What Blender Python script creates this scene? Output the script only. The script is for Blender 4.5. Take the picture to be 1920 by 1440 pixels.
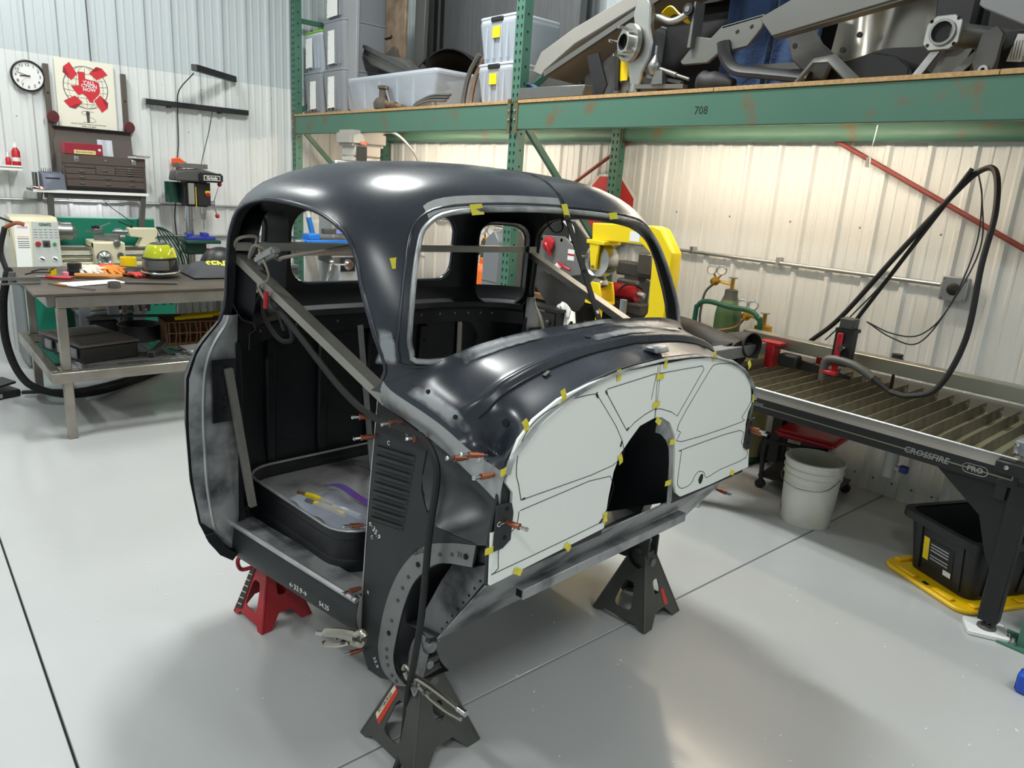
import bpy, bmesh, math, random
from mathutils import Matrix, Vector, Euler
random.seed(7)
for o in list(bpy.data.objects): bpy.data.objects.remove(o)
SC = bpy.context.scene; COL = SC.collection
PI = math.pi
# ------------------------------------------------------------------ camera
F_PX = 1365.3
def camera():
    yaw, pitch, roll = (math.radians(a) for a in (138.7248, 15.1707, -3.8968))
    f = Vector((math.cos(yaw)*math.cos(pitch), math.sin(yaw)*math.cos(pitch), -math.sin(pitch)))
    r = Vector((math.sin(yaw), -math.cos(yaw), 0)); d = f.cross(r)
    r2 = r*math.cos(roll)+d*math.sin(roll); d2 = -r*math.sin(roll)+d*math.cos(roll)
    m = Matrix(((r2.x, -d2.x, -f.x), (r2.y, -d2.y, -f.y), (r2.z, -d2.z, -f.z)))
    c = bpy.data.cameras.new('camera'); c.sensor_width = 36; c.sensor_fit = 'HORIZONTAL'
    c.lens = 36*F_PX/1920; c.clip_start = .05; c.clip_end = 60
    o = bpy.data.objects.new('camera', c); COL.objects.link(o)
    o.matrix_world = Matrix.Translation((0, 0, 1.62)) @ m.to_4x4()
    SC.camera = o
camera()
SC.view_settings.view_transform = 'Standard'; SC.view_settings.look = 'None'
SC.view_settings.gamma = 1; SC.view_settings.use_curve_mapping = False
SC.view_settings.exposure = 0.06
W = bpy.data.worlds.new('world'); SC.world = W; W.use_nodes = True
W.node_tree.nodes['Background'].inputs[0].default_value = (.8, .85, .9, 1)
W.node_tree.nodes['Background'].inputs[1].default_value = .25
# ceiling lamps of the hall: (x, y, length, along-x?, watts)
CEIL_Z = 4.7
HALL = [(-3.5, 2.1, 1.2, 1, 160), (-3.3, -1.9, 1.2, 1, 95), (1.2, 2.6, 1.2, 1, 55), (1.2, -1.9, 1.2, 1, 72), (-6.0, 0.4, 1.2, 1, 70), (4.6, .4, 1.2, 1, 55)]
def area(name, loc, sx, sy, watts, col, rot=(0, 0, 0)):
    l = bpy.data.lights.new(name, 'AREA'); l.shape = 'RECTANGLE'; l.size = sx; l.size_y = sy; l.energy = watts; l.color = col
    o = bpy.data.objects.new(name, l); COL.objects.link(o); o.location = loc; o.rotation_euler = rot
    return o
for x, y, L, ax, wt in HALL:
    area('hall_light', (x, y, CEIL_Z-.13), L if ax else .3, .3 if ax else L, wt, (.97, 1, .98))

# ------------------------------------------------------------------ materials
MATS = {}
def mat(name, col, rough=.5, metal=0, var=0, vscale=6, col2=None, bump=0, bscale=60, spec=None, trans=0, alpha=1, emit=0, mask=None, coat=0, stretch=None, obj=False):
    """procedural principled material; var mixes col with col2 by noise; mask=(low,high) sharpens that noise into patches"""
    if name in MATS: return MATS[name]
    m = bpy.data.materials.new(name); m.use_nodes = True; nt = m.node_tree; b = nt.nodes['Principled BSDF']
    b.inputs['Base Color'].default_value = (*col, 1); b.inputs['Roughness'].default_value = rough; b.inputs['Metallic'].default_value = metal
    if trans: b.inputs['Transmission Weight'].default_value = trans
    if alpha < 1: b.inputs['Alpha'].default_value = alpha
    if coat: b.inputs['Coat Weight'].default_value = coat; b.inputs['Coat Roughness'].default_value = .15
    if spec is not None: b.inputs['Specular IOR Level'].default_value = spec
    if emit: b.inputs['Emission Color'].default_value = (*col, 1); b.inputs['Emission Strength'].default_value = emit
    tc = nt.nodes.new('ShaderNodeTexCoord'); src = tc.outputs['Object']
    if stretch:
        mp = nt.nodes.new('ShaderNodeMapping'); mp.inputs['Scale'].default_value = stretch
        nt.links.new(src, mp.inputs[0]); src = mp.outputs[0]
    if var or mask:
        n = nt.nodes.new('ShaderNodeTexNoise'); n.inputs['Scale'].default_value = vscale; n.inputs['Detail'].default_value = 5
        nt.links.new(src, n.inputs['Vector'])
        lo, hi = mask if mask else (.3, .7)
        mr = nt.nodes.new('ShaderNodeMapRange'); mr.inputs[1].default_value = lo; mr.inputs[2].default_value = hi
        mr.inputs[4].default_value = var if var else 1
        nt.links.new(n.outputs[0], mr.inputs[0])
        mx = nt.nodes.new('ShaderNodeMix'); mx.data_type = 'RGBA'
        mx.inputs[6].default_value = (*col, 1); mx.inputs[7].default_value = (*(col2 or tuple(c*.6 for c in col)), 1)
        nt.links.new(mr.outputs[0], mx.inputs[0]); nt.links.new(mx.outputs[2], b.inputs['Base Color'])
        if metal or rough < .6:
            m2 = nt.nodes.new('ShaderNodeMapRange'); m2.inputs[3].default_value = max(.05, rough-.07); m2.inputs[4].default_value = min(1, rough+.12)
            nt.links.new(n.outputs[0], m2.inputs[0]); nt.links.new(m2.outputs[0], b.inputs['Roughness'])
    if bump:
        n = nt.nodes.new('ShaderNodeTexNoise'); n.inputs['Scale'].default_value = bscale; n.inputs['Detail'].default_value = 3
        nt.links.new(src, n.inputs['Vector'])
        bp = nt.nodes.new('ShaderNodeBump'); bp.inputs['Strength'].default_value = bump; bp.inputs['Distance'].default_value = .01
        nt.links.new(n.outputs[0], bp.inputs['Height']); nt.links.new(bp.outputs[0], b.inputs['Normal'])
    MATS[name] = m
    return m
def S(r, g, b):  # sRGB 0-255 to linear
    return tuple((c/255/12.92 if c/255 <= .04045 else ((c/255+.055)/1.055)**2.4) for c in (r, g, b))
M_floor = mat('floor_paint', S(184, 186, 186), .15, var=.5, vscale=1.3, col2=S(174, 175, 174), bump=.03, bscale=25)
M_joint = mat('floor_joint', S(70, 70, 70), .8)
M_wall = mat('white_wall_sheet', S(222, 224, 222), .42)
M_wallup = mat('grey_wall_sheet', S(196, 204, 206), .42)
M_galv = mat('galvanised_conduit', S(190, 192, 192), .32, .9)
M_ceil = mat('ceiling_sheet', S(190, 192, 192), .6)
M_prim = mat('cab_primer', S(44, 48, 56), .25, var=.55, vscale=3.2, col2=S(58, 63, 74), bump=.015, bscale=9, spec=.55)
M_primd = mat('cab_primer_matte', S(40, 42, 44), .55, var=.4, vscale=4, col2=S(33, 35, 37))
M_inner = mat('cab_inner_black', S(22, 24, 28), .42, var=.4, vscale=5, col2=S(14, 15, 18))
M_bare = mat('bare_sanded_steel', S(172, 174, 175), .42, .5, var=.95, vscale=7, col2=S(64, 68, 74), mask=(.44, .68))
M_bareL = mat('bright_bare_steel', S(196, 197, 197), .36, .6, var=.7, vscale=14, col2=S(150, 152, 154))
M_tube = mat('mild_steel_tube', S(176, 173, 164), .36, .65, var=.6, vscale=5, col2=S(130, 128, 122))
M_black = mat('black_powder_coat', S(24, 24, 26), .5)
M_blackp = mat('black_plastic', S(28, 29, 31), .42)
M_rubber = mat('black_rubber', S(30, 30, 31), .62)
M_dark = mat('dark_cavity', S(10, 10, 11), .8)
M_chrome = mat('bright_steel', S(205, 205, 205), .22, 1)
M_steel = mat('machined_steel', S(150, 150, 148), .34, .9, var=.5, vscale=12, col2=S(100, 100, 98))
M_white = mat('white_board', S(240, 242, 237), .36)
M_ink = mat('black_marker', S(20, 20, 22), .6)
M_chalk = mat('white_paint_marker', S(235, 235, 235), .6)
M_tape = mat('yellow_masking_tape', S(226, 214, 70), .55, var=.3, vscale=40, col2=S(210, 190, 40))
M_copper = mat('copper_plated', S(172, 106, 80), .38, .85)
M_green = mat('rack_green', S(74, 118, 100), .42, var=.55, vscale=2.6, col2=S(62, 104, 88), bump=.02, bscale=12)
M_greend = mat('rack_green_worn', S(76, 116, 98), .42, var=.85, vscale=5, col2=S(112, 92, 66), mask=(.60, .70), bump=.03, bscale=14)
M_osb = mat('particle_board', S(196, 160, 112), .75, var=.8, vscale=60, col2=S(160, 122, 76))
M_red = mat('red_enamel', S(170, 28, 38), .38)
M_yellow = mat('yellow_enamel', S(238, 208, 12), .38)
M_paper = mat('white_paper', S(236, 236, 232), .7)
M_grey = mat('grey_enamel', S(120, 124, 128), .42)
M_greyd = mat('dark_grey_enamel', S(78, 78, 76), .45, var=.3, vscale=6, col2=S(66, 66, 64))
M_cream = mat('cream_enamel', S(214, 206, 176), .42)
M_lgreen = mat('machine_green', S(22, 122, 98), .42)

# ------------------------------------------------------------------ mesh helpers
class MB:
    def __init__(s): s.bm = bmesh.new()
    def _add(s, verts, faces, M=None):
        vs = [s.bm.verts.new(M @ Vector(v) if M else v) for v in verts]
        out = []
        for f in faces:
            try: out.append(s.bm.faces.new([vs[i] for i in f]))
            except ValueError: pass
        return out
    def box(s, x0, x1, y0, y1, z0, z1, M=None):
        v = [(x, y, z) for x in (x0, x1) for y in (y0, y1) for z in (z0, z1)]
        s._add(v, [(0, 1, 3, 2), (4, 6, 7, 5), (0, 4, 5, 1), (2, 3, 7, 6), (0, 2, 6, 4), (1, 5, 7, 3)], M); return s
    def cbox(s, c, d, rz=0, M=None):
        m = Matrix.Translation(c) @ Matrix.Rotation(rz, 4, 'Z')
        if M: m = M @ m
        return s.box(-d[0]/2, d[0]/2, -d[1]/2, d[1]/2, -d[2]/2, d[2]/2, m)
    def bar(s, p0, p1, a, b, up=(0, 0, 1)):
        """rectangular bar from p0 to p1, a wide, b deep along up"""
        p0 = Vector(p0); p1 = Vector(p1); d = (p1-p0); L = d.length; d.normalize()
        u = Vector(up); sdir = d.cross(u)
        if sdir.length < 1e-4: sdir = d.cross(Vector((1, 0, 0)))
        sdir.normalize(); u = sdir.cross(d)
        m = Matrix((( d.x, sdir.x, u.x, p0.x), (d.y, sdir.y, u.y, p0.y), (d.z, sdir.z, u.z, p0.z), (0, 0, 0, 1)))
        return s.box(0, L, -a/2, a/2, -b/2, b/2, m)
    def cyl(s, p0, p1, r, r1=None, n=14, caps=True):
        p0 = Vector(p0); p1 = Vector(p1); r1 = r if r1 is None else r1
        d = (p1-p0).normalized(); a = d.orthogonal().normalized(); b = d.cross(a)
        v = []
        for p, q in ((p0, r), (p1, r1)):
            for i in range(n):
                t = 2*PI*i/n; v.append(p+(a*math.cos(t)+b*math.sin(t))*q)
        f = [(i, (i+1) % n, n+(i+1) % n, n+i) for i in range(n)]
        if caps: f += [tuple(range(n))[::-1], tuple(range(n, 2*n))]
        s._add(v, f); return s
    def lathe(s, prof, o=(0, 0, 0), axis=(0, 0, 1), n=20, arc=2*PI):
        o = Vector(o); d = Vector(axis).normalized(); a = d.orthogonal().normalized(); b = d.cross(a)
        full = abs(arc-2*PI) < 1e-6; m = n if full else n+1
        v = []
        for r, h in prof:
            for i in range(m):
                t = arc*i/n; v.append(o+d*h+(a*math.cos(t)+b*math.sin(t))*max(r, 1e-4))
        f = []
        for k in range(len(prof)-1):
            for i in range(n):
                j = (i+1) % m
                f.append((k*m+i, k*m+j, (k+1)*m+j, (k+1)*m+i))
        s._add(v, f); return s
    def sphere(s, c, r, n=12, sc=(1, 1, 1)):
        prof = [(r*math.sin(PI*k/n), -r*math.cos(PI*k/n)) for k in range(n+1)]
        o = Vector(c); v = []; f = []
        m = n*2
        for rr, h in prof:
            for i in range(m):
                t = 2*PI*i/m; v.append((o.x+max(rr, 1e-4)*math.cos(t)*sc[0], o.y+max(rr, 1e-4)*math.sin(t)*sc[1], o.z+h*sc[2]))
        for k in range(n):
            for i in range(m): f.append((k*m+i, k*m+(i+1) % m, (k+1)*m+(i+1) % m, (k+1)*m+i))
        s._add(v, f); return s
    def tube(s, pts, r, n=7, sub=6, closed=False, smooth=True, caps=True, taper=None, flat=1):
        P = spline(pts, sub, closed) if smooth and len(pts) > 2 else [Vector(p) for p in pts]
        rings = []; prev = None; N = len(P)
        for i, p in enumerate(P):
            a = P[(i+1) % N] if closed or i < N-1 else p; b = P[i-1] if closed or i > 0 else p
            t = (a-b)
            if t.length < 1e-9: t = Vector((0, 0, 1))
            t.normalize()
            if prev is None: nrm = t.orthogonal().normalized()
            else:
                nrm = prev - t*prev.dot(t)
                nrm = nrm.normalized() if nrm.length > 1e-6 else t.orthogonal().normalized()
            prev = nrm; bi = t.cross(nrm)
            rr = r if taper is None else r*taper(i/(N-1))
            rings.append([s.bm.verts.new(p+nrm*math.cos(2*PI*k/n)*rr+bi*math.sin(2*PI*k/n)*rr*flat) for k in range(n)])
        R = range(N if closed else N-1)
        for i in R:
            A = rings[i]; B = rings[(i+1) % N]
            for k in range(n): s.bm.faces.new((A[k], A[(k+1) % n], B[(k+1) % n], B[k]))
        if caps and not closed:
            s.bm.faces.new(rings[0][::-1]); s.bm.faces.new(rings[-1])
        return s
    def prism(s, poly, h0, h1, fn):
        """2-D polygon poly swept between h0 and h1; fn(a,b,h)->3-D point"""
        n = len(poly)
        v = [fn(a, b, h0) for a, b in poly]+[fn(a, b, h1) for a, b in poly]
        s._add(v, [tuple(range(n))[::-1], tuple(range(n, 2*n))]+[(i, (i+1) % n, n+(i+1) % n, n+i) for i in range(n)]); return s
    def grid(s, fn, nu, nv, closeu=False, t=0):
        """fn(a,b), a,b in 0..1; t thickens the sheet"""
        mu = nu if closeu else nu+1
        vs = [[s.bm.verts.new(fn(i/nu, j/nv)) for i in range(mu)] for j in range(nv+1)]
        fs = []
        for j in range(nv):
            for i in range(nu):
                fs.append(s.bm.faces.new((vs[j][i], vs[j][(i+1) % mu], vs[j+1][(i+1) % mu], vs[j+1][i])))
        if t:
            bmesh.ops.recalc_face_normals(s.bm, faces=fs)
            bmesh.ops.solidify(s.bm, geom=fs, thickness=t)
        return s
    def xf(s, M): bmesh.ops.transform(s.bm, matrix=M, verts=s.bm.verts); return s
    def bevel(s, w, seg=1, ang=.6):
        s.bm.normal_update()
        es = [e for e in s.bm.edges if len(e.link_faces) == 2 and e.calc_face_angle(0) > ang]
        bmesh.ops.bevel(s.bm, geom=es, offset=w, segments=seg, affect='EDGES', clamp_overlap=True); return s
    def mesh(s, name, m, ang=40, recalc=True):
        bm = s.bm
        if recalc: bmesh.ops.recalc_face_normals(bm, faces=bm.faces)
        bm.normal_update()
        for f in bm.faces: f.smooth = True
        for e in bm.edges:
            e.smooth = not (len(e.link_faces) != 2 or e.calc_face_angle(0) > math.radians(ang))
        me = bpy.data.meshes.new(name); bm.to_mesh(me); bm.free()
        if m: me.materials.append(m)
        return me
def spline(pts, sub=6, closed=False):
    P = [Vector(p) for p in pts]; N = len(P); out = []
    for i in range(N if closed else N-1):
        p0 = P[(i-1) % N] if closed or i > 0 else P[0]*2-P[1]
        p1 = P[i]; p2 = P[(i+1) % N]; p3 = P[(i+2) % N] if closed or i < N-2 else P[-1]*2-P[-2]
        for k in range(sub):
            t = k/sub
            out.append(.5*((2*p1)+(p2-p0)*t+(2*p0-5*p1+4*p2-p3)*t*t+(3*p1-p0-3*p2+p3)*t**3))
    if not closed: out.append(P[-1])
    return out
def interp(tab, x):
    if x <= tab[0][0]: return tab[0][1]
    for (a, b), (c, d) in zip(tab, tab[1:]):
        if x <= c: return b+(d-b)*(x-a)/(c-a)
    return tab[-1][1]
def sinterp(tab, x):  # smooth (catmull) interpolation
    if x <= tab[0][0]: return tab[0][1]
    if x >= tab[-1][0]: return tab[-1][1]
    for i in range(len(tab)-1):
        a, b = tab[i]; c, d = tab[i+1]
        if x <= c:
            m0 = (d-tab[i-1][1])/(c-tab[i-1][0]) if i > 0 else (d-b)/(c-a)
            m1 = (tab[i+2][1]-b)/(tab[i+2][0]-a) if i < len(tab)-2 else (d-b)/(c-a)
            t = (x-a)/(c-a); h = c-a
            return (2*t**3-3*t*t+1)*b+(t**3-2*t*t+t)*h*m0+(-2*t**3+3*t*t)*d+(t**3-t*t)*h*m1
def obj(name, me, parent=None, loc=(0, 0, 0), rot=(0, 0, 0)):
    o = bpy.data.objects.new(name, me); COL.objects.link(o); o.parent = parent; o.location = loc; o.rotation_euler = rot
    return o
def part(name, mb, m, parent, ang=40, **k):
    return obj(name, mb.mesh(name, m, ang), parent, **k)
def tag(o, label, cat, group=None):
    o['label'] = label; o['category'] = cat
    if group: o['group'] = group
    return o
def scuff_mat():
    m = bpy.data.materials.new('scuffed_bare_patch'); m.use_nodes = True; nt = m.node_tree; b = nt.nodes['Principled BSDF']; out = nt.nodes['Material Output']
    b.inputs['Base Color'].default_value = (*S(168, 171, 174), 1); b.inputs['Metallic'].default_value = .6; b.inputs['Roughness'].default_value = .42
    at = nt.nodes.new('ShaderNodeAttribute'); at.attribute_name = 'fade'
    tc = nt.nodes.new('ShaderNodeTexCoord'); n = nt.nodes.new('ShaderNodeTexNoise'); n.inputs['Scale'].default_value = 26; n.inputs['Detail'].default_value = 6
    nt.links.new(tc.outputs['Object'], n.inputs['Vector'])
    ad = nt.nodes.new('ShaderNodeMath'); ad.operation = 'ADD'; nt.links.new(at.outputs['Fac'], ad.inputs[0]); nt.links.new(n.outputs[0], ad.inputs[1])
    mr = nt.nodes.new('ShaderNodeMapRange'); mr.inputs[1].default_value = .86; mr.inputs[2].default_value = 1.36; nt.links.new(ad.outputs[0], mr.inputs[0])
    tr = nt.nodes.new('ShaderNodeBsdfTransparent'); mx = nt.nodes.new('ShaderNodeMixShader')
    nt.links.new(mr.outputs[0], mx.inputs[0]); nt.links.new(tr.outputs[0], mx.inputs[1]); nt.links.new(b.outputs[0], mx.inputs[2]); nt.links.new(mx.outputs[0], out.inputs['Surface'])
    return m
M_scuff = scuff_mat()
def scuff(fn, nu, nv, parent, name='sanded_patch', soft=4.0):
    """worn-through area: thin skin over the paint, ragged towards its rim"""
    v = [tuple(fn(i/nu, j/nv)) for j in range(nv+1) for i in range(nu+1)]
    f = [(j*(nu+1)+i, j*(nu+1)+i+1, (j+1)*(nu+1)+i+1, (j+1)*(nu+1)+i) for j in range(nv) for i in range(nu)]
    me = bpy.data.meshes.new(name); me.from_pydata(v, [], f); at = me.attributes.new('fade', 'FLOAT', 'POINT')
    at.data.foreach_set('value', [min(1, soft*min(i/nu, 1-i/nu), soft*min(j/nv, 1-j/nv))*.9 for j in range(nv+1) for i in range(nu+1)])
    for p in me.polygons: p.use_smooth = True
    me.materials.append(M_scuff); return obj(name, me, parent)
def thing(name, label, cat, loc=(0, 0, 0), rotz=0, group=None, rot=None):
    o = bpy.data.objects.new(name, None); COL.objects.link(o); o.location = loc; o.rotation_euler = rot or (0, 0, rotz); o.empty_display_size = .1
    return tag(o, label, cat, group)
def struct(name, mb, m, ang=40):
    o = obj(name, mb.mesh(name, m, ang)); o['kind'] = 'structure'; return o
def sempty(name):
    o = bpy.data.objects.new(name, None); COL.objects.link(o); o['kind'] = 'structure'; return o
def copy_tree(o, parent=None, loc=None, rotz=None, label=None):
    c = o.copy(); COL.objects.link(c); c.parent = parent
    if loc is not None: c.location = loc
    if rotz is not None: c.rotation_euler = (0, 0, rotz)
    if label: c['label'] = label
    for ch in list(o.children): copy_tree(ch, c)
    return c
def text(name, s, size, M, m, parent=None, ext=.0005, align='CENTER', shear=0, bold=0):
    cu = bpy.data.curves.new('text', 'FONT'); cu.body = s; cu.size = size; cu.extrude = ext; cu.align_x = align; cu.align_y = 'CENTER'
    cu.shear = shear; cu.offset = bold; cu.resolution_u = 2
    t = bpy.data.objects.new('text', cu); me = bpy.data.meshes.new_from_object(t); bpy.data.objects.remove(t)
    me.transform(M); me.materials.clear(); me.materials.append(m); me.name = name
    return obj(name, me, parent)
def frame(o, x, y):
    """matrix with origin o, text x direction and y direction"""
    o = Vector(o); x = Vector(x).normalized(); y = Vector(y); y = (y-x*y.dot(x)).normalized(); z = x.cross(y)
    return Matrix(((x.x, y.x, z.x, o.x), (x.y, y.y, z.y, o.y), (x.z, y.z, z.z, o.z), (0, 0, 0, 1)))
def boolean(a, b):
    """mesh a minus list of meshes b (exact)"""
    oa = bpy.data.objects.new('a', a); COL.objects.link(oa); tmp = []
    for k in b:
        ob = bpy.data.objects.new('b', k); COL.objects.link(ob); tmp.append(ob)
        md = oa.modifiers.new('x', 'BOOLEAN'); md.operation = 'DIFFERENCE'; md.object = ob; md.solver = 'EXACT'
    dg = bpy.context.evaluated_depsgraph_get(); dg.update()
    me = bpy.data.meshes.new_from_object(oa.evaluated_get(dg))
    for o in [oa]+tmp: bpy.data.objects.remove(o)
    return me
def rsharp(me, ang=35):
    bm = bmesh.new(); bm.from_mesh(me); bm.normal_update()
    for f in bm.faces: f.smooth = True
    for e in bm.edges: e.smooth = not (len(e.link_faces) != 2 or e.calc_face_angle(0) > math.radians(ang))
    bm.to_mesh(me); bm.free(); return me
def rrect(x0, x1, y0, y1, r, n=5):
    out = []
    for cx, cy, a in ((x1-r, y1-r, 0), (x0+r, y1-r, 90), (x0+r, y0+r, 180), (x1-r, y0+r, 270)):
        for k in range(n+1):
            t = math.radians(a+90*k/n); out.append((cx+r*math.cos(t), cy+r*math.sin(t)))
    return out
XY = lambda a, b, h: (a, b, h)
XZ = lambda a, b, h: (a, h, b)
YZ = lambda a, b, h: (h, a, b)

# ------------------------------------------------------------------ the room
XW, YW, ZC = -7.3, 4.344, 4.75       # left wall plane, right wall plane, ceiling
XN, YN = 6.4, -5.2                   # walls behind the camera
def room():
    fl = MB().box(XW-.1, XN+.1, YN-.1, YW+.1, -.15, -.02); floor = struct('floor', fl, M_joint)
    g = .0035
    for x0, x1 in ((XW-.1, -1.553-g), (-1.553+g, XN+.1)):
        for y0, y1 in ((YN-.1, .238-g), (.238+g, YW+.1)):
            part('floor_slab', MB().box(x0, x1, y0, y1, -.02, 0).bevel(.002), M_floor, floor)
    PITCH = .2195
    def sheet(w, z0, z1, m, n=4):
        # ribbed steel sheet in x (width), z up, ribs proud towards -y
        prof = []
        for k in range(n):
            x = k*PITCH
            prof += [(x-.026, 0), (x-.011, -.019), (x+.011, -.019), (x+.026, 0)]
            for q in (.075, .145): prof += [(x+q-.012, 0), (x+q-.006, -.0035), (x+q+.006, -.0035), (x+q+.012, 0)]
        prof.append((n*PITCH-.0262, 0))
        mb = MB()
        mb.grid(lambda a, b: (prof[round(a*(len(prof)-1))][0], prof[round(a*(len(prof)-1))][1], z0+(z1-z0)*b), len(prof)-1, 1)
        return mb.mesh('wall_panel', m, 20)
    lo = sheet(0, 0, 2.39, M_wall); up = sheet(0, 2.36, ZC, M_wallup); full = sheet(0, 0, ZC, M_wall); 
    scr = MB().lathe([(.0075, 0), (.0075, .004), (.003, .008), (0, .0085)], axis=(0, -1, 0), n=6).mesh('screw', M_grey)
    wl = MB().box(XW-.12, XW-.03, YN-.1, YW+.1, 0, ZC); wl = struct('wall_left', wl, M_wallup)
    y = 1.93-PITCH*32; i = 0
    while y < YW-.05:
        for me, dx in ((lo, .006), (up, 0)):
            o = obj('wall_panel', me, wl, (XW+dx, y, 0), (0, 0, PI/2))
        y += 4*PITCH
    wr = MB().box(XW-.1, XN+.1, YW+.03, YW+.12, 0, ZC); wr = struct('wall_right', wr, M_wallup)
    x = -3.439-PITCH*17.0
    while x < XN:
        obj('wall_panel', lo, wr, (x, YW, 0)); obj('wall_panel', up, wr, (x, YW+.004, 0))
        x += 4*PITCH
    for k in range(22):
        obj('screw', scr, wr, (-2.6+k*.11-.02, YW, .085)); 
    for k in range(9): obj('screw', scr, wr, (-3.30+k*PITCH*2, YW, 1.52))
    for k in range(8): obj('screw', scr, wl, (XW, .75+k*PITCH*1.5, 2.28), (0, 0, PI/2)); obj('screw', scr, wl, (XW, .95+k*PITCH*1.5, 1.9), (0, 0, PI/2))
    struct('wall_front', MB().box(XN, XN+.1, YN-.1, YW+.1, 0, ZC), M_wallup)
    struct('wall_near', MB().box(XW-.1, XN+.1, YN-.1, YN, 0, ZC), M_wallup)
    struct('ceiling', MB().box(XW-.1, XN+.1, YN-.1, YW+.1, ZC, ZC+.1), M_ceil)
    for (x, y, L, ax, wt), wh in zip(HALL, ('above the truck cab', 'above the open floor left of the cab', 'above the near end of the rack', 'above the photographer', 'above the welding table', 'nearest the front wall')):
        a, b = (L, .3) if ax else (.3, L)
        t = thing('ceiling_lamp', 'linear ceiling lamp hung high '+wh, 'lamp', (x, y, ZC), 0, 'linear ceiling lamps')
        part('housing', MB().box(-a/2-.03, a/2+.03, -b/2-.03, b/2+.03, -.12, -.04).bevel(.008), M_grey, t)
        part('hanger', MB().cyl((-a/3, 0, -.05), (-a/3, 0, 0), .008, n=6).cyl((a/3, 0, -.05), (a/3, 0, 0), .008, n=6), M_galv, t)
room()
# ------------------------------------------------------------------ the truck cab
BOARD_L = [(-0.643, 0.695), (-0.65, 0.83), (-0.611, 0.828), (-0.59, 0.868), (-0.592, 0.919), (-0.616, 0.947), (-0.609, 0.998), (-0.586, 1.048), (-0.54, 1.089), (-0.455, 1.126), (-0.341, 1.149), (-0.216, 1.163), (-0.025, 1.165), (-0.017, 1.092), (-0.016, 1.007), (-0.087, 0.995), (-0.129, 0.962), (-0.169, 0.926), (-0.189, 0.879), (-0.199, 0.807), (-0.203, 0.716)]
BOARD_R = [(-0.02, 1.164), (0.138, 1.164), (0.275, 1.154), (0.413, 1.132), (0.514, 1.091), (0.577, 1.03), (0.604, 0.954), (0.588, 0.929), (0.584, 0.883), (0.598, 0.844), (0.635, 0.818), (0.663, 0.709), (0.391, 0.705), (0.199, 0.709), (0.167, 0.73), (0.148, 0.77), (0.13, 0.865), (0.11, 0.933), (0.073, 0.978), (0.021, 1.003), (-0.011, 1.006), (-0.011, 1.091)]
LINES = [[(-0.561, 0.892), (-0.574, 0.934), (-0.586, 0.968), (-0.583, 1.023), (-0.558, 1.068), (-0.506, 1.099), (-0.425, 1.118), (-0.311, 1.12), (-0.298, 1.11), (-0.166, 0.966), (-0.197, 0.901), (-0.561, 0.892)], [(-0.564, 0.864), (-0.572, 0.824), (-0.621, 0.799), (-0.62, 0.733), (-0.613, 0.724), (-0.232, 0.738), (-0.211, 0.748), (-0.203, 0.871), (-0.56, 0.865)], [(-0.268, 1.119), (-0.262, 1.126), (-0.035, 1.141)], [(-0.268, 1.119), (-0.15, 0.992), (-0.115, 1.011), (-0.069, 1.026), (-0.027, 1.034)], [(-0.019, 1.139), (0.216, 1.135), (0.23, 1.123), (0.109, 0.992), (0.072, 1.011), (0.007, 1.031), (-0.023, 1.033)], [(-0.033, 1.16), (-0.016, 1.007)], [(-0.038, 1.139), (-0.046, 1.066)], [(0.27, 1.118), (0.298, 1.131), (0.399, 1.122), (0.483, 1.101), (0.544, 1.065), (0.573, 1.026), (0.594, 0.965), (0.545, 0.918), (0.545, 0.899), (0.156, 0.902), (0.143, 0.935), (0.125, 0.966), (0.27, 1.118)], [(0.165, 0.87), (0.178, 0.874), (0.548, 0.869), (0.572, 0.819), (0.614, 0.796), (0.629, 0.751), (0.447, 0.747), (0.356, 0.738), (0.333, 0.761), (0.298, 0.773), (0.274, 0.763), (0.255, 0.74), (0.207, 0.736), (0.179, 0.749), (0.167, 0.773), (0.165, 0.87)]]
TAPES = [(-0.569, 1.081, 60), (-0.442, 1.135, 70), (-0.221, 1.158, 80), (0.002, 1.169, 85), (0.278, 1.159, 80), (0.531, 1.105, 60), (0.605, 0.977, 85), (-0.017, 1.13, 0), (-0.019, 1.048, 0), (0.002, 0.995, 30), (0.096, 0.913, 5), (0.108, 0.779, 0), (-0.167, 0.913, 70), (-0.206, 0.751, 80), (-0.362, 0.709, 45), (-0.552, 0.702, 30), (-0.653, 0.791, 0), (-0.624, 0.981, -5), (0.538, 0.715, 20), (0.625, 0.82, 80)]
CLECO = [(-0.225, -0.625, 0.972), (-0.214, -0.625, 0.918), (-0.093, -0.625, 0.992), (0.009, -0.625, 0.977), (0.163, -0.625, 0.973), (0.213, -0.625, 0.996), (0.254, -0.625, 0.961), (-0.253, -0.625, 0.636), (-0.257, -0.625, 0.432), (-0.238, -0.625, 0.233)]
UC = -.55
TW = [(.285, .745), (.32, .785), (.38, .822), (.45, .85), (.60, .870), (.80, .876), (.95, .868), (1.04, .845), (1.09, .81), (1.13, .780), (1.18, .768), (1.30, .765), (1.40, .758), (1.48, .742), (1.53, .715), (1.57, .675), (1.61, .600), (1.64, .505), (1.66, .385), (1.672, .25), (1.678, .10)]
TWF = [(.26, .655), (1.02, .66), (1.07, .68), (1.12, .715), (1.16, .742), (1.20, .760), (1.30, .765)]
TR = [(.26, -1.04), (.32, -1.085), (.38, -1.10), (.60, -1.125), (.95, -1.145), (1.06, -1.14), (1.12, -1.128), (1.25, -1.125), (1.40, -1.12), (1.48, -1.108), (1.53, -1.09), (1.57, -1.06), (1.61, -1.0), (1.64, -.925), (1.66, -.84), (1.672, -.74), (1.678, -.62)]
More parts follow.
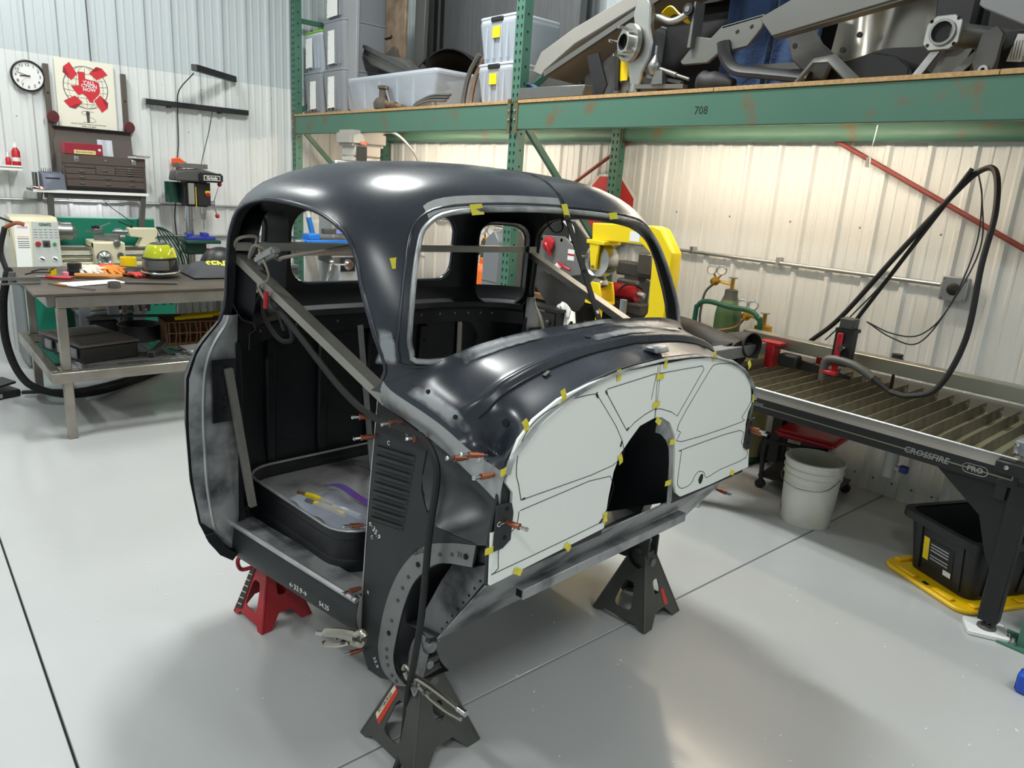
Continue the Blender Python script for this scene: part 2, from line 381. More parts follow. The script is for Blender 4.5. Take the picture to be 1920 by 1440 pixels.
TF = [(.26, .05), (1.10, .075), (1.16, .07), (1.24, .04), (1.40, -.05), (1.50, -.107), (1.56, -.145), (1.60, -.172), (1.64, -.235), (1.66, -.30), (1.672, -.40), (1.678, -.50)]
TN = [(.26, 4.6), (.95, 4.8), (1.12, 3.7), (1.2, 3.4), (1.45, 3.3), (1.55, 3.0), (1.64, 2.6), (1.68, 2.3)]
def sec(z, f=0): return (interp(TWF, z) if f and z < 1.3 else interp(TW, z)), UC-interp(TR, z), interp(TF, z)-UC, interp(TN, z)
def shell_pt(t, z):
    c = math.cos(t); s = math.sin(t); w, ar, af, n = sec(z, c > 0)
    a = af if c > 0 else ar
    return Vector((UC+a*math.copysign(abs(c)**(2/n), c), w*math.copysign(abs(s)**(2/n), s), z))
def front_u(v, z, off=0):
    w, ar, af, n = sec(z, 1); k = max(0, 1-(min(abs(v), w)/w)**n); return UC+af*k**(1/n)+off
def rear_u(v, z, off=0):
    w, ar, af, n = sec(z); k = max(0, 1-(min(abs(v), w)/w)**n); return UC-ar*k**(1/n)-off
def side_v(u, z, off=0):
    w, ar, af, n = sec(z, u > UC); a = af if u > UC else ar; k = max(0, 1-(min(abs(u-UC), a)/a)**n); return w*k**(1/n)+off
WS = [(-.60, 1.165), (-.35, 1.203), (0, 1.236), (.35, 1.203), (.60, 1.165), (.632, 1.19), (.628, 1.25), (.60, 1.35), (.565, 1.44), (.525, 1.495), (.44, 1.532), (.25, 1.550), (0, 1.556), (-.25, 1.550), (-.44, 1.532), (-.525, 1.495), (-.565, 1.44), (-.60, 1.35), (-.628, 1.25), (-.632, 1.19)]
DOOR = [(-.895, .405), (-.905, .58), (-.905, .85), (-.90, 1.08), (-.885, 1.25), (-.874, 1.37), (-.858, 1.44), (-.80, 1.492), (-.70, 1.517), (-.60, 1.524), (-.47, 1.520), (-.36, 1.504), (-.275, 1.466), (-.225, 1.405), (-.193, 1.336), (-.148, 1.24), (-.118, 1.15), (-.150, 1.09), (-.20, 1.04), (-.10, .95), (.2, .85), (.2, .40)]
RW = rrect(-.395, .395, 1.208, 1.488, .085, 6)
M_cabw = None
def cab():
    root = thing('truck_cab', 'dark primer coated vintage pickup cab shell on three jack stands, doors and glass removed', 'truck cab', (-1.512, 1.597, 0), rot=(-.02, 0, math.radians(5.5)))
    # ---- outer shell
    zs = [.285, .32, .35, .38, .45, .60, .80, .95, 1.00, 1.04, 1.07, 1.09, 1.11, 1.13, 1.155, 1.18, 1.24, 1.30, 1.35, 1.40, 1.44, 1.48, 1.505, 1.53, 1.55, 1.57, 1.59, 1.61, 1.625, 1.64, 1.65, 1.66, 1.667, 1.672, 1.676, 1.678]
    N = 112; mb = MB()
    rings = [[mb.bm.verts.new(shell_pt(2*PI*(i+.5)/N, z)) for i in range(N)] for z in zs]
    for A, B in zip(rings, rings[1:]):
        for i in range(N): mb.bm.faces.new((A[i], A[(i+1) % N], B[(i+1) % N], B[i]))
    mb.bm.faces.new(rings[-1])
    bmesh.ops.recalc_face_normals(mb.bm, faces=mb.bm.faces)
    bmesh.ops.smooth_vert(mb.bm, verts=[v for v in mb.bm.verts if v.co.z > 1.0 and v.co.z < 1.677], factor=.5, use_axis_x=True, use_axis_y=True, use_axis_z=True)
    bmesh.ops.solidify(mb.bm, geom=mb.bm.faces[:], thickness=.028)
    sh = mb.mesh('shell', M_prim)
    ws = [(p.x, p.y) for p in spline([(a, b, 0) for a, b in WS], 4, True)]
    dr = [(p.x, p.y) for p in spline([(a, b, 0) for a, b in DOOR[:-2]], 4)]+[(.2, .85), (.2, .405), (-.6, .405)]
    cuts = [MB().prism(ws, -.48, .4, YZ).mesh('c', None), MB().prism(dr, -1.2, -.42, XZ).mesh('c', None), MB().prism(dr, .42, 1.2, XZ).mesh('c', None),
            MB().prism(RW, -1.4, -.9, YZ).mesh('c', None), MB().box(-.23, .5, -1.2, 1.2, .1, 1.06).mesh('c', None), MB().box(-.88, .5, -1.2, 1.2, .1, .41).mesh('c', None)]
    for s in (-1, 1):
        c = Vector((-.997, s*.60, 0)); d = Vector((-.188, s*.133, 0)).normalized(); e = Vector((.133, s*.188, 0)).normalized()
        q = rrect(-.113, .113, 1.125, 1.468, .07, 6)
        cuts.append(MB().prism(q, -.12, .25, lambda a, b, h: c+d*h+e*a+Vector((0, 0, b))).mesh('c', None))
    me = rsharp(boolean(sh, cuts), 32); me.name = 'shell'
    me.materials.clear(); me.materials.append(M_prim); me.materials.append(M_inner)
    # inner skin of the shell is left in black
    for p in me.polygons:
        c = p.center; r = Vector((c.x-UC, c.y, (c.z-1.1)*.8 if c.z > 1.1 else 0))
        p.material_index = 1 if p.normal.dot(r) < -.02 else 0
    obj('shell', me, root)
    # roof seam bead
    pts = [(front_u(0, z, .0005), .02, z) for z in (1.575, 1.60, 1.62, 1.64, 1.652, 1.66, 1.668, 1.673)]+[(-.5, .02, 1.6795), (-.7, .02, 1.679), (-.9, .02, 1.65)]
    part('roof_seam', MB().tube(pts[:8], .0022, 5, 3), M_primd, root)
    # ---- window and door edge channels
    def channel(name, pts, r, m, closed=True, sub=4, flat=1): return part(name, MB().tube(pts, r, 6, sub, closed, flat=flat), m, root, 60)
    P = [(front_u(a, b, .003), a, b) for a, b in ws]
    channel('windshield_channel', P, .0075, M_bare, sub=1)
    P2 = [(front_u(a*1.035, 1.36+(b-1.36)*1.075, .001), a*1.035, 1.36+(b-1.36)*1.075) for a, b in ws]
    channel('windshield_lip', P2, .0045, M_prim, sub=1)
    hd = [(a, b) for a, b in ws if b > 1.50]; hd.sort()
    hl = [p for p in hd if p[0] < .03]
    mb = MB(); n = len(hl)-1
    mb.grid(lambda i, j: Vector((front_u(hl[round(i*n)][0], hl[round(i*n)][1]+.008+j*.03, .0015), hl[round(i*n)][0], hl[round(i*n)][1]+.008+j*.03)), n, 3, t=.001)
    part('header_patch', mb, M_bareL, root)
    channel('rear_window_flange', [(rear_u(a, b, -.014), a, b) for a, b in RW], .009, M_prim, sub=1)
    for s in (-1, 1):
        pts = [(u, s*side_v(u, z, -.002), z) for u, z in dr[:-3] if z > 1.10 and u < -.115]
        channel('door_drip_channel', pts, .0065, M_prim, False, sub=1)
        c = Vector((-.997, s*.60, 0)); e = Vector((.133, s*.188, 0)).normalized()
        q = rrect(-.113, .113, 1.125, 1.468, .07, 5); pts = []
        d = Vector((-.188, s*.133, 0)).normalized()
        for a, b in q:
            g = c+e*a; h0, h1 = -.12, .2
            for _ in range(24):
                h = (h0+h1)/2; y = g+d*h
                if abs(y.y) < side_v(max(y.x, UC-sec(b)[1]), b) and y.x > rear_u(0, b): h0 = h
                else: h1 = h
            y = g+d*(h0-.016); pts.append((y.x, y.y, b))
        channel('corner_window_flange', pts, .009, M_inner, sub=1)
        m_ = len(pts)
        part('corner_window_reveal', MB().grid(lambda a, b: Vector(pts[round(a*m_) % m_])-d*(.085*b)+Vector((0, 0, .012*b*(1 if pts[round(a*m_) % m_][2] > 1.3 else -1))), m_, 4, True, t=.003), M_inner, root)
    # bare patch at the foot of the near windshield pillar
    def pil(a, b):
        z = 1.135+.12*b; v = -.690+.042*a*(1-.3*b); return Vector((front_u(v, z, .0016), v, z))
    scuff(pil, 8, 12, root)
    # ---- door jambs (faces looking forward at the rear of each door opening)
    zz = [.30, .34, .39, .45, .60, .80, .95, 1.05, 1.10, 1.15]
    for s in (-1, 1):
        def jamb(a, b, k0=0.0, k1=1.0, du=0):
            z = interp([(i/9, q) for i, q in enumerate(zz)], b); u = interp([(.26, -.94), (.34, -.915), (.45, -.902), (1.1, -.895), (1.2, -.885)], z)
            out = side_v(u, z)-.008; inn = .69 if z < 1.0 else .69+.0*z
            if z < .40: out = max(inn+.01, out-.02)
            f = k0+(k1-k0)*a
            bulge = .012*math.sin(PI*f)
            return Vector((u+bulge+du, s*(out+(inn-out)*f), z))
        part('door_jamb', MB().grid(jamb, 8, 24, t=.004), M_bare, root)
        part('jamb_bead', MB().tube([jamb(.26, i/16, du=.004) for i in range(17)], .006, 6, 2), M_bareL, root)
        lt = part('latch_pocket', MB().grid(lambda a, b: Vector((-.872-.008*min(1, 16*min(a, 1-a)*min(b, 1-b)), s*(.785-.080*a), .80+.21*b)), 8, 10, t=.003), M_inner, root)
        for zq in (.83, .87, .95):
            part('latch_slot', MB().box(-.877, -.871, s*.74-.006, s*.74+.006, zq, zq+.018), M_dark, lt)
        # inner pillar post, vertical strap
        part('pillar_post', MB().bar((-.93, s*.672, .40), (-.905, s*.69, 1.06), .03, .04, (1, 0, 0)).bevel(.006), M_inner, root)
        part('pillar_strap', MB().bar((-.86, s*.735, .98), (-.845, s*.665, .49), .022, .022, (1, 0, 0)), M_tube, root)
    # ---- rocker, sill, floor
    for s in (-1, 1):
        def rk(a, b):
            u = -.945+.700*a; y = .71-.07*a; z = (.262+.15*b); bow = .012*math.sin(PI*min(1, b*1.1))
            return Vector((u, s*(y+bow-.03*(1-b)**3), z))
        part('rocker_panel', MB().grid(rk, 14, 8, t=.003), M_primd, root)
        part('sill_edge', MB().tube([(-.93+.69*k/10, s*(.712-.0062*k), .414-.0008*k) for k in range(11)], .009, 6, 1), M_bareL, root)
        def sill(a, b):
            u = -.92+.66*a; y = .705-.06*a-.15*b; z = .412 if b < .55 else .412-.016
            return Vector((u, s*y, z))
        part('sill_plate', MB().grid(sill, 10, 10, t=.003), M_bare, root)
        part('sill_slot', MB().prism([(p[0]-.42, p[1]+s*.585) for p in rrect(-.035, .035, -.014, .014, .0139, 4)], .3965, .4005, XY), M_dark, root)
    part('floor_pan', MB().box(-1.09, -.12, -.60, .60, .380, .394), M_bare, root)
    for k in range(2): part('floor_bracket', MB().bar((-.28+.05*k, -.60, .405), (-.22+.05*k, -.42, .405), .02, .02), M_bareL, root)
    # raised tank platform with rounded front corners
    pl = rrect(-1.06, -.385, -.60, .60, .11, 6)
    mb = MB()
    for (za, ra), (zb, rb) in zip([(.394, .012), (.43, .004), (.436, 0), (.50, 0), (.508, .004), (.53, 0)], [(.43, .004), (.436, 0), (.50, 0), (.508, .004), (.53, 0), (.535, -.006)]):
        def rg(z, r): return [((a+.72)*(1+r)-.72, b*(1+r), z) for a, b in pl]
        A = rg(za, ra); B = rg(zb, rb); n = len(pl)
        mb._add(A+B, [(i, (i+1) % n, n+(i+1) % n, n+i) for i in range(n)])
    part('platform_wall', mb, M_inner, root, 25)
    part('platform_floor', MB().prism([((a+.72)*.99-.72, b*.99) for a, b in pl], .478, .484, XY), M_bare, root)
    part('platform_edge', MB().tube([(a, b, .535) for a, b in pl], .005, 5, 1, True), M_bareL, root)
    # ---- back wall inside
    part('back_panel', MB().box(-1.105, -1.095, -.68, .68, .40, 1.06), M_inner, root)
    for v in (-.47, -.25, -.02, .25, .47):
        rb = part('back_rib', MB().box(-1.095, -1.075, v-.022, v+.022, .46, 1.02).bevel(.008), M_inner, root)
        for z in (.55, .75, .95): part('rib_hole', MB().cyl((-1.0755, v, z), (-1.073, v, z), .006, n=8), M_dark, rb)
    part('back_flange', MB().box(-1.095, -1.05, -.66, .66, .455, .475).bevel(.004), M_bare, root)
    def ledge(a, b):
        q = shell_pt(PI*(.64+.72*a), 1.17); ctr = Vector((-.6, 0, 1.17)); dn = (ctr-q); dn.z = 0; dn.normalize()
        prof = [(0, 1.19), (.012, 1.16), (.03, 1.13), (.065, 1.118), (.07, 1.10), (.052, 1.085), (.05, 1.03)]
        p = interp([(i/6, q[0]) for i, q in enumerate(prof)], b); z = interp([(i/6, q[1]) for i, q in enumerate(prof)], b)
        g = q+dn*(.025+p); return Vector((g.x, g.y, z))
    part('belt_ledge', MB().grid(ledge, 30, 12, t=.003), M_inner, root)
    sc = MB().lathe([(.006, 0), (.005, .003), (0, .004)], axis=(1, 0, 0), n=7).mesh('ledge_screw', M_steel)
    for k in range(13):
        p = ledge(.16+.68*k/12, .92); obj('ledge_screw', sc, root, (p.x+.002, p.y, p.z+.012))
    # ---- welded braces
    part('cross_brace', MB().bar((-.885, -.70, 1.368), (-.885, .70, 1.366), .036, .026), M_tube, root)
    part('diagonal_brace', MB().bar((-.90, -.675, 1.335), (-.17, -.61, 1.03), .042, .026), M_tube, root)
    part('diagonal_brace', MB().bar((-.885, .685, 1.345), (-.14, .60, 1.10), .042, .026), M_tube, root)
    part('upright_strap', MB().bar((-.94, -.18, 1.07), (-.90, -.13, .49), .004, .024, (0, 1, 0)), M_bareL, root)
    part('upright_strap', MB().bar((-.94, .33, 1.05), (-.92, .33, .49), .004, .024, (0, 1, 0)), M_tube, root)
    st = part('windshield_strap', MB().bar((front_u(0, 1.565, .008), .0, 1.568), (.048, .0, 1.236), .022, .004, (1, 0, .4)), M_black, root)
    for k in (.12, .55, .9):
        p = Vector((front_u(0, 1.565, .008), 0, 1.568)).lerp(Vector((.048, 0, 1.236)), k); part('strap_hole', MB().cyl(p, p+Vector((.004, 0, .0015)), .006, n=8), M_paper if k > .8 else M_dark, st)
    # ---- cowl top
    ZB = [(0, 1.232), (.5, 1.216), (.72, 1.192), (.85, 1.162), (.92, 1.135), (1, 1.085)]
    FRONT = [(0, 0, 1.181), (.3, .22, 1.168), (.55, .40, 1.130), (.72, .52, 1.082), (.84, .585, 1.03), (.93, .612, 1.005), (1, .622, .972)]
    def rim(s, du=0, k=1.0):
        a = abs(s); v = sinterp([(q[0], q[1]) for q in FRONT], a); z = sinterp([(q[0], q[2]) for q in FRONT], a)
        return Vector((.285+du, math.copysign(v*k, s), .9+(z-.9)*k if z > .9 else z))
    def back(s):
        a = abs(s); z = sinterp(ZB, a); v = .660*a
        return Vector((front_u(v, max(z, 1.09))+.004, math.copysign(v, s), z))
    def sm(x, a, b): x = min(1, max(0, (x-a)/(b-a))); return x*x*(3-2*x)
    def cowl(a, t):
        s = -1+2*a; B = back(s); E = rim(s); p = B.lerp(E, t); k = abs(s)
        p.z += .014*math.sin(PI*t)*(1-.4*k) + .020*math.exp(-t/.05)*(1-sm(t, 0, .25))
        fade = 1-sm(k, .86, .97)
        p.z -= .016*sm(t, .50, .56)*(1-.55*sm(t, .6, 1))*fade
        bump = math.exp(-((t-.49)/.03)**2)*.005*fade; p.z += bump
        # dished pockets at both ends of the ledge
        d = math.exp(-((k-.90)/.085)**2-((t-.74)/.15)**2); p.z -= .070*d; p.y -= math.copysign(.045*d, s); p.x -= .02*d
        # centre latch bump and raised vent hatch behind it
        p.z += .012*math.exp(-(s/.05)**2-((t-.80)/.12)**2)
        q = (1-sm(abs(s-.01), .20, .215))*sm(t, .20, .23)*(1-sm(t, .44, .47)); p.z += .004*q
        return p
    part('cowl_top', MB().grid(cowl, 150, 56, t=.003), M_prim, root, 50)
    for s, t, r in ((-.22, .30, .0085), (.62, .16, .006), (-.80, .72, .010), (.80, .72, .010), (-.95, .2, .006), (-.955, .5, .006)):
        p = cowl((s+1)/2, t); q = cowl((s+1)/2+.01, t)-p; w = cowl((s+1)/2, t+.01)-p; nn = q.cross(w).normalized()
        if nn.z < 0: nn = -nn
        part('cowl_hole', MB().cyl(p-nn*.002, p+nn*.004, r, n=12), M_dark, root)
    part('cowl_seam', MB().tube([cowl(.5+.5*(-.88+1.76*k/44), .552)+Vector((0, 0, .0015)) for k in range(45)], .0028, 5, 1), M_dark, root)
    part('hood_clip', MB().box(-.006, .006, -.013, .013, 0, .004).bevel(.001), M_primd, root, loc=cowl(.5-.5*.56, .60)+Vector((0, 0, .002)), rot=(.35, 0, .2))
    part('hood_clip', MB().box(-.006, .006, -.013, .013, 0, .004).bevel(.001), M_primd, root, loc=cowl(.5+.5*.56, .60)+Vector((0, 0, .002)), rot=(-.35, 0, -.2))
    lt = part('hood_latch', MB().prism([(-.022, 0), (.03, 0), (.02, .016), (-.01, .016)], -.035, .035, XZ).bevel(.004), M_bare, root, loc=cowl(.502, .84)+Vector((0, 0, -.003)))
    part('latch_pin', MB().cyl((0, -.03, .012), (0, .03, .012), .006, n=8), M_bareL, lt)
    def sand(a, b, s0, s1, t0, t1):
        p = cowl((s0+(s1-s0)*a+1)/2, t0+(t1-t0)*b); p.z += .0042; return p
    for p, dx, dz, w in ((Vector((front_u(-.642, 1.40, .012), -.625, 1.40)), 0, 1, .016), (Vector((front_u(-.36, 1.548, .012), -.36, 1.545)), 1, 0, .03), (Vector((front_u(0, 1.56, .014), .0, 1.558)), 0, 1, .03), (Vector((front_u(.25, 1.548, .010), .25, 1.552)), 1, 0, .022)):
        part('masking_tape', MB().box(-.001, .001, -.013-.01*dx, .013+.01*dx, -w/2-.006*dz, w/2+.006*dz), M_tape, root, loc=p, rot=(.1, -.35, 0))
    for q in ((.02, .44, .02, .26), (-.90, -.30, -.01, .13), (-.34, .12, .0, .07), (.30, .60, .18, .36), (-.30, .35, .30, .50), (-.999, -.93, .05, .66)):
        scuff(lambda a, b, q=q: sand(a, b, *q), 26, 14, root, soft=3.0)
    part('masking_tape', MB().box(-.022, .022, -.001, .001, -.009, .009), M_tape, root, loc=(-.03, -.498, .47))
    # front rim band, bare
    part('rim_band', MB().grid(lambda a, b: rim(-1+2*a, .002+.010*math.sin(PI*b), 1.0+.006-.030*b), 90, 4, t=.002), M_bare, root)
    # cowl sides
    for s in (-1, 1):
        def cs(a, b):
            top = cowl(0 if s < 0 else 1, a); lo = Vector((-.185+.465*a, s*.626, 1.015-.045*a-.075*a*a)); p = top.lerp(lo, b)
            p.y += s*.006*math.sin(PI*b); return p
        part('cowl_side', MB().grid(cs, 24, 8, t=.003), M_bare, root)
    # ---- firewall steel with tunnel arch
    ARCH = [(-.20, .69), (-.197, .80), (-.187, .88), (-.165, .93), (-.125, .97), (-.08, 1.0), (0, 1.012), (.05, .995), (.09, .965), (.118, .93), (.135, .87), (.15, .77), (.16, .70)]
    outl = [(-.645, .69)]+[(-.648, .80), (-.63, .915)]+[(rim(-1+2*k/40).y, rim(-1+2*k/40).z) for k in range(0, 41)]+[(.648, .80), (.645, .69)]
    poly = outl+[(.17, .69)]+ARCH[::-1]
    part('firewall', MB().prism(poly, .268, .276, YZ), M_primd, root)
    def tun(a, b):
        n = len(ARCH)-1; i = min(n-1, int(a*n)); f = a*n-i; y = ARCH[i][0]+(ARCH[i+1][0]-ARCH[i][0])*f; z = ARCH[i][1]+(ARCH[i+1][1]-ARCH[i][1])*f
        k = 1-.25*b; return Vector((.276-.40*b, -.02+(y+.02)*k, .69-.2*b+(z-.69)*k))
    part('tunnel', MB().grid(tun, 36, 8, t=.003), M_inner, root)
    part('tunnel_back', MB().box(-.12, -.112, -.25, .25, .40, .96), M_inner, root)
    def fl(a, b):
        p = tun(a, .0); k = 1-.16*b; return Vector((.280+.002*b, -.02+(p.y+.02)*k, .69+(p.z-.69)*k))
    part('tunnel_flange', MB().grid(lambda a, b: fl(.52+.48*a, b), 26, 3, t=.002), M_bare, root)
    # toe board, rail and underside
    part('toe_board', MB().grid(lambda a, b: Vector((interp([(0, .272), (.25, .228), (1, .07)], b), -.605+1.21*a, interp([(0, .70), (.25, .652), (1, .425)], b))), 8, 12, t=.004), M_bare, root)
    part('toe_closure', MB().grid(lambda a, b: Vector((.070-.20*b, -.60+1.20*a, .425-.035*b)), 6, 4, t=.004), M_primd, root)
    rl = part('front_rail', MB().box(.178, .210, -.43, .40, .538, .570).bevel(.002), M_bare, root)
    part('rail_bore', MB().box(.184, .204, -.4315, -.428, .544, .564), M_dark, rl)
    # ---- kick panels, mirrored
    KP = [(-.212, 1.02), (.012, .972), (.0, .93), (-.010, .87), (-.009, .827), (.012, .782), (.051, .752), (.12, .752), (.211, .762), (.206, .72), (.199, .698), (.091, .663), (.03, .616), (-.022, .55), (-.058, .459), (-.081, .363), (-.093, .287), (-.085, .245), (-.10, .205), (-.15, .182), (-.213, .176), (-.245, .225), (-.256, .274), (-.252, .45), (-.240, .68), (-.222, .90)]
    RO = [(.208, .76), (.116, .729), (.024, .685), (-.039, .623), (-.093, .543), (-.136, .439), (-.158, .341), (-.164, .267), (-.135, .215), (-.07, .203)]
    RI = [(.200, .698), (.091, .663), (.03, .616), (-.022, .55), (-.058, .459), (-.081, .363), (-.093, .287), (-.082, .25), (-.06, .232), (-.03, .225)]
    ro = [(p.x, p.y) for p in spline([(a, b, 0) for a, b in RO], 4)]; ri = [(p.x, p.y) for p in spline([(a, b, 0) for a, b in RI], 4)]
    for s in (-1, 1):
        kp = part('kick_panel', MB().prism(KP, s*.616, s*.620, XZ), M_primd, root)
        part('panel_edge', MB().tube([(a, s*.62, b) for a, b in KP[-5:]+KP[:1]], .0025, 5, 2), M_bareL, kp)
        for k in range(9):
            f = k/8; c0 = Vector((-.207-.019*f, s*.62, .888-.219*f)); c1 = Vector((-.039-.035*f, s*.62, .906-.211*f))
            def lv(a, b, c0=c0, c1=c1):
                p = c0.lerp(c1, a); e = min(1, 8*min(a, 1-a)); h = .0075*e**.6*math.sin(PI*min(1, b*.62))
                return p+Vector((0, s*(h+.0006), -.010+.016*b))
            part('louver', MB().grid(lv, 12, 5, t=.0012), M_primd, kp)
        part('fender_flange', MB().grid(lambda a, b: Vector((ro[round(a*36)][0]*(1-b)+ri[round(a*36)][0]*b, s*.6225, ro[round(a*36)][1]*(1-b)+ri[round(a*36)][1]*b)), 36, 2, t=.002), mat('grey_flange', S(136, 138, 138), .45, .55, var=.5, vscale=12, col2=S(116, 118, 118)), kp)
        for k in range(15):
            i = 1+k*2.4; a = ro[int(i)]; b = ri[int(i)]; c = (Vector((a[0], 0, a[1]))*.45+Vector((b[0], 0, b[1]))*.55); r = .0075 if k in (0, 4, 9) else .0055
            part('flange_hole', MB().cyl((c.x, s*.6225, c.z), (c.x, s*.6252, c.z), r, n=10), M_dark if k in (0, 4, 9) else M_greyd, kp)
        # cavity behind the flange
        part('pillar_cavity', MB().grid(lambda a, b: Vector((ri[round(a*36)][0]+.03*b, s*(.618-.13*b), ri[round(a*36)][1]+.004*b)), 36, 5, t=.003), M_inner, kp)
        tp = [(.206, .772), (.213, .652), (.135, .535), (.052, .413), (.013, .384), (-.03, .395), (-.005, .47), (.05, .58), (.10, .665), (.14, .745)]
        ts = part('toe_side', MB().prism(tp, s*.580, s*.584, XZ), mat('toe_side_grey', S(112, 114, 116), .5, .3, var=1, vscale=5, col2=S(30, 32, 36), mask=(.50, .62)), kp)
        for k in range(9):
            f = k/8; part('rivet_hole', MB().cyl((.196-.150*f, s*.584, .645-.232*f), (.196-.150*f, s*.5855, .645-.232*f), .0035, n=8), M_dark, ts)
        def crum(a, b):
            u = -.12+.11*a; v = .605-.04*b; z = .205+.035*math.sin(PI*a)*b+.10*b*b+.010*math.sin(17*a+9*b)
            return Vector((u, s*v, z))
        part('crushed_foot', MB().grid(crum, 14, 10, t=.003), M_bare, kp)
        part('foot_bracket', MB().box(-.075, -.03, s*.55-.012, s*.55+.012, .22, .36).cyl((-.03, s*.55, .33), (-.005, s*.55, .33), .018, n=12).cyl((-.03, s*.55, .27), (-.01, s*.55, .27), .014, n=12).bevel(.003), M_bare, kp)
        # scooped recess between kick panel and firewall
        top = spline([(.0, s*.62, .972), (.09, s*.612, .955), (.19, s*.605, .925), (.272, s*.60, .895)], 5)
        bot = spline([(.051, s*.62, .752), (.12, s*.62, .750), (.20, s*.62, .760), (.272, s*.618, .790)], 5)
        def rec(a, b):
            i = round(a*15); p = top[i].lerp(bot[i], b); lf = (1-a)**2*math.sin(PI*b); p.x -= .035*lf
            d = math.sin(PI*b)**.7*math.sin(PI*min(1, a))**.6 if 0 < b < 1 and 0 < a < 1 else 0
            p.y -= s*.085*d; return p
        part('recess_scoop', MB().grid(rec, 15, 16, t=.003), mat('scoop_primer', S(82, 84, 86), .34, var=.4, vscale=5, col2=S(68, 70, 72)), root)
        tb = part('firewall_tab', MB().prism([(s*a, b) for a, b in ((-.622, .90), (-.596, .895), (-.588, .87), (-.590, .80), (-.615, .785), (-.645, .785), (-.645, .90))], .286, .292, YZ).bevel(.001), M_primd, root)
        for z in (.885, .852, .812): part('tab_hole', MB().cyl((.292, s*.612, z), (.2935, s*.612, z), .0055, n=10), M_dark, tb)
        # lower front flange of the cowl above the recess, bare steel with holes
        def lf(a, b):
            p = top[round(a*15)].copy(); p.z += .008+.05*b*(1-.3*a); p.y += s*.003; p.y -= s*.02*b*a; return p
        fg = part('cowl_flange', MB().grid(lf, 15, 3, t=.002), M_bareL, root)
        for a in (.25, .45, .8): 
            p = lf(a, .45); part('flange_hole', MB().cyl(p, p+Vector((0, s*.0025, 0)), .006, n=10), M_dark, fg)
    # ---- paint-marker notes
    def note(sx, u, v, z, size, m=M_chalk, tilt=0, ax=(1, 0, 0), up=(0, 0, 1)):
        X = Vector(ax); Y = Vector(up); X2 = X*math.cos(tilt)+Y*math.sin(tilt); Y2 = Y*math.cos(tilt)-X*math.sin(tilt)
        text('marker_note', sx, size, frame((u, v, z), X2, Y2), m, root, .0003)
    note('←38.9', -.115, -.6285, 1.045, .030, tilt=-.15)
    note('C', -.155, -.6212, .915, .018); note('C', -.08, -.6212, .965, .018); note('C', .015, -.6212, .945, .018)
    note('←35.9', -.205, -.6212, .638, .024, tilt=-.5); note('C', -.215, -.6212, .612, .016)
    note('35.9', -.175, -.6212, .222, .020, tilt=-.9); note('x', -.225, -.6212, .432, .02)
    note('←33.9→', -.50, -.690, .338, .026, tilt=.0, ax=(1, .1, 0)); note('54.25', -.37, -.677, .336, .022, ax=(1, .1, 0))
    note('•28.15', -.005, -.626, .655, .022, M_ink, .55); note('31.6', .165, -.626, .715, .020, M_ink, .1)
    note('→2', .205, -.628, .985, .02, tilt=.9); note('C—', .2928, -.628, .852, .018, ax=(0, 1, 0))
    return root
CAB = cab()
CABM = Matrix.Translation((-1.512, 1.597, 0)) @ Euler((-.02, 0, math.radians(5.5))).to_matrix().to_4x4()
def cabthing(name, label, cat, loc, group=None):
    o = thing(name, label, cat, CABM @ Vector(loc), group=group); o.rotation_euler = CABM.to_euler(); return o
def boards():
    for name, P, lab in (('template_board', BOARD_L, 'white firewall template board with black marker panels, wider half left of the tunnel arch'), ('template_board', BOARD_R, 'white firewall template board right of the tunnel arch, with inked blot')):
        c = Vector((.287, sum(p[0] for p in P)/len(P), min(p[1] for p in P)))
        t = cabthing(name, lab, 'template', c)
        L = lambda a, b, h: Vector((h, a, b))-c
        part('board', MB().prism(P, .2785, .2865, L), M_white, t)
        left = P is BOARD_L
        for k, ln in enumerate(LINES):
            mv = sum(p[0] for p in ln)/len(ln)
            if (mv < -.012) != left: continue
            pts = [L(a, b, .2868) for a, b in ln]; th = .0011 if len(ln) != 2 else .0008
            part('marker_line', MB().tube(pts, th, 4, 3 if len(ln) > 7 else 1, smooth=True), M_ink, t)
        for a, b, d in TAPES:
            if (a < -.012) != left: continue
            w = .030 if d not in (-5, 0) else .036
            M = Matrix.Translation(L(a, b, .2885)) @ Matrix.Rotation(-math.radians(d), 4, 'X')
            part('masking_tape', MB().grid(lambda i, j: M @ Vector((.0012*math.sin(7*i+a*90)+.001, (i-.5)*w, (j-.5)*.017)), 5, 2, t=.0006), M_tape, t)
        if not left:
            part('ink_blot', MB().prism([(.318+.013*math.cos(q/5*PI)*(1+.15*(q % 3)), .742+.018*math.sin(q/5*PI)) for q in range(10)], .2864, .2871, L), M_ink, t)
        else:
            for q in ((-.27, 1.122, -.262, 1.112), (-.31, 1.118, -.30, 1.108), (-.168, .966, -.172, .950), (-.228, .738, -.216, .748), (-.556, .893, -.548, .894), (-.150, .993, -.144, 1.0)):
                part('marker_corner', MB().tube([L(q[0], q[1], .2868), L(q[2], q[3], .2868)], .0028, 4), M_ink, t)
boards()
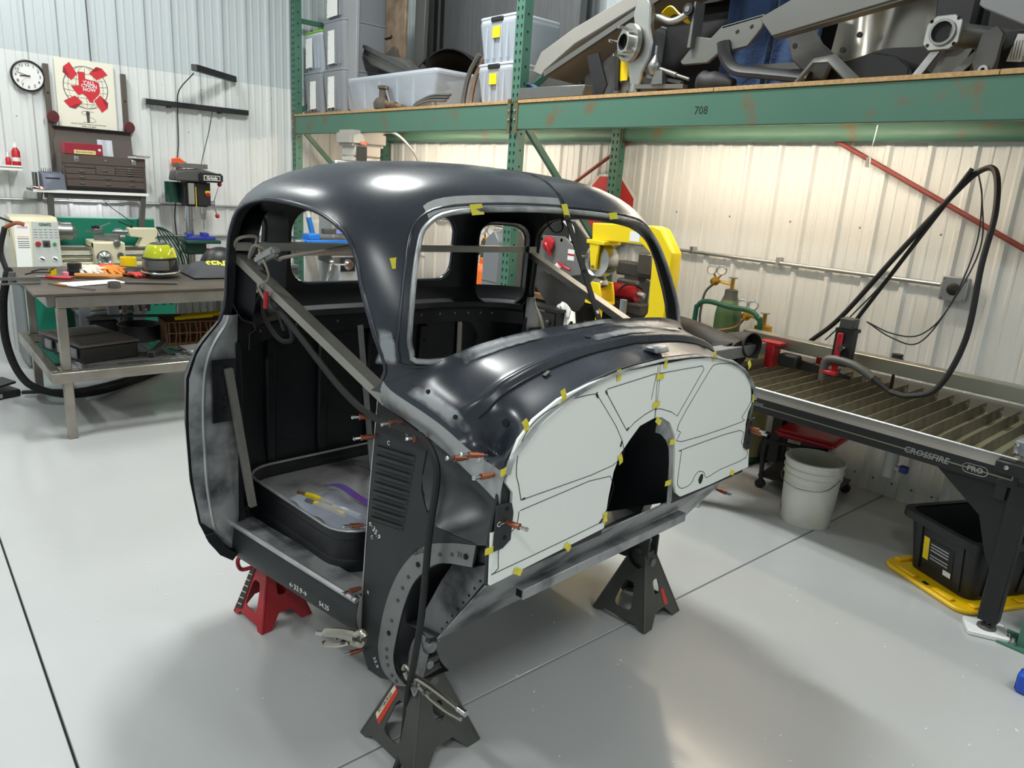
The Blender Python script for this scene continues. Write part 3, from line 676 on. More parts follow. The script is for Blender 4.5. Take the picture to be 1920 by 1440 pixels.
def clecos():
    body = MB().cyl((0, 0, 0), (0, -.012, 0), .0055, n=10).cyl((0, -.012, 0), (0, -.034, 0), .0072, n=10).lathe([(.0072, .034), (.0085, .035), (.0085, .038), (.006, .039)], axis=(0, -1, 0), n=10).mesh('body', M_copper)
    pin = MB().cyl((0, -.039, 0), (0, -.055, 0), .0045, n=8).lathe([(.0045, .055), (.006, .056), (.005, .060), (0, .061)], axis=(0, -1, 0), n=8).mesh('plunger', M_chrome)
    tip = MB().cyl((0, 0, 0), (0, .012, 0), .0022, n=6).mesh('needle', M_steel)
    lab = ['copper cleco clip in top rear corner of louvered kick panel', 'copper cleco clip on kick panel rear edge level with the top louver', 'copper cleco clip in cowl seam just above the louvers', 'copper cleco clip in cowl seam where the black cable crosses it', 'copper cleco clip in bare flange left of the paired ones', 'copper cleco clip in bare flange under the dished pocket', 'copper cleco clip in bare flange beside the wide yellow tape', 'copper cleco clip on kick panel rear edge beside the tool bag', 'copper cleco clip on kick panel rear edge above the bare sill', 'copper cleco clip at the bottom rear corner of the kick panel']
    for (u, v, z), l in zip(CLECO, lab):
        o = cabthing('cleco_clip', l, 'clip', (u, v, z), 'copper cleco clips'); o.rotation_euler = (CABM @ Euler((random.uniform(-.12, .12), 0, random.uniform(-.35, -.1))).to_matrix().to_4x4()).to_euler()
        for me in (body, pin, tip): obj(me.name, me, o)
    for (u, v, z), l, rz in (((.292, -.612, .852), 'copper cleco clip on black tab over the white template edge', 1.75), ((.290, .612, .868), 'upper copper cleco clip poking past the far template edge', 1.5), ((.290, .622, .853), 'lower copper cleco clip poking past the far template edge', 1.7), ((.20, .625, .60), 'copper cleco clip under the far lower firewall corner', 1.5)):
        o = cabthing('cleco_clip', l, 'clip', (u, v, z), 'copper cleco clips'); o.rotation_euler = (CABM @ Euler((0, -.15, rz)).to_matrix().to_4x4()).to_euler()
        for me in (body, pin, tip): obj(me.name, me, o)
clecos()
# ------------------------------------------------------------------ pallet rack
YF, YR = 3.214, 4.20     # front face of the front posts, front face of the rear posts
def P3(poly, y0, y1): return MB().prism(poly, y0, y1, XZ)
def rack():
    holes = MB()
    for k in range(66):
        z = .10+.0508*k
        for x in (-.02, .02):
            holes.prism([(x-.008, z+.008), (x, z+.014), (x+.008, z+.008), (x+.004, z-.012), (x-.004, z-.012)], -.0006, .001, XZ)
    holes = holes.mesh('slot_holes', M_dark, 20)
    sq = MB()
    for k in range(33): sq.box(-.001, .0006, -.006, .006, .12+.1016*k-.006, .12+.1016*k+.006)
    sq = sq.mesh('side_holes', M_dark, 20)
    for X, lab in ((-7.146, 'green perforated rack frame at the corner beside the grey totes'), (-3.82, 'green perforated rack frame in the middle, behind the cab roof'), (-.512, 'green perforated rack frame at the right edge with bolted foot plate')):
        t = thing('rack_frame', lab, 'rack frame', (X, YF, 0), 0, 'green rack frames')
        for y in (0, YR-YF):
            p = part('post', MB().prism([(-.04, 0), (.04, 0), (.04, .07), (.034, .07), (.034, .006), (-.034, .006), (-.034, .07), (-.04, .07)], .006, 3.5, lambda a, b, h, y=y: (a, y+b, h)), M_green, t, 30)
            h = obj('slot_holes', holes, p, (0, y, 0)); h['kind'] = 'stuff'
            h = obj('side_holes', sq, p, (.041, y+.035, 0)); h['kind'] = 'stuff'
            fp = part('foot_plate', MB().box(-.10, .10, y-.03, y+.11, 0, .008), M_green, t)
            for bx in (-.072, -.052): part('anchor_bolt', MB().cyl((bx, y-.005+(.03 if bx < -.06 else 0), .008), (bx, y-.005+(.03 if bx < -.06 else 0), .022), .011, n=6).cyl((bx, y-.005+(.03 if bx < -.06 else 0), .02), (bx, y-.005+(.03 if bx < -.06 else 0), .034), .006, n=8), M_galv, fp)
        D = YR-YF
        for z0, z1 in ((.15, .15), (.2, .75), (2.05, 1.15), (2.12, 2.12), (2.18, 2.95), (3.0, 3.0)):
            part('brace', MB().bar((0, .06, z0), (0, D+.01, z1), .03, .04), M_green, t)
    # beams
    for X0, X1, tagx in ((-7.106, -3.86, 'over the lathe end'), (-3.78, -.552, 'above the cutting table')):
        for y, nm, z0, z1 in ((YF-.012, 'front', 1.972, 2.130), (YR+.02, 'rear', 1.988, 2.105)):
            t = thing('rack_beam', 'green steel %s rack beam %s' % (nm, tagx), 'rack beam', (X0, y, z0), 0, 'green rack beams')
            L = X1-X0; h = z1-z0
            if nm == 'front': pr = [(0, 0), (.05, 0), (.05, h), (0, h)]
            else: pr = [(.012, 0), (.06, 0), (.06, h), (.03, h), (.012, h-.01), (.004, h*.6), (.0, h*.35), (.003, .02)]
            part('beam', MB().prism(pr, 0, L, lambda a, b, c: (c, a, b)).bevel(.004), M_greend, t)
            for xx, s in ((0, 1), (L, -1)):
                c = part('connector', MB().box(xx-.02 if s > 0 else xx-.012, xx+.012 if s > 0 else xx+.02, -.006, .0, -.02, h+.03), mat('rusty_green', S(92, 100, 74), .6, var=.9, vscale=26, col2=S(118, 84, 50), mask=(.45, .6)), t)
                if nm == 'front':
                    for z in (.035, .09): part('bolt', MB().lathe([(.008, .006), (.008, .012), (.004, .015), (0, .0155)], (xx-.01*s, 0, h*.35+z-.03), (0, -1, 0), 8), M_chrome, c)
    text('beam_mark', '708', .055, frame((-2.36, YF-.0125, 2.045), (1, 0, 0), (0, 0, 1)), M_ink, [o for o in bpy.data.objects if o.name.startswith('rack_beam') and o.location.x > -4 and o.location.y < 3.5][0], .0004)
    bm_ = [o for o in bpy.data.objects if o.name == 'beam_mark'][0]; bm_.location = -Vector((-3.78, YF-.012, 1.972))
    # deck boards
    for x0, x1, lab in ((-7.1, -5.3, 'particle board deck under the grey totes'), (-5.296, -3.84, 'particle board deck under the clear bins'), (-3.80, -2.3, 'particle board deck under the hub and control arms'), (-2.296, -1.06, 'particle board deck under the axle tube'), (-1.056, -.53, 'darker particle board deck at the right edge')):
        o = part('deck_board', MB().box(x0, x1, YF-.018, YR+.07, 2.131, 2.150).bevel(.001), M_osb, None); tag(o, lab, 'board', 'rack deck boards')
    # strip lamps under the deck
    for x, L, lab in ((-2.45, 1.9, 'slim strip lamp under the rack deck above the cutting table'), (-5.5, 2.3, 'slim strip lamp under the rack deck above the mill')):
        t = thing('strip_lamp', lab, 'lamp', (x, 3.75, 2.131))
        part('housing', MB().box(-L/2-.02, L/2+.02, -.05, .05, -.045, -.0005).bevel(.006), M_paper, t)
        for y in (-.028, .028): part('tube', MB().cyl((-L/2, y, -.062), (L/2, y, -.062), .013, n=12), mat('warm_tube', (1, .88, .72), .5, emit=34), t)
    t = thing('pull_chain', 'white pull cord with a small handle hanging under the green beam', 'cord', (-1.72, 3.75, 2.02))
    part('cord', MB().tube([(0, 0, 0), (-.006, 0, -.08), (-.014, 0, -.15)], .002, 5), M_paper, t)
    part('pull_handle', MB().prism([(-.008, 0), (.008, 0), (.012, -.045), (-.012, -.045)], -.006, .006, lambda a, b, h: (a-.014, h, b-.15)), M_paper, t)
rack()

# ------------------------------------------------------------------ things on the rack
DZ = 2.150
M_tote = mat('grey_tote_plastic', S(138, 141, 146), .5)
M_clear = mat('clear_plastic', S(196, 204, 214), .25, alpha=.55)
M_clearw = mat('clear_plastic_rim', S(214, 220, 228), .3, alpha=.8)
M_rust = mat('rusty_steel', S(150, 132, 112), .6, .3, var=.8, vscale=9, col2=S(98, 76, 58))
M_gunm = mat('grey_raw_steel', S(118, 118, 114), .42, .55, var=.5, vscale=4, col2=S(92, 92, 90))
M_alu = mat('cast_aluminium', S(176, 176, 172), .35, .9)
M_sheet = mat('pressed_steel', S(172, 166, 156), .25, 1, bump=.05, bscale=8)
def tote(x0, x1, z0, z1, y0, m, label, lid=None, sheet=None, group='stacked storage totes', latch=False, dy=.5):
    t = thing('storage_tote', label, 'tote', ((x0+x1)/2, y0, z0), 0, group); w = (x1-x0)/2; h = z1-z0
    def body(a, b, inner=0):
        k = .88+.12*b; q = rrect(-w*k+inner, w*k-inner, .03*(1-b)+inner, dy-.03*(1-b)-inner, .03, 3)
        n = len(q); p = q[round(a*n) % n]; return Vector((p[0], p[1], inner+b*(h-.03-inner)))
    part('body', MB().grid(body, 16, 4, True, t=-.004).prism(rrect(-w*.88, w*.88, .03, dy-.03, .03, 3), .001, .006, XY), m, t)
    rim = rrect(-w, w, 0, dy, .035, 3); n = len(rim)
    mb = MB(); A = [(a, b, h-.045) for a, b in rim]; B = [(a, b, h-.012) for a, b in rim]; Cc = [(a*.97, .5*dy+(b-.5*dy)*.97, h-.012) for a, b in rim]
    mb._add(A+B+Cc, [(i, (i+1) % n, n+(i+1) % n, n+i) for i in range(n)]+[(n+i, n+(i+1) % n, 2*n+(i+1) % n, 2*n+i) for i in range(n)])
    part('rim', mb, m if m != M_clear else M_clearw, t)
    for k in (-.55, -.2, .2, .55): part('body_rib', MB().box(w*k-.008, w*k+.008, -.001, .02, h*.1, h-.05), m, t)
    if lid: part('lid', MB().prism([(a*1.02, .5*dy+(b-.5*dy)*1.02) for a, b in rim], h-.012, h+.008, XY).bevel(.006), lid, t)
    if sheet:
        sx, sw, s0, s1 = sheet
        s = part('label_sheet', MB().prism([(sx-sw/2, s0), (sx+sw/2, s0+.005), (sx+sw/2-.004, s1), (sx-sw/2+.004, s1)], -.004, -.002, XZ), M_paper, t)
        for q in (.1, .5, .9): part('punched_hole', MB().cyl((sx-sw/2+.012, -.0045, s0+(s1-s0)*q), (sx-sw/2+.012, -.0038, s0+(s1-s0)*q), .005, n=8), M_greyd, s)
    if latch: part('latch', MB().box(-.06, .06, -.014, .01, h-.03, h).bevel(.004), M_black, t); part('yellow_note', MB().box(-.045, .035, -.006, -.003, h-.13, h-.06), M_yellow, t)
    return t
tote(-7.10, -6.74, DZ, DZ+.375, 3.30, M_tote, 'grey lidded tote at bottom of stack beside rack corner post', M_tote, (.02, .13, .05, .30))
tote(-6.70, -6.30, DZ, DZ+.375, 3.30, M_tote, 'grey lidded tote on the deck next to the clear bin', M_tote, (-.03, .13, .05, .32))
tote(-7.10, -6.74, DZ+.384, DZ+.73, 3.31, M_clear, 'clear tote with lime green lid, labels on its front', mat('lime_lid', S(120, 190, 30), .45), (-.08, .14, .04, .30))
tote(-6.70, -6.30, DZ+.384, DZ+.78, 3.30, M_tote, 'grey lidded tote resting on another grey tote beside the lime lid', M_tote, (-.03, .13, .04, .32))
tote(-6.72, -6.34, DZ+.789, DZ+1.15, 3.32, M_tote, 'uppermost grey tote, cut by the top of the picture', M_tote, (-.02, .2, .03, .3))
t = tote(-6.27, -4.88, DZ, DZ+.30, 3.32, M_clear, 'long clear plastic bin heaped with dark brackets', None, None, 'clear plastic bins')
tote(-4.40, -4.02, DZ, DZ+.265, 3.34, M_clear, 'lower clear bin with black latch and yellow note beside rack post', M_clearw, None, 'clear plastic bins', True, .4)
tote(-4.40, -4.00, DZ+.275, DZ+.56, 3.34, M_clear, 'upper clear bin with black latch and yellow note beside rack post', M_clearw, None, 'clear plastic bins', True, .4)
tote(-3.76, -3.28, DZ, DZ+.50, 3.72, M_clear, 'large clear bin behind the leaning grey hood panel', M_clearw, None, 'clear plastic bins')
def slab(name, poly, y0, y1, m, label, cat, bev=.004, group=None):
    cx = sum(p[0] for p in poly)/len(poly); zb = min(p[1] for p in poly)
    o = thing(name, label, cat, (cx, y0, zb), 0, group)
    part('sheet', MB().prism([(a-cx, b-zb) for a, b in poly], 0, y1-y0, XZ).bevel(bev), m, o)
    return o
# brackets in the long bin
o = thing('panel_brackets', 'dark pressed steel bracket sticking out of the long clear bin', 'bracket', (-5.62, 3.52, DZ+.15))
part('bracket', MB().prism([(-.62, .42), (-.45, .36), (0, .28), (.22, .16), (.45, .12), (.6, .03), (.5, .0), (.1, .1), (-.2, .18), (-.5, .26), (-.66, .36)], -.05, .05, XZ).bevel(.01), M_gunm, o)
part('flange', MB().bar((-.6, -.06, .42), (.55, -.06, .05), .03, .03), M_greyd, o)
part('plate', MB().prism([(-.6, .30), (-.3, .42), (-.2, .25), (-.5, .12)], .06, .07, XZ), M_greyd, o)
# grey wrap sheet and panels behind
o = slab('wrapped_panel', [(-6.15, DZ), (-4.15, DZ), (-4.15, 3.6), (-6.15, 3.6)], 4.05, 4.12, mat('grey_wrap', S(96, 97, 98), .35, var=.6, vscale=5, col2=S(74, 75, 77), stretch=(6, 1, .6), bump=.2, bscale=14), 'large grey wrapped panel standing at the back of the rack', 'panel')
for x in (-5.98, -5.88): part('wrap_strap', MB().box(x+5.15-.02, x+5.15+.02, -.012, 0, 0, 1.44), M_dark, o)
o = slab('grey_body_panel', [(-6.28, DZ+.04), (-6.18, DZ), (-6.16, DZ+.3), (-6.14, 3.5), (-6.42, 3.5), (-6.40, 3.0), (-6.36, 2.6)], 3.345, 3.375, mat('grey_primer_sheet', S(150, 152, 154), .5), 'pale grey body panel standing on edge behind the stacked totes', 'panel')
o = slab('rusted_panel', [(-6.12, DZ), (-5.83, DZ), (-5.80, 3.5), (-6.14, 3.5)], 3.62, 3.65, M_rust, 'rust speckled beige body panel standing behind the long bin', 'panel')
for z in (.35, .65): part('panel_slot', MB().tube([(-.16, -.004, z), (-.06, -.004, z+.004), (-.05, -.004, z+.02)], .008, 6), M_dark, o)
o = slab('rib_panel', [(-5.80, DZ), (-5.66, DZ), (-5.62, 3.5), (-5.78, 3.5)], 3.70, 3.74, M_greyd, 'dark grey narrow panel beside the rusted one', 'panel')
o = thing('black_fender', 'glossy black fender lying behind the clear bin', 'fender', (-5.30, 3.86, DZ))
part('skin', MB().grid(lambda a, b: Vector((-.62+1.25*a, -.16+.3*b, .02+.50*math.sin(PI*(.12+.80*a))**.8*(1-.35*b*b))), 20, 8, t=.01), mat('gloss_black', S(18, 18, 19), .2), o)
o = thing('wheel_arch_strips', 'pair of curved steel fender rims leaning beside the clear bins', 'fender rim', (-4.68, 3.42, DZ))
for k, m in ((0, M_gunm), (1, M_rust)): part('rim', MB().tube([(.02+.05*k, .03*k, 0), (.03+.05*k, .03*k, .10), (.08+.05*k, .03*k, .24), (.19+.05*k, .03*k, .36)], .018, 6, 5), m, o)
o = thing('fender_arcs', 'stack of curved dark steel strips lying on the deck edge', 'strips', (-4.95, 3.30, DZ))
for k in range(3): part('strip', MB().tube([(-.22, .02*k, .01+.02*k), (0, .02*k, .05+.022*k), (.24, .02*k, .045+.022*k)], .011, 5, 5), M_gunm if k != 1 else M_greyd, o)
o = thing('steering_box', 'dirty brown cast steering box standing before the long bin', 'casting', (-5.56, 3.27, DZ))
part('housing', MB().lathe([(.03, 0), (.075, .01), (.08, .05), (.06, .085), (.035, .10), (.033, .16), (.045, .165), (.045, .185), (.02, .19)], n=14), mat('dirty_casting', S(92, 84, 72), .7, var=.8, vscale=14, col2=S(62, 56, 48)), o)
part('side_shaft', MB().cyl((.05, 0, .05), (.20, 0, .03), .028).cyl((.2, 0, .03), (.3, 0, .02), .016), M_rust, o)
part('input_shaft', MB().cyl((.14, -.01, .03), (.07, -.01, .145), .012), M_gunm, o)
part('cover_ear', MB().cyl((-.05, 0, .165), (.05, 0, .17), .012, n=8), M_rust, o)
o = thing('mount_plate', 'flat grey steel plate lying beside the steering box', 'plate', (-5.24, 3.26, DZ)); part('plate', MB().prism([(-.1, 0), (.12, .0), (.15, .05), (-.05, .05)], .002, .016, XY), M_gunm, o); part('lug', MB().cyl((0, .02, .016), (0, .02, .03), .012, n=8), M_steel, o)
# right bay
o = thing('hood_panel', 'long grey hood panel leaning up to the right behind the rack post', 'panel', (-3.755, 3.285, DZ+.05), .16)
part('skin', MB().prism([(0, .13), (.06, .24), (.30, .36), (.98, .62), (1.35, .78), (1.38, .72), (1.0, .55), (.32, .27), (.1, .13), (.08, .10)], 0, .40, XZ).bevel(.006), mat('dusty_grey_panel', S(146, 143, 136), .5, var=.4, vscale=5, col2=S(120, 118, 112)), o)
part('edge_lip', MB().bar((.10, .01, .11), (1.0, .01, .535), .03, .03), M_gunm, o)
o = slab('box_beam', [(-3.775, DZ+.001), (-3.20, DZ+.001), (-3.19, DZ+.062), (-3.775, DZ+.072)], 3.20, 3.275, M_gunm, 'grey box section lying along the deck edge by the rack post', 'steel section')
o = thing('shop_rag', 'blue rag tucked under the leaning hood panel', 'rag', (-3.72, 3.26, DZ+.074)); part('cloth', MB().grid(lambda a, b: Vector((-.09+.18*a, .06*b, .012+.014*math.sin(6*a)+.008*math.sin(9*b+a*4))), 10, 6, t=.005), mat('blue_rag', S(60, 84, 118), .9), o)
o = thing('cab_mount', 'black folded bracket with fins under the hood panel', 'bracket', (-3.22, 3.35, DZ))
part('plate', MB().prism([(-.12, .25), (-.03, .26), (.06, .08), (.02, .0), (-.02, .0), (-.07, .12)], 0, .012, XZ), M_black, o)
part('web', MB().prism([(-.02, 0), (.15, .02), (.28, .12), (.24, .22), (.1, .06)], .05, .07, XZ), M_gunm, o); part('fin', MB().bar((.12, .03, .05), (.10, .03, .27), .02, .03), M_black, o)
o = thing('wheel_hub', 'machined aluminium hub and upright with five wheel studs', 'hub', (-2.95, 3.34, DZ+.03))
part('upright', MB().prism([(-.03, .50), (.03, .51), (.075, .42), (.08, .33), (.11, .25), (.10, .17), (.06, .10), (.045, .02), (-.02, .02), (-.05, .12), (-.05, .2), (-.02, .3), (-.05, .4)], 0, .045, XZ).bevel(.008), M_alu, o)
part('hub_plate', MB().lathe([(.0, -.01), (.10, -.01), (.10, .018), (.055, .02), (.055, .05), (.043, .05), (.043, .0), (0, 0)], (-.045, -.005, .255), (-.25, -1, 0), 24), M_alu, o)
part('hub_bore', MB().lathe([(0, .019), (.042, .02), (.043, .048)], (-.045, -.006, .255), (-.25, -1, 0), 16), M_dark, o)
for k in range(5):
    a = 2*PI*k/5+.5; c = Vector((-.045+.075*math.cos(a), -.02, .255+.075*math.sin(a))); part('wheel_stud', MB().cyl(c, c+Vector((-.016, -.06, 0)), .008, n=8), M_chrome, o)
part('ball_joint', MB().cyl((.0, .02, -.005), (.0, .02, .04), .035, .03, 16), M_steel, o)
o = thing('paper_tag', 'yellow parts tag hanging behind the wheel hub', 'tag', (-3.07, 3.385, DZ+.10)); part('sheet', MB().box(-.035, .035, 0, .004, 0, .22).box(.02, .12, .006, .01, .02, .16), M_yellow, o)
o = thing('yellow_glove', 'yellow rag draped over the upper control arm', 'rag', (-2.84, 3.45, DZ+.40)); part('cloth', MB().grid(lambda a, b: Vector((-.05+.17*a, .05*b, .05+.03*math.sin(5*a)-.03*b)), 10, 5, t=.006), M_yellow, o)
o = thing('control_arm', 'bent silver control arm reaching from the hub', 'control arm', (-2.90, 3.40, DZ+.02))
part('tube', MB().tube([(0, 0, .40), (.05, 0, .39), (.12, 0, .365), (.18, .0, .37), (.24, .01, .40)], .018, 10, 6), M_alu, o); part('bushing', MB().cyl((.25, -.03, .405), (.25, .05, .405), .03, n=16), M_black, o); part('bushing_core', MB().cyl((.25, -.034, .405), (.25, -.028, .405), .015), M_steel, o)
o = thing('tie_rod', 'steering tie rod with ball joint below the control arm', 'tie rod', (-2.82, 3.36, DZ+.02))
part('joint', MB().lathe([(.01, .19), (.03, .16), (.04, .14), (.035, .11), (.02, .09)], (0, 0, 0), (0, 0, 1), 14), M_steel, o); part('rod', MB().cyl((0, 0, .13), (.14, .02, .085), .014).cyl((.14, .02, .085), (.22, .03, .06), .009), M_gunm, o); part('stud', MB().cyl((0, 0, .18), (0, 0, .24), .009, n=8), M_chrome, o)
o = thing('lower_arm', 'low steel control arm lying along the deck behind the hub', 'control arm', (-2.9, 3.36, DZ))
part('arm', MB().bar((-.05, 0, .055), (.28, .03, .045), .05, .022).bar((.02, .02, .11), (.24, .05, .07), .03, .018), M_gunm, o); part('bracket', MB().prism([(.08, .06), (.16, .06), (.15, .13), (.10, .13)], -.02, .02, XZ), M_steel, o)
o = thing('shock_absorber', 'black rubber bellows damper lying behind the tie rod', 'damper', (-2.55, 3.42, DZ+.065)); part('bellows', MB().lathe([(.0, 0), (.05, .0), (.062, .02), (.055, .05), (.062, .08), (.055, .11), (.045, .15), (.03, .2), (0, .2)], (0, 0, .0), (1, .1, -.1), 16), M_rubber, o)
o = thing('crossmember', 'grey steel frame crossmember with slotted end plate', 'crossmember', (-2.62, 3.42, DZ+.16))
part('web', MB().prism([(-.08, .02), (-.02, .08), (.0, .14), (.1, .12), (.16, .17), (.40, .20), (.40, .14), (.33, .06), (.16, .04), (.1, .0), (-.06, 0)], 0, .02, XZ).bevel(.005), M_gunm, o)
part('flange', MB().prism([(.16, .17), (.40, .20), (.405, .19), (.17, .16)], .0, .14, XZ), M_gunm, o); part('upright_plate', MB().prism([(-.02, .08), (.0, .08), (.005, .30), (-.005, .30)], -.03, .05, XZ), M_gunm, o)
for x, z, w in ((.26, .135, .008), (.34, .15, .008), (.20, .09, .008)): part('slot', MB().bar((x-w, -.0015, z-w*.6), (x+w, -.0015, z+w*.6), .002, .013, (0, 0, 1)), M_dark, o)
M_blanket = mat('blue_quilt', S(52, 76, 116), .9, var=.7, vscale=3, col2=S(34, 48, 76), bump=.9, bscale=38)
for x, w, lab in ((-2.57, .30, 'quilted blue moving blanket hanging behind the crossmember'), (-2.27, .26, 'darker folded blue moving blanket behind the big plate')):
    o = thing('moving_blanket', lab, 'blanket', (x, 3.78, DZ)); part('cloth', MB().grid(lambda a, b: Vector((-w/2+w*a+.02*math.sin(4*b), .03*math.sin(9*a)+.05*b, 1.0*b)), 16, 14, t=.02), M_blanket, o)
o = thing('suspension_arm', 'black bent suspension arm sweeping along the deck', 'suspension arm', (-2.42, 3.40, DZ+.01)); part('arm', MB().tube([(0, 0, .24), (.03, 0, .16), (.10, 0, .10), (.25, 0, .075), (.5, 0, .04)], .035, 8, 6, flat=.6), M_black, o); part('lower_arm', MB().tube([(.1, .06, .02), (.3, .06, .012), (.55, .06, .012)], .012, 6), M_black, o); part('upper_strut', MB().bar((.12, .1, .12), (.42, .12, .115), .03, .03), M_greyd, o)
o = slab('wing_plate', [(-2.16, 2.462), (-2.08, 2.375), (-1.44, 2.475), (-1.30, 2.62), (-1.75, 2.62)], 3.29, 3.32, M_gunm, 'large flat grey steel plate tilted above the deck', 'steel plate')
part('plate_edge', MB().bar((-.33, .04, .0), (.30, .04, .095), .06, .01), M_gunm, o)
o = thing('inner_fender', 'bright pressed steel inner panel behind the tilted plate', 'panel', (-1.72, 3.62, DZ+.14)); part('skin', MB().grid(lambda a, b: Vector((-.24+.46*a, .06*math.sin(3*a+b)+.03*math.sin(8*a), .02*math.sin(4*a)+.26*b+.07*a)), 18, 10, t=.004), M_sheet, o); 
for x, z in ((-.10, .12), (-.17, .06)): part('hole', MB().cyl((x, -.012, z), (x, .0, z), .013, n=12), M_dark, o)
o = thing('curved_arm', 'dark grey curved stamped arm under the tilted plate', 'stamping', (-1.98, 3.42, DZ)); part('stamping', MB().prism([(-.12, .30), (.0, .31), (.08, .20), (.16, .14), (.12, .04), (.05, .05), (-.06, .14)], 0, .03, XZ).bevel(.008), M_greyd, o); part('hole', MB().cyl((-.05, -.002, .2), (-.05, .001, .2), .012), M_dark, o)
o = thing('skid_bracket', 'dark hat shaped bracket standing on the deck edge', 'bracket', (-1.79, 3.30, DZ)); part('strip', MB().tube([(-.14, 0, .005), (-.06, 0, .10), (.02, 0, .105), (.14, 0, .005)], .012, 6, 1, smooth=False, flat=2.2), M_greyd, o)
o = thing('wheel_arch_liner', 'black half round wheel arch liner on the deck', 'liner', (-1.60, 3.44, DZ)); part('liner', MB().grid(lambda a, b: Vector((-.07+.20*math.sin(PI*.5*a), .02+.25*b, .005+.14*math.cos(PI*.5*a))), 12, 4, t=.006), M_black, o); part('face', MB().prism([(-.07, .003), (.11, .003), (.10, .07), (.04, .12), (-.07, .14)], .01, .02, XZ), mat('slate_plastic', S(44, 48, 52), .5), o)
o = thing('axle_housing', 'axle tube with square four bolt flange facing out', 'axle', (-1.345, 3.36, DZ+.17))
part('flange', MB().prism([(a, b) for a, b in ((-.075, -.03), (-.05, -.055), (.03, -.055), (.06, -.03), (.062, .05), (.03, .075), (-.04, .075), (-.072, .045))], 0, .018, XZ).bevel(.003), M_alu, o)
part('flange_ring', MB().lathe([(.050, .0), (.050, .012), (.040, .012), (.038, -.03)], (-.005, 0, .01), (0, -1, 0), 24), M_steel, o); part('bore', MB().cyl((-.005, -.002, .01), (-.005, .02, .01), .040, n=20), M_dark, o)
for x, z in ((-.055, .055), (.045, .058), (-.055, -.035), (.045, -.036)): part('bolt_hole', MB().cyl((x, -.0015, z), (x, .001, z), .007, n=10), M_dark, o)
part('tube', MB().cyl((0, .018, .01), (.33, .42, -.02), .045, n=20), M_gunm, o)
part('strut', MB().bar((-.02, .02, -.05), (-.085, .0, -.165), .03, .014, (0, 1, 0)), M_steel, o); part('gusset', MB().prism([(.0, -.05), (.10, -.05), (.07, -.13), (.03, -.165), (-.05, -.165)], .05, .06, XZ), M_gunm, o); part('side_strut', MB().bar((.12, .06, -.07), (.055, .02, -.16), .03, .012, (0, 1, 0)), M_gunm, o)
o = thing('trailing_bracket', 'dark axle bracket with a round bushing eye', 'bracket', (-1.16, 3.40, DZ+.005)); part('plate', MB().prism([(-.05, 0), (.0, .0), (.015, .06), (.02, .16), (-.01, .19), (-.06, .16), (-.075, .06)], 0, .02, XZ).bevel(.004), M_greyd, o); part('bushing', MB().lathe([(.008, 0), (.008, .03), (.018, .03), (.018, 0)], (-.018, 0, .025), (0, -1, 0), 14), M_alu, o)
o = slab('cover_panel', [(-1.21, 2.40), (-1.19, 2.385), (-.95, 2.265), (-.6, 2.40), (-.6, 2.75), (-1.19, 2.55)], 3.285, 3.31, mat('smooth_grey_plastic', S(126, 127, 128), .5), 'smooth grey panel jutting in from the top right corner', 'panel')
o = thing('black_case', 'black box with a white printed warning label, behind the axle', 'box', (-1.04, 3.52, DZ)); part('case', MB().box(-.14, .3, 0, .3, .001, .2).bevel(.008), M_black, o)
l = part('warning_label', MB().prism([(-.11, .08), (-.02, .07), (-.01, .17), (-.09, .18)], -.003, -.001, XZ), M_paper, o)
text('lettering', 'IMPORTANT', .020, frame((-.045, -.004, .122), (.06, 0, 1), (-1, 0, .06)), M_ink, l, .0003)
for k in range(4): part('print_line', MB().box(-.098+.010*k, -.096+.010*k, -.0036, -.003, .085, .155), M_ink, l)
# added black slabs that fill the dark background and hide the wall
for x, z0, dz, lab in ((-3.05, 0, .95, 'added dark backing slab standing behind the wheel hub'), (-1.9, 0, .90, 'added dark backing slab behind the tilted plate'), (-1.0, 0, .95, 'added dark backing slab at the right end of the rack')):
    o = thing('dark_backing', lab, 'backing slab', (x, 3.98, DZ), 0, 'black backing slabs'); part('web', MB().prism([(-.42, 0), (.42, 0), (.44, dz*.7), (.3, dz), (-.3, dz), (-.44, dz*.8)], 0, .10, XZ).bevel(.02), mat('backing_black', S(9, 9, 10), .6), o); part('top_flange', MB().box(-.45, .45, -.08, .0, dz*.62, dz*.66), MATS['backing_black'], o)

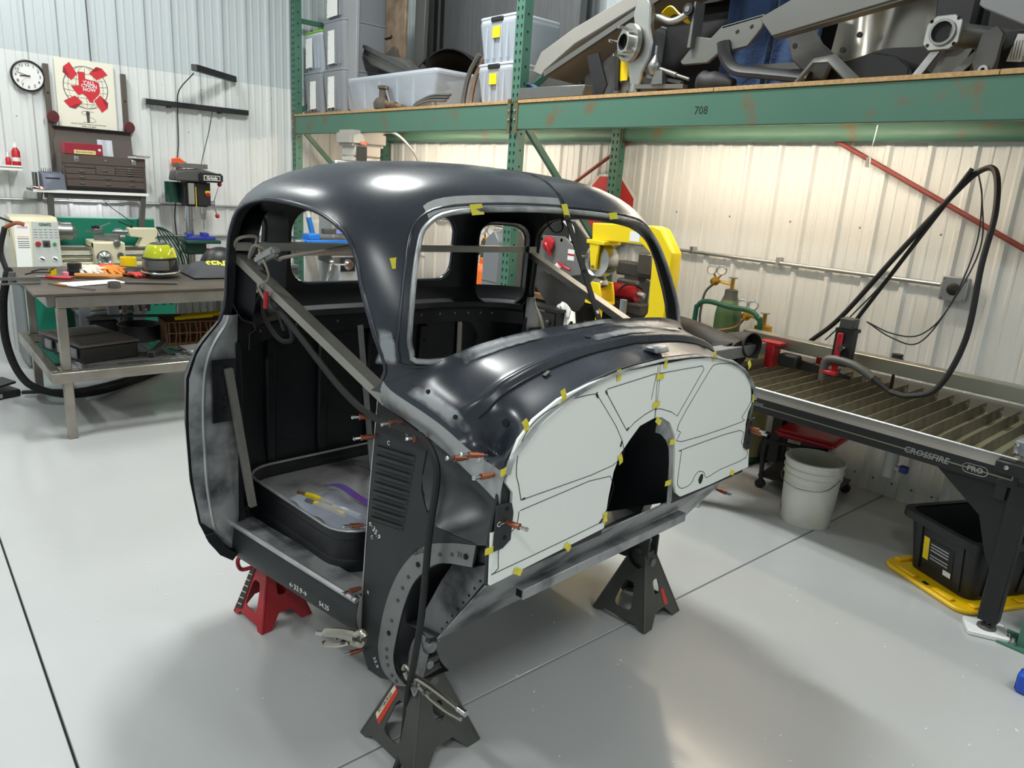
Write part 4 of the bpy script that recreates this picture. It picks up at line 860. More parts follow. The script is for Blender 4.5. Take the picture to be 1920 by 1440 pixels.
# ------------------------------------------------------------------ right wall fittings
def wall_right_things():
    t = thing('conduit_run', 'long galvanised conduit along the right wall ending at the outlet box', 'conduit', (-1.48, YW-.035, 1.262))
    part('pipe', MB().cyl((0, 0, 0), (-5.75, 0, 0), .0125, n=10), M_galv, t)
    for k in range(9): part('strap', MB().box(-.30-.66*k-.012, -.30-.66*k+.012, -.015, .03, -.016, .035), M_galv, t)
    t = thing('outlet_box', 'grey metal outlet box with a round black three-slot socket', 'outlet', (-1.40, YW-.02, 1.19))
    part('box', MB().box(-.06, .06, -.055, 0, 0, .12).bevel(.006), M_grey, t); part('cover', MB().box(-.063, .063, -.062, -.053, -.003, .123).bevel(.003), M_galv, t)
    part('socket', MB().lathe([(.032, 0), (.032, .008), (.028, .011), (0, .011)], (0, -.06, .06), (0, -1, 0), 20), M_black, t)
    for a in (90, 215, 325): part('slot', MB().cbox((.014*math.cos(math.radians(a)), -.0715, .06+.014*math.sin(math.radians(a))), (.008, .002, .004)), M_dark, t)
    for x, z in ((-.052, .01), (.052, .01), (-.052, .11), (.052, .11)): part('screw', MB().lathe([(.006, 0), (.004, .004), (0, .0045)], (x, -.062, z), (0, -1, 0), 8), M_steel, t)
    t = thing('brace_rod', 'dark red diagonal brace rod crossing the right wall', 'brace rod', (-2.19, YW-.07, 2.0)); part('rod', MB().cyl((-.6, 0, .29), (1.6, 0, -.775), .0135, n=10), mat('red_oxide', S(134, 62, 56), .6), t)
    t = thing('brace_rod', 'dark red brace rod rising to the right behind the mill', 'brace rod', (-4.23, YW-.07, 1.71)); part('rod', MB().cyl((.75, 0, .435), (-2.2, 0, -1.28), .0135, n=10), MATS['red_oxide'], t)
wall_right_things()

# ------------------------------------------------------------------ plasma cutting table
def plasma():
    t = thing('cutting_table', 'plasma cutting table with slatted water pan on black legs', 'cutting table', (-1.42, 3.70, 0))
    x0, x1, y0, y1, zt = -.78, .72, -.50, .46, .742
    M_pan = mat('stainless_pan', S(182, 178, 170), .35, .5, var=.5, vscale=6, col2=S(150, 146, 138))
    M_slat = mat('burnt_slat', S(132, 124, 112), .45, .5, var=.8, vscale=10, col2=S(86, 78, 66))
    part('pan_wall', MB().box(x0, x1, y0, y0+.004, zt-.048, zt), M_pan, t); part('pan_wall', MB().box(x0, x1, y0+.026, y0+.030, zt-.085, zt-.03), M_pan, t); part('pan_wall', MB().box(x0, x1, y1-.004, y1, zt-.085, zt+.005), M_pan, t)
    part('pan_wall', MB().box(x0, x0+.004, y0, y1, zt-.085, zt), M_pan, t); part('pan_wall', MB().box(x1-.004, x1, y0, y1, zt-.085, zt), M_pan, t)
    part('pan_floor', MB().box(x0, x1, y0, y1, zt-.088, zt-.083), mat('pan_floor', S(150, 154, 122), .3, .6), t)
    part('pan_lip', MB().tube([(x0, y0-.003, zt), (x1, y0-.003, zt)], .005, 6, smooth=False), M_bareL, t)
    wt = part('water', MB().box(x0+.006, x1-.006, y0+.006, y1-.006, zt-.082, zt-.066), mat('cloudy_water', S(186, 188, 150), .06), t)
    sl = MB().box(-.002, .002, y0+.03, y1-.03, zt-.07, zt-.008).mesh('slat', M_slat); cl = MB().box(-.018, .012, y0+.03, y0+.055, zt-.035, zt-.02).box(-.003, .003, y0+.032, y0+.06, zt-.06, zt-.02).mesh('slat_clip', M_galv); c2 = MB().box(-.018, .012, y1-.10, y1-.075, zt-.04, zt-.025).mesh('slat_clip', M_galv)
    for k in range(19):
        x = x0+.06+k*.0755
        o = obj('slat', sl, t, (x, 0, 0), (0, 0, .02)); obj('slat_clip', cl, o); obj('slat_clip', c2, o)
    # frame
    fr = part('front_rail', MB().box(x0+.01, x1+.02, y0+.001, y0+.025, zt-.120, zt-.049).bevel(.003), M_black, t)
    text('lettering', 'CROSSFIRE', .036, frame((.405, y0+.0002, zt-.086), (1, 0, 0), (0, 0, 1)), M_galv, fr, .0005, bold=.0008, shear=.15)
    text('lettering', 'PRO', .030, frame((.590, y0+.0002, zt-.086), (1, 0, 0), (0, 0, 1)), M_galv, fr, .0005, bold=.001)
    q = rrect(.545, .635, zt-.105, zt-.067, .0185, 5); part('letter_ring', MB().tube([(a, y0+.0005, b) for a, b in q], .0016, 4, 1, True), M_galv, fr)
    text('lettering', 'SYSTEMS', .026, frame((-.40, y0+.0002, zt-.080), (1, 0, 0), (0, 0, 1)), M_galv, fr, .0005)
    part('rear_rail', MB().box(x0+.01, x1+.02, y1-.045, y1-.005, zt-.178, zt-.09).bevel(.003), M_black, t)
    for x in (x0+.03, x1-.03): part('side_rail', MB().box(x-.02, x+.02, y0, y1, zt-.178, zt-.09).bevel(.003), M_black, t)
    for x, s in ((x0+.045, 1), (x1+.035, -1)):
        for y, f in ((y0+.03, 1), (y1-.03, -1)):
            g = part('leg', MB().box(x-.035, x+.035, y-.03, y+.03, .055, zt-.10).bevel(.004), M_black, t)
            part('gusset', MB().prism([(x+s*.03, zt-.115), (x+s*.32, zt-.115), (x+s*.12, zt-.27), (x+s*.07, zt-.42), (x+s*.03, zt-.50)], y-.004, y+.004, XZ), M_black, t)
            part('foot', MB().cyl((x, y, .022), (x, y, .07), .008, n=10).lathe([(.036, .022), (.034, .03), (.012, .04)], (x, y, 0), n=16), M_gunm, g)
    # rear gantry rail
    part('gantry_rail', MB().box(x0-.12, x1+.45, y1-.34, y1-.26, zt+.085, zt+.155).bevel(.004), mat('aluminium_rail', S(170, 170, 160), .38, .8), t)
    part('gantry_tube', MB().box(x0+.02, x0+.10, y0-.08, y1-.36, zt+.06, zt+.125).bevel(.004), M_grey, t)
    part('gantry_carriage', MB().box(x0+.10, x0+.15, y1-.44, y1-.36, zt-.01, zt+.12).box(x0+.05, x0+.18, y1-.44, y1-.36, zt+.115, zt+.135).bevel(.004), M_red, t)
    part('drive_motor', MB().box(x0+.17, x0+.28, y1-.42, y1-.35, zt+.01, zt+.08).bevel(.01), M_black, t); part('drive_plate', MB().prism([(x0+.22, zt+.06), (x0+.56, zt+.03), (x0+.56, zt+.01), (x0+.26, zt)], y1-.36, y1-.352, XZ), M_black, t)
    part('end_block', MB().box(x1-.03, x1+.10, y0+.03, y0+.10, zt+.005, zt+.065).bevel(.004), M_grey, t); part('end_block', MB().box(x1-.06, x1+.05, y0-.04, y0+.03, zt-.06, zt-.01).bevel(.004), M_black, t); part('end_clamp', MB().box(x1+.055, x1+.10, y0-.02, y0+.03, zt-.02, zt+.04).bevel(.004), M_red, t)
    for z in (zt-.03, zt+.02, zt+.05): part('bolt', MB().lathe([(.009, 0), (.009, .006), (0, .008)], (x1-.02, y0-.04 if z < zt else y0+.03, z), (0, -1, 0), 8), M_chrome, t)
    # z axis and torch
    zx, zy = -.235, -.02
    part('z_axis', MB().box(zx-.045, zx+.045, zy-.02, zy+.05, zt+.10, zt+.28).bevel(.006), M_black, t); part('z_motor', MB().box(zx-.035, zx+.035, zy-.01, zy+.06, zt+.29, zt+.345).bevel(.005), M_greyd, t); part('motor_flange', MB().box(zx-.045, zx+.05, zy-.02, zy+.06, zt+.275, zt+.292), M_black, t)
    part('z_slide', MB().box(zx-.024, zx+.006, zy-.034, zy-.02, zt+.07, zt+.27).bevel(.004), M_red, t); part('z_knob', MB().cyl((zx+.015, zy-.06, zt+.20), (zx+.015, zy-.02, zt+.20), .016, n=14), M_chrome, t)
    part('torch_clamp', MB().box(zx-.065, zx+.02, zy-.075, zy-.03, zt+.055, zt+.075).bevel(.004), M_red, t)
    h = part('torch', MB().tube([(zx-.05, zy-.055, zt+.02), (zx-.05, zy-.055, zt+.11), (zx-.02, zy-.055, zt+.135), (zx+.06, zy-.055, zt+.135), (zx+.14, zy-.055, zt+.115), (zx+.20, zy-.055, zt+.085)], .021, 10, 6), M_greyd, t)
    part('torch_tip', MB().cyl((zx-.05, zy-.055, zt+.045), (zx-.05, zy-.055, zt+.0), .014, .005, 12), M_copper, h)
    part('strain_relief', MB().tube([(zx+.19, zy-.055, zt+.092), (zx+.25, zy-.055, zt+.06), (zx+.30, zy-.055, zt+.035)], .018, 10, 6, taper=lambda f: 1-.45*f), M_rubber, h)
    # drain
    d = part('drain_pipe', MB().cyl((.10, 0, zt-.09), (.10, 0, .50), .022, n=14).cyl((.10, 0, .50), (.10, 0, .42), .032, n=14).cyl((.10, 0, .42), (.10, 0, .345), .029, n=14).cyl((.12, 0, .40), (.15, 0, .40), .014, n=10), mat('grey_pvc', S(176, 178, 174), .5), t)
    part('valve_handle', MB().box(.145, .185, -.015, .015, .385, .42).bevel(.004), mat('blue_valve', S(26, 40, 120), .4), d)
    # mast for the cable loop
    part('cable_mast', MB().cyl((-.46, .30, zt+.05), (.115, .17, 1.835), .011, n=10), M_black, t); part('mast_socket', MB().box(-.50, -.42, .26, .34, zt+.02, zt+.13).bevel(.006), M_red, t)
    return t
plasma()
# foot pads of the table
for x, y, lab in ((-.665, 3.23, 'white plastic pad under the front right table foot'), (-2.155, 3.23, 'white plastic pad under the front left table foot')):
    o = thing('foot_pad', lab, 'pad', (x, y, 0), .5, 'white foot pads'); part('pad', MB().prism(rrect(-.075, .075, -.06, .06, .012, 3), .0005, .022, XY).bevel(.004), mat('white_hdpe', S(238, 238, 236), .45), o)
# cables of the plasma cutter
o = thing('torch_cable', 'thick black torch cable looping from the torch up over the mast', 'cable', (-1.36, 3.62, .80))
part('cable', MB().tube([(-.005, 0.005, -.018), (.09, -.0, -.012), (.20, 0, .06), (.265, .0, .30), (.25, .03, .62), (.235, .10, .85), (.17, .20, 1.02), (.09, .26, 1.03), (.0, .27, .93), (-.20, .28, .63), (-.46, .34, .25), (-.64, .40, .07)], .0135, 8, 8), M_rubber, o)
o = thing('motor_leads', 'pair of thin black leads hanging from the mast to the motor', 'wires', (-1.60, 3.66, 1.08))
for d in (0, .02): part('lead', MB().tube([(.03, .04, .005), (.16, .04, -.03-d), (.28, .06, -.015-d*2), (.36, .10, .12), (.40+d, .15, .40), (.37, .19, .62), (.32, .22, .74)], .0035, 5, 6), M_rubber, o)
o = thing('loop_lead', 'thin black lead running along the mast below the torch cable', 'wire', (-1.90, 3.99, .90)); part('lead', MB().tube([(.0, 0, .0), (.12, 0, .16), (.30, -.03, .42), (.45, -.06, .72), (.58, -.1, .90)], .004, 5, 6), M_rubber, o)
o = thing('twist_plug', 'black twist lock plug with brass prongs standing on a post', 'plug', (-1.48, 3.93, .72)); part('post', MB().cyl((0, 0, 0), (0, 0, .12), .008, n=8), M_black, o); part('prongs', MB().box(-.012, -.004, -.003, .003, .11, .155).box(.004, .012, -.003, .003, .11, .155), mat('brass', S(190, 150, 70), .3, .9), o); part('cap', MB().lathe([(.0, .15), (.03, .15), (.034, .165), (.026, .18), (.028, .195), (0, .197)], n=16), M_black, o)
# bucket
def bucket():
    t = thing('paint_bucket', 'white plastic paint bucket with dried yellow drips and no lid', 'bucket', (-1.645, 3.59, 0))
    M_b = mat('bucket_white', S(222, 222, 214), .45, var=.8, vscale=7, col2=S(208, 200, 140), mask=(.58, .74))
    part('body', MB().lathe([(.0, .006), (.118, .006), (.122, .0), (.128, .01), (.139, .26), (.146, .265), (.146, .272), (.140, .275), (.141, .296), (.149, .30), (.149, .307), (.142, .31), (.144, .335), (.151, .34), (.151, .352), (.144, .356), (.140, .352), (.132, .10), (.123, .012), (0, .012)], n=36), M_b, t, 30)
    part('residue', MB().lathe([(0, .03), (.122, .03), (.128, .06), (.122, .032)], n=24), mat('grey_residue', S(170, 168, 156), .7), t)
    part('bail', MB().tube([(.147, .0, .28), (.12, -.10, .235), (0, -.155, .22), (-.12, -.10, .235), (-.147, 0, .28)], .0025, 5, 5), M_steel, t)
    text('lettering', 'HEAVY DUTY', .04, frame((-.108, -.074, .15), (0, 0, 1), (.57, -.82, 0)), M_ink, t, .0003)
bucket()
# rolling stool with red seat
t = thing('creeper_stool', 'low rolling stool with red padded seat behind the bucket', 'stool', (-1.86, 3.98, 0), .15)
part('seat', MB().box(-.19, .16, -.12, .16, .315, .365).bevel(.02, 2), mat('red_vinyl', S(190, 26, 36), .4), t); part('frame', MB().tube([(-.2, -.17, .03), (-.21, -.17, .25), (-.17, -.17, .295), (.0, -.15, .30), (.12, -.1, .305)], .014, 8, 5), M_black, t)
part('frame', MB().tube([(-.2, .17, .03), (-.21, .17, .25), (-.17, .17, .295), (.12, .1, .305)], .014, 8, 5), M_black, t); part('tray', MB().box(-.22, .2, -.18, .18, .07, .085).bevel(.004), M_black, t)
for x in (-.2, .18):
    for y in (-.17, .17): part('caster', MB().cyl((x, y-.012, .028), (x, y+.012, .028), .028, n=14), M_rubber, t)
part('post', MB().box(-.05, .05, -.05, .05, .08, .315), M_black, t)
# black tote on its upturned yellow lid
def tote_black():
    R_ = math.radians(66); cx, cy = -.825, 3.70
    M_ly = mat('lid_yellow', S(246, 198, 10), .42)
    t = thing('tote_lid', 'bright yellow tote lid lying upside down on the floor', 'lid', (cx, cy, 0), R_)
    part('lid', MB().prism(rrect(-.37, .37, -.235, .235, .07, 5), .001, .022, XY).bevel(.006), M_ly, t)
    for x in (-.25, 0, .25):
        for s in (-1, 1): part('lip_tab', MB().box(x-.05, x+.05, s*.205-.018, s*.205+.018, .022, .034).bevel(.004), M_ly, t); part('slot', MB().box(x+.07, x+.10, s*.212-.010, s*.212+.010, .0222, .0232), M_dark, t)
    for y in (-.10, .10): part('lip_tab', MB().box(-.355, -.325, y-.05, y+.05, .022, .034).bevel(.004), M_ly, t)
    part('slot', MB().box(-.345, -.325, -.015, .015, .0222, .0232), M_dark, t)
    t = thing('black_tote', 'heavy black storage tote standing open on its yellow lid', 'tote', (cx, cy, .0225), R_)
    H = .285
    def body(a, b):
        k = .87+.13*b; q = rrect(-.31*k, .31*k, -.185*k, .185*k, .045, 4); n = len(q); p = q[round(a*n) % n]; return Vector((p[0], p[1], .004+(H-.01)*b))
    part('body', MB().grid(body, 20, 6, True, t=-.005), M_blackp, t); part('bottom', MB().prism([(a*.87, b*.87) for a, b in rrect(-.31, .31, -.185, .185, .045, 4)], .001, .006, XY), M_blackp, t)
    q = rrect(-.345, .345, -.215, .215, .06, 4); n = len(q); mb = MB(); A = [(a, b, H-.035) for a, b in q]; B = [(a, b, H) for a, b in q]; Cc = [(a*.91, b*.88, H) for a, b in q]
    mb._add(A+B+Cc, [(i, (i+1) % n, n+(i+1) % n, n+i) for i in range(n)]+[(n+i, n+(i+1) % n, 2*n+(i+1) % n, 2*n+i) for i in range(n)]); part('rim', mb, M_blackp, t)
    E = lambda a, b, h: (-.2705-.0395*(b/H)-h, a, b)
    for y in (-.11, .11): part('rib', MB().prism([(y-.012, .02), (y+.012, .02), (y+.014, H-.05), (y-.014, H-.05)], -.004, .012, E), M_blackp, t)
    G = lambda a, b, h: (a, -.1615-.0235*(b/H)-h, b)
    for x in (-.2, .0, .2): part('rib', MB().prism([(x-.012, .02), (x+.012, .02), (x+.014, H-.05), (x-.014, H-.05)], -.004, .012, G), M_blackp, t)
    for x in (-.33, -.1, .1): part('rim_slot', MB().box(x, x+.03, -.205, -.193, H+.0002, H+.0012), M_dark, t)
    lb = part('label', MB().prism([(-.075, .05), (.085, .05), (.085, .19), (-.075, .19)], .0058, .007, E), M_black, t)
    part('label_stripe', MB().prism([(.055, .08), (.085, .08), (.085, .19), (.055, .19)], .0072, .0078, E), M_yellow, lb)
    for z in (.165, .15, .135, .11, .095): part('label_print', MB().prism([(-.05, z), (.045, z), (.045, z+.006), (-.05, z+.006)], .0072, .0078, E), M_galv, lb)
    part('barcode', MB().prism([(-.07, .055), (-.03, .055), (-.03, .08), (-.07, .08)], .0072, .0078, E), M_paper, lb)
    o = thing('coiled_straps', 'tangle of dark straps lying inside the black tote', 'straps', (cx, cy-.05, .031)); part('strap', MB().tube([(-.1, 0, .02), (-.04, .04, .14), (.02, -.02, .10), (.06, .03, .16), (.12, 0, .05)], .012, 6, 6), M_rubber, o)
tote_black()
t = thing('blue_bar', 'bright blue steel tube lying on floor at the right edge', 'steel tube', (-.44, 2.92, 0), math.radians(2)); part('tube', MB().box(-.03, 1.2, -.035, .035, .001, .075).bevel(.008), mat('blue_enamel', S(32, 80, 190), .4), t); part('bore', MB().box(-.0305, -.0302, -.028, .028, .008, .068), M_dark, t)
# ------------------------------------------------------------------ left wall: clock, poster, chest shelf
YZX = lambda X: (lambda a, b, h: (X+h, a, b))
def TX(y, z, x, up=(0, 0, 1)): return frame((x, y, z), (0, 1, 0), up)
def left_wall():
    t = thing('wall_clock', 'round white wall clock with black rim and arabic numerals', 'clock', (XW+.02, 1.05, 2.21))
    part('rim', MB().lathe([(.0, 0), (.112, 0), (.118, .012), (.118, .03), (.110, .036), (.104, .03), (.104, .02)], axis=(1, 0, 0), n=40), M_black, t)
    f = part('dial', MB().lathe([(0, .022), (.105, .022)], axis=(1, 0, 0), n=40), M_paper, t)
    for k in range(1, 13):
        a = PI/2-k*PI/6; text('numeral', str(k), .032, TX(.082*math.cos(a), .082*math.sin(a), .0235), M_ink, f, .0004)
    def hand(name, a, L, w, m, x):
        d = Vector((0, math.cos(a), math.sin(a))); part(name, MB().bar(Vector((x, 0, 0))-d*.015, Vector((x, 0, 0))+d*L, w, .001, (1, 0, 0)), m, t)
    hand('hour_hand', PI+.05, .055, .008, M_ink, .026); hand('minute_hand', PI-.30, .082, .004, M_ink, .028); hand('second_hand', PI+.75, .075, .0015, M_red, .030)
    part('hub', MB().cyl((.024, 0, 0), (.032, 0, 0), .005, n=10), M_ink, t)
    # poster
    t = thing('poster', "cream poster with red Texas shape on a wire globe, lettered Y'ALL C'MON NOW", 'poster', (XW+.024, 1.455, 1.84))
    part('sheet', MB().box(0, .003, -.215, .215, 0, .545), mat('cream_paper', S(238, 234, 216), .7), t)
    x = .0036; M_pr = mat('poster_red', S(208, 46, 56), .7); M_prd = mat('poster_dark_red', S(150, 34, 44), .7)
    c = (0.0, .335); R = .165
    for k in range(7):
        s = math.sin(-PI/2+PI*(k+.5)/7)*R if k < 7 else 0
        part('globe_line', MB().tube([(x, c[0]+s*math.cos(q), c[1]+R*math.sin(q)) for q in [(-PI/2+PI*j/14) for j in range(15)]], .0013, 4, 1), M_ink, t)
    for k in range(1, 7):
        z = -R+2*R*k/7; r = math.sqrt(max(0, R*R-z*z)); part('globe_line', MB().tube([(x, c[0]+r*math.cos(q), c[1]+z-.012*math.sin(q)) for q in [PI*j/10 for j in range(11)]], .0013, 4, 1), M_ink, t)
    part('globe_line', MB().tube([(x, c[0]+R*math.cos(2*PI*j/32), c[1]+R*math.sin(2*PI*j/32)) for j in range(32)], .0015, 4, 1, True), M_ink, t)
    tex = [(-.05, .11), (0, .11), (0, .06), (.06, .05), (.10, .04), (.105, -.03), (.09, -.06), (.05, -.10), (.045, -.125), (.02, -.12), (0, -.08), (-.03, -.06), (-.055, -.075), (-.08, -.05), (-.11, -.005), (-.05, 0)]
    part('state_shape', MB().prism([(a, b+.345) for a, b in tex], x+.0006, x+.0012, YZ), M_pr, t)
    for s, z in (("Y'ALL", .375), ("C'MON", .348), ("NOW", .320)): text('poster_lettering', s, .036, TX(.025, z, x+.002), M_paper, t, .0003, bold=.001)
    for a, fl_ in ((135, 1), (45, -1), (-45, 1), (-135, -1)):
        ca, sa = math.cos(math.radians(a)), math.sin(math.radians(a)); o = Vector((0, .145*ca, .335+.165*sa)); M = Matrix.Translation(o+Vector((x+.0016, 0, 0))) @ Matrix.Rotation(math.radians(a+90), 4, 'X')
        part('ribbon_arrow', MB().prism([(-.045, -.05), (.015, -.055), (.045, -.02), (.05, .05), (-.02, .045)], 0, .0006, lambda p, q, h: M @ Vector((h, p, q))), M_pr, t); part('ribbon_fold', MB().prism([(.015, -.055), (.05, -.03), (.05, .03), (.025, -.005)], .0008, .0012, lambda p, q, h: M @ Vector((h, p, q))), M_prd, t)
    part('torch_print', MB().prism([(-.01, .06), (.01, .06), (.012, .13), (-.012, .13)], x, x+.0006, YZ).prism([(-.016, .125), (.016, .125), (.012, .15), (-.012, .15)], x, x+.0006, YZ), M_greyd, t); part('torch_hose_print', MB().tube([(x, -.04, .06), (x, .05, .07), (x, .03, .10), (x, -.045, .13), (x, -.02, .15), (x, .045, .145)], .0014, 4, 4), M_greyd, t)
    text('poster_caption', 'THE ART CREATION AFFAIR OF RARE MACHINES', .012, TX(0, .045, x+.0005), M_ink, t, .0002); text('poster_caption', 'APRIL 2-3 2023', .017, TX(0, .027, x+.0005), M_ink, t, .0002)
    M_brn = mat('brown_angle', S(88, 80, 70), .5)
    for y, z0, z1, lab in ((1.175, 1.40, 2.32, 'brown steel shelf upright left of the poster'), (1.74, 1.84, 2.32, 'brown steel shelf upright right of the poster')):
        t = thing('shelf_upright', lab, 'upright', (XW+.024, y, z0), 0, 'brown shelf uprights'); L = z1-z0
        part('angle', MB().box(0, .03, -.02, .02, 0, L).bevel(.002), M_brn, t); part('hole', MB().cyl((.030, 0, L-.22), (.031, 0, L-.22), .008, n=10), M_dark, t)
        part('reel', MB().lathe([(0, 0), (.045, .0), (.05, .01), (.045, .02), (0, .022)], (.03, .015, .05 if y > 1.5 else .52), (1, .3, 0), 18), mat('oxblood', S(96, 40, 44), .5), t)
    t = thing('light_bar', 'long black light bar on the wall right of the poster', 'light bar', (XW+.03, 1.90, 2.10)); part('bar', MB().box(0, .05, 0, .90, 0, .045).bevel(.003), M_black, t); part('end_cap', MB().box(0, .05, -.015, -.0005, 0, .045), M_galv, t)
    for y in (.18, .62): part('clip', MB().box(.0, .045, y, y+.03, -.012, -.0005), M_black, t)
    t = thing('light_bar', 'black tapered light bar jutting from the wall above the long one', 'light bar', (XW+.03, 2.69, 2.40), 0); part('bar', MB().bar((0, 0, .008), (.45, -.50, .008), .05, .05), M_black, t); part('end_cap', MB().bar((.45, -.50, .008), (.452, -.502, .008), .05, .05), M_greyd, t)
    t = thing('power_cord', 'thin black cord hanging from the light bars to an orange plug', 'cord', (XW+.05, 2.19, 1.62))
    part('cord', MB().tube([(.35, .02, .75), (.1, -.03, .62), (.03, -.03, .48), (.02, -.035, .2), (.02, -.05, .05)], .005, 6, 6), M_rubber, t)
    pl = part('orange_tap', MB().prism([(-.10, -.03), (-.02, -.045), (.0, -.02), (.005, .02), (-.04, .05), (-.10, .04)], 0, .04, YZ).bevel(.006), mat('orange_plug', S(240, 84, 20), .45), t)
    part('lower_cord', MB().tube([(.02, -.06, -.04), (.03, -.06, -.2), (.02, -.10, -.45), (.03, -.09, -.7), (.05, -.05, -.95)], .006, 6, 6), M_rubber, t); part('side_cord', MB().tube([(.02, .0, .02), (.03, .02, -.02), (.03, -.03, -.25), (.1, -.03, -.42)], .004, 5, 6), M_rubber, t)
    t = thing('power_cord', 'thin cord slanting from the black light bar to the drill press', 'cord', (XW+.05, 2.37, 1.62)); part('cord', MB().tube([(.01, .10, .48), (.01, .06, .3), (.02, .0, .1), (.05, -.04, -.02)], .0035, 5, 5), M_rubber, t)
    t = thing('wall_cable', 'thin dark cable running up the grey upper wall', 'cable', (XW+.03, 1.50, 2.39)); part('cable', MB().tube([(0, .01, 0), (0, .005, .5), (0, -.01, 1.2)], .0035, 5, 4), M_greyd, t)
    t = thing('conduit_run', 'thin galvanised conduit along the left wall behind the lathe', 'conduit', (XW+.036, -2, 1.252)); part('pipe', MB().cyl((0, 0, 0), (0, 6.3, 0), .0125, n=10), M_galv, t)
    for k in range(8): part('strap', MB().box(-.035, .015, .35+.8*k-.012, .35+.8*k+.012, -.016, .035), M_galv, t)
    t = thing('conduit_run', 'lower galvanised conduit running behind the drill press table', 'conduit', (XW+.036, 1.85, .97)); part('pipe', MB().cyl((0, 0, 0), (0, 2.4, 0), .0125, n=10), M_galv, t)
    # small shelf with red bottles
    t = thing('bottle_shelf', 'short white wall ledge holding red bottles', 'shelf', (XW+.024, .80, 1.50)); part('ledge', MB().box(0, .14, -.30, .13, 0, .006).box(.134, .14, -.30, .13, -.02, .02), M_paper, t)
    for y, h, r, lab in ((.85, .075, .020, 'small red bottle on the white wall ledge'), (.905, .15, .030, 'tall red squeeze bottle with pale cap on the wall ledge')):
        t = thing('red_bottle', lab, 'bottle', (XW+.10, y, 1.5062)); part('body', MB().lathe([(0, 0), (r, .0), (r, h*.8), (r*.6, h*.95), (r*.4, h)], n=16), mat('red_plastic', S(186, 30, 40), .35), t); part('cap', MB().lathe([(r*.45, h), (r*.4, h+.02), (.003, h+.04), (0, h+.04)], n=12), M_paper, t); part('label', MB().lathe([(r+.0006, h*.3), (r+.0006, h*.5)], n=16), M_paper if h > .1 else MATS['red_plastic'], t)
left_wall()
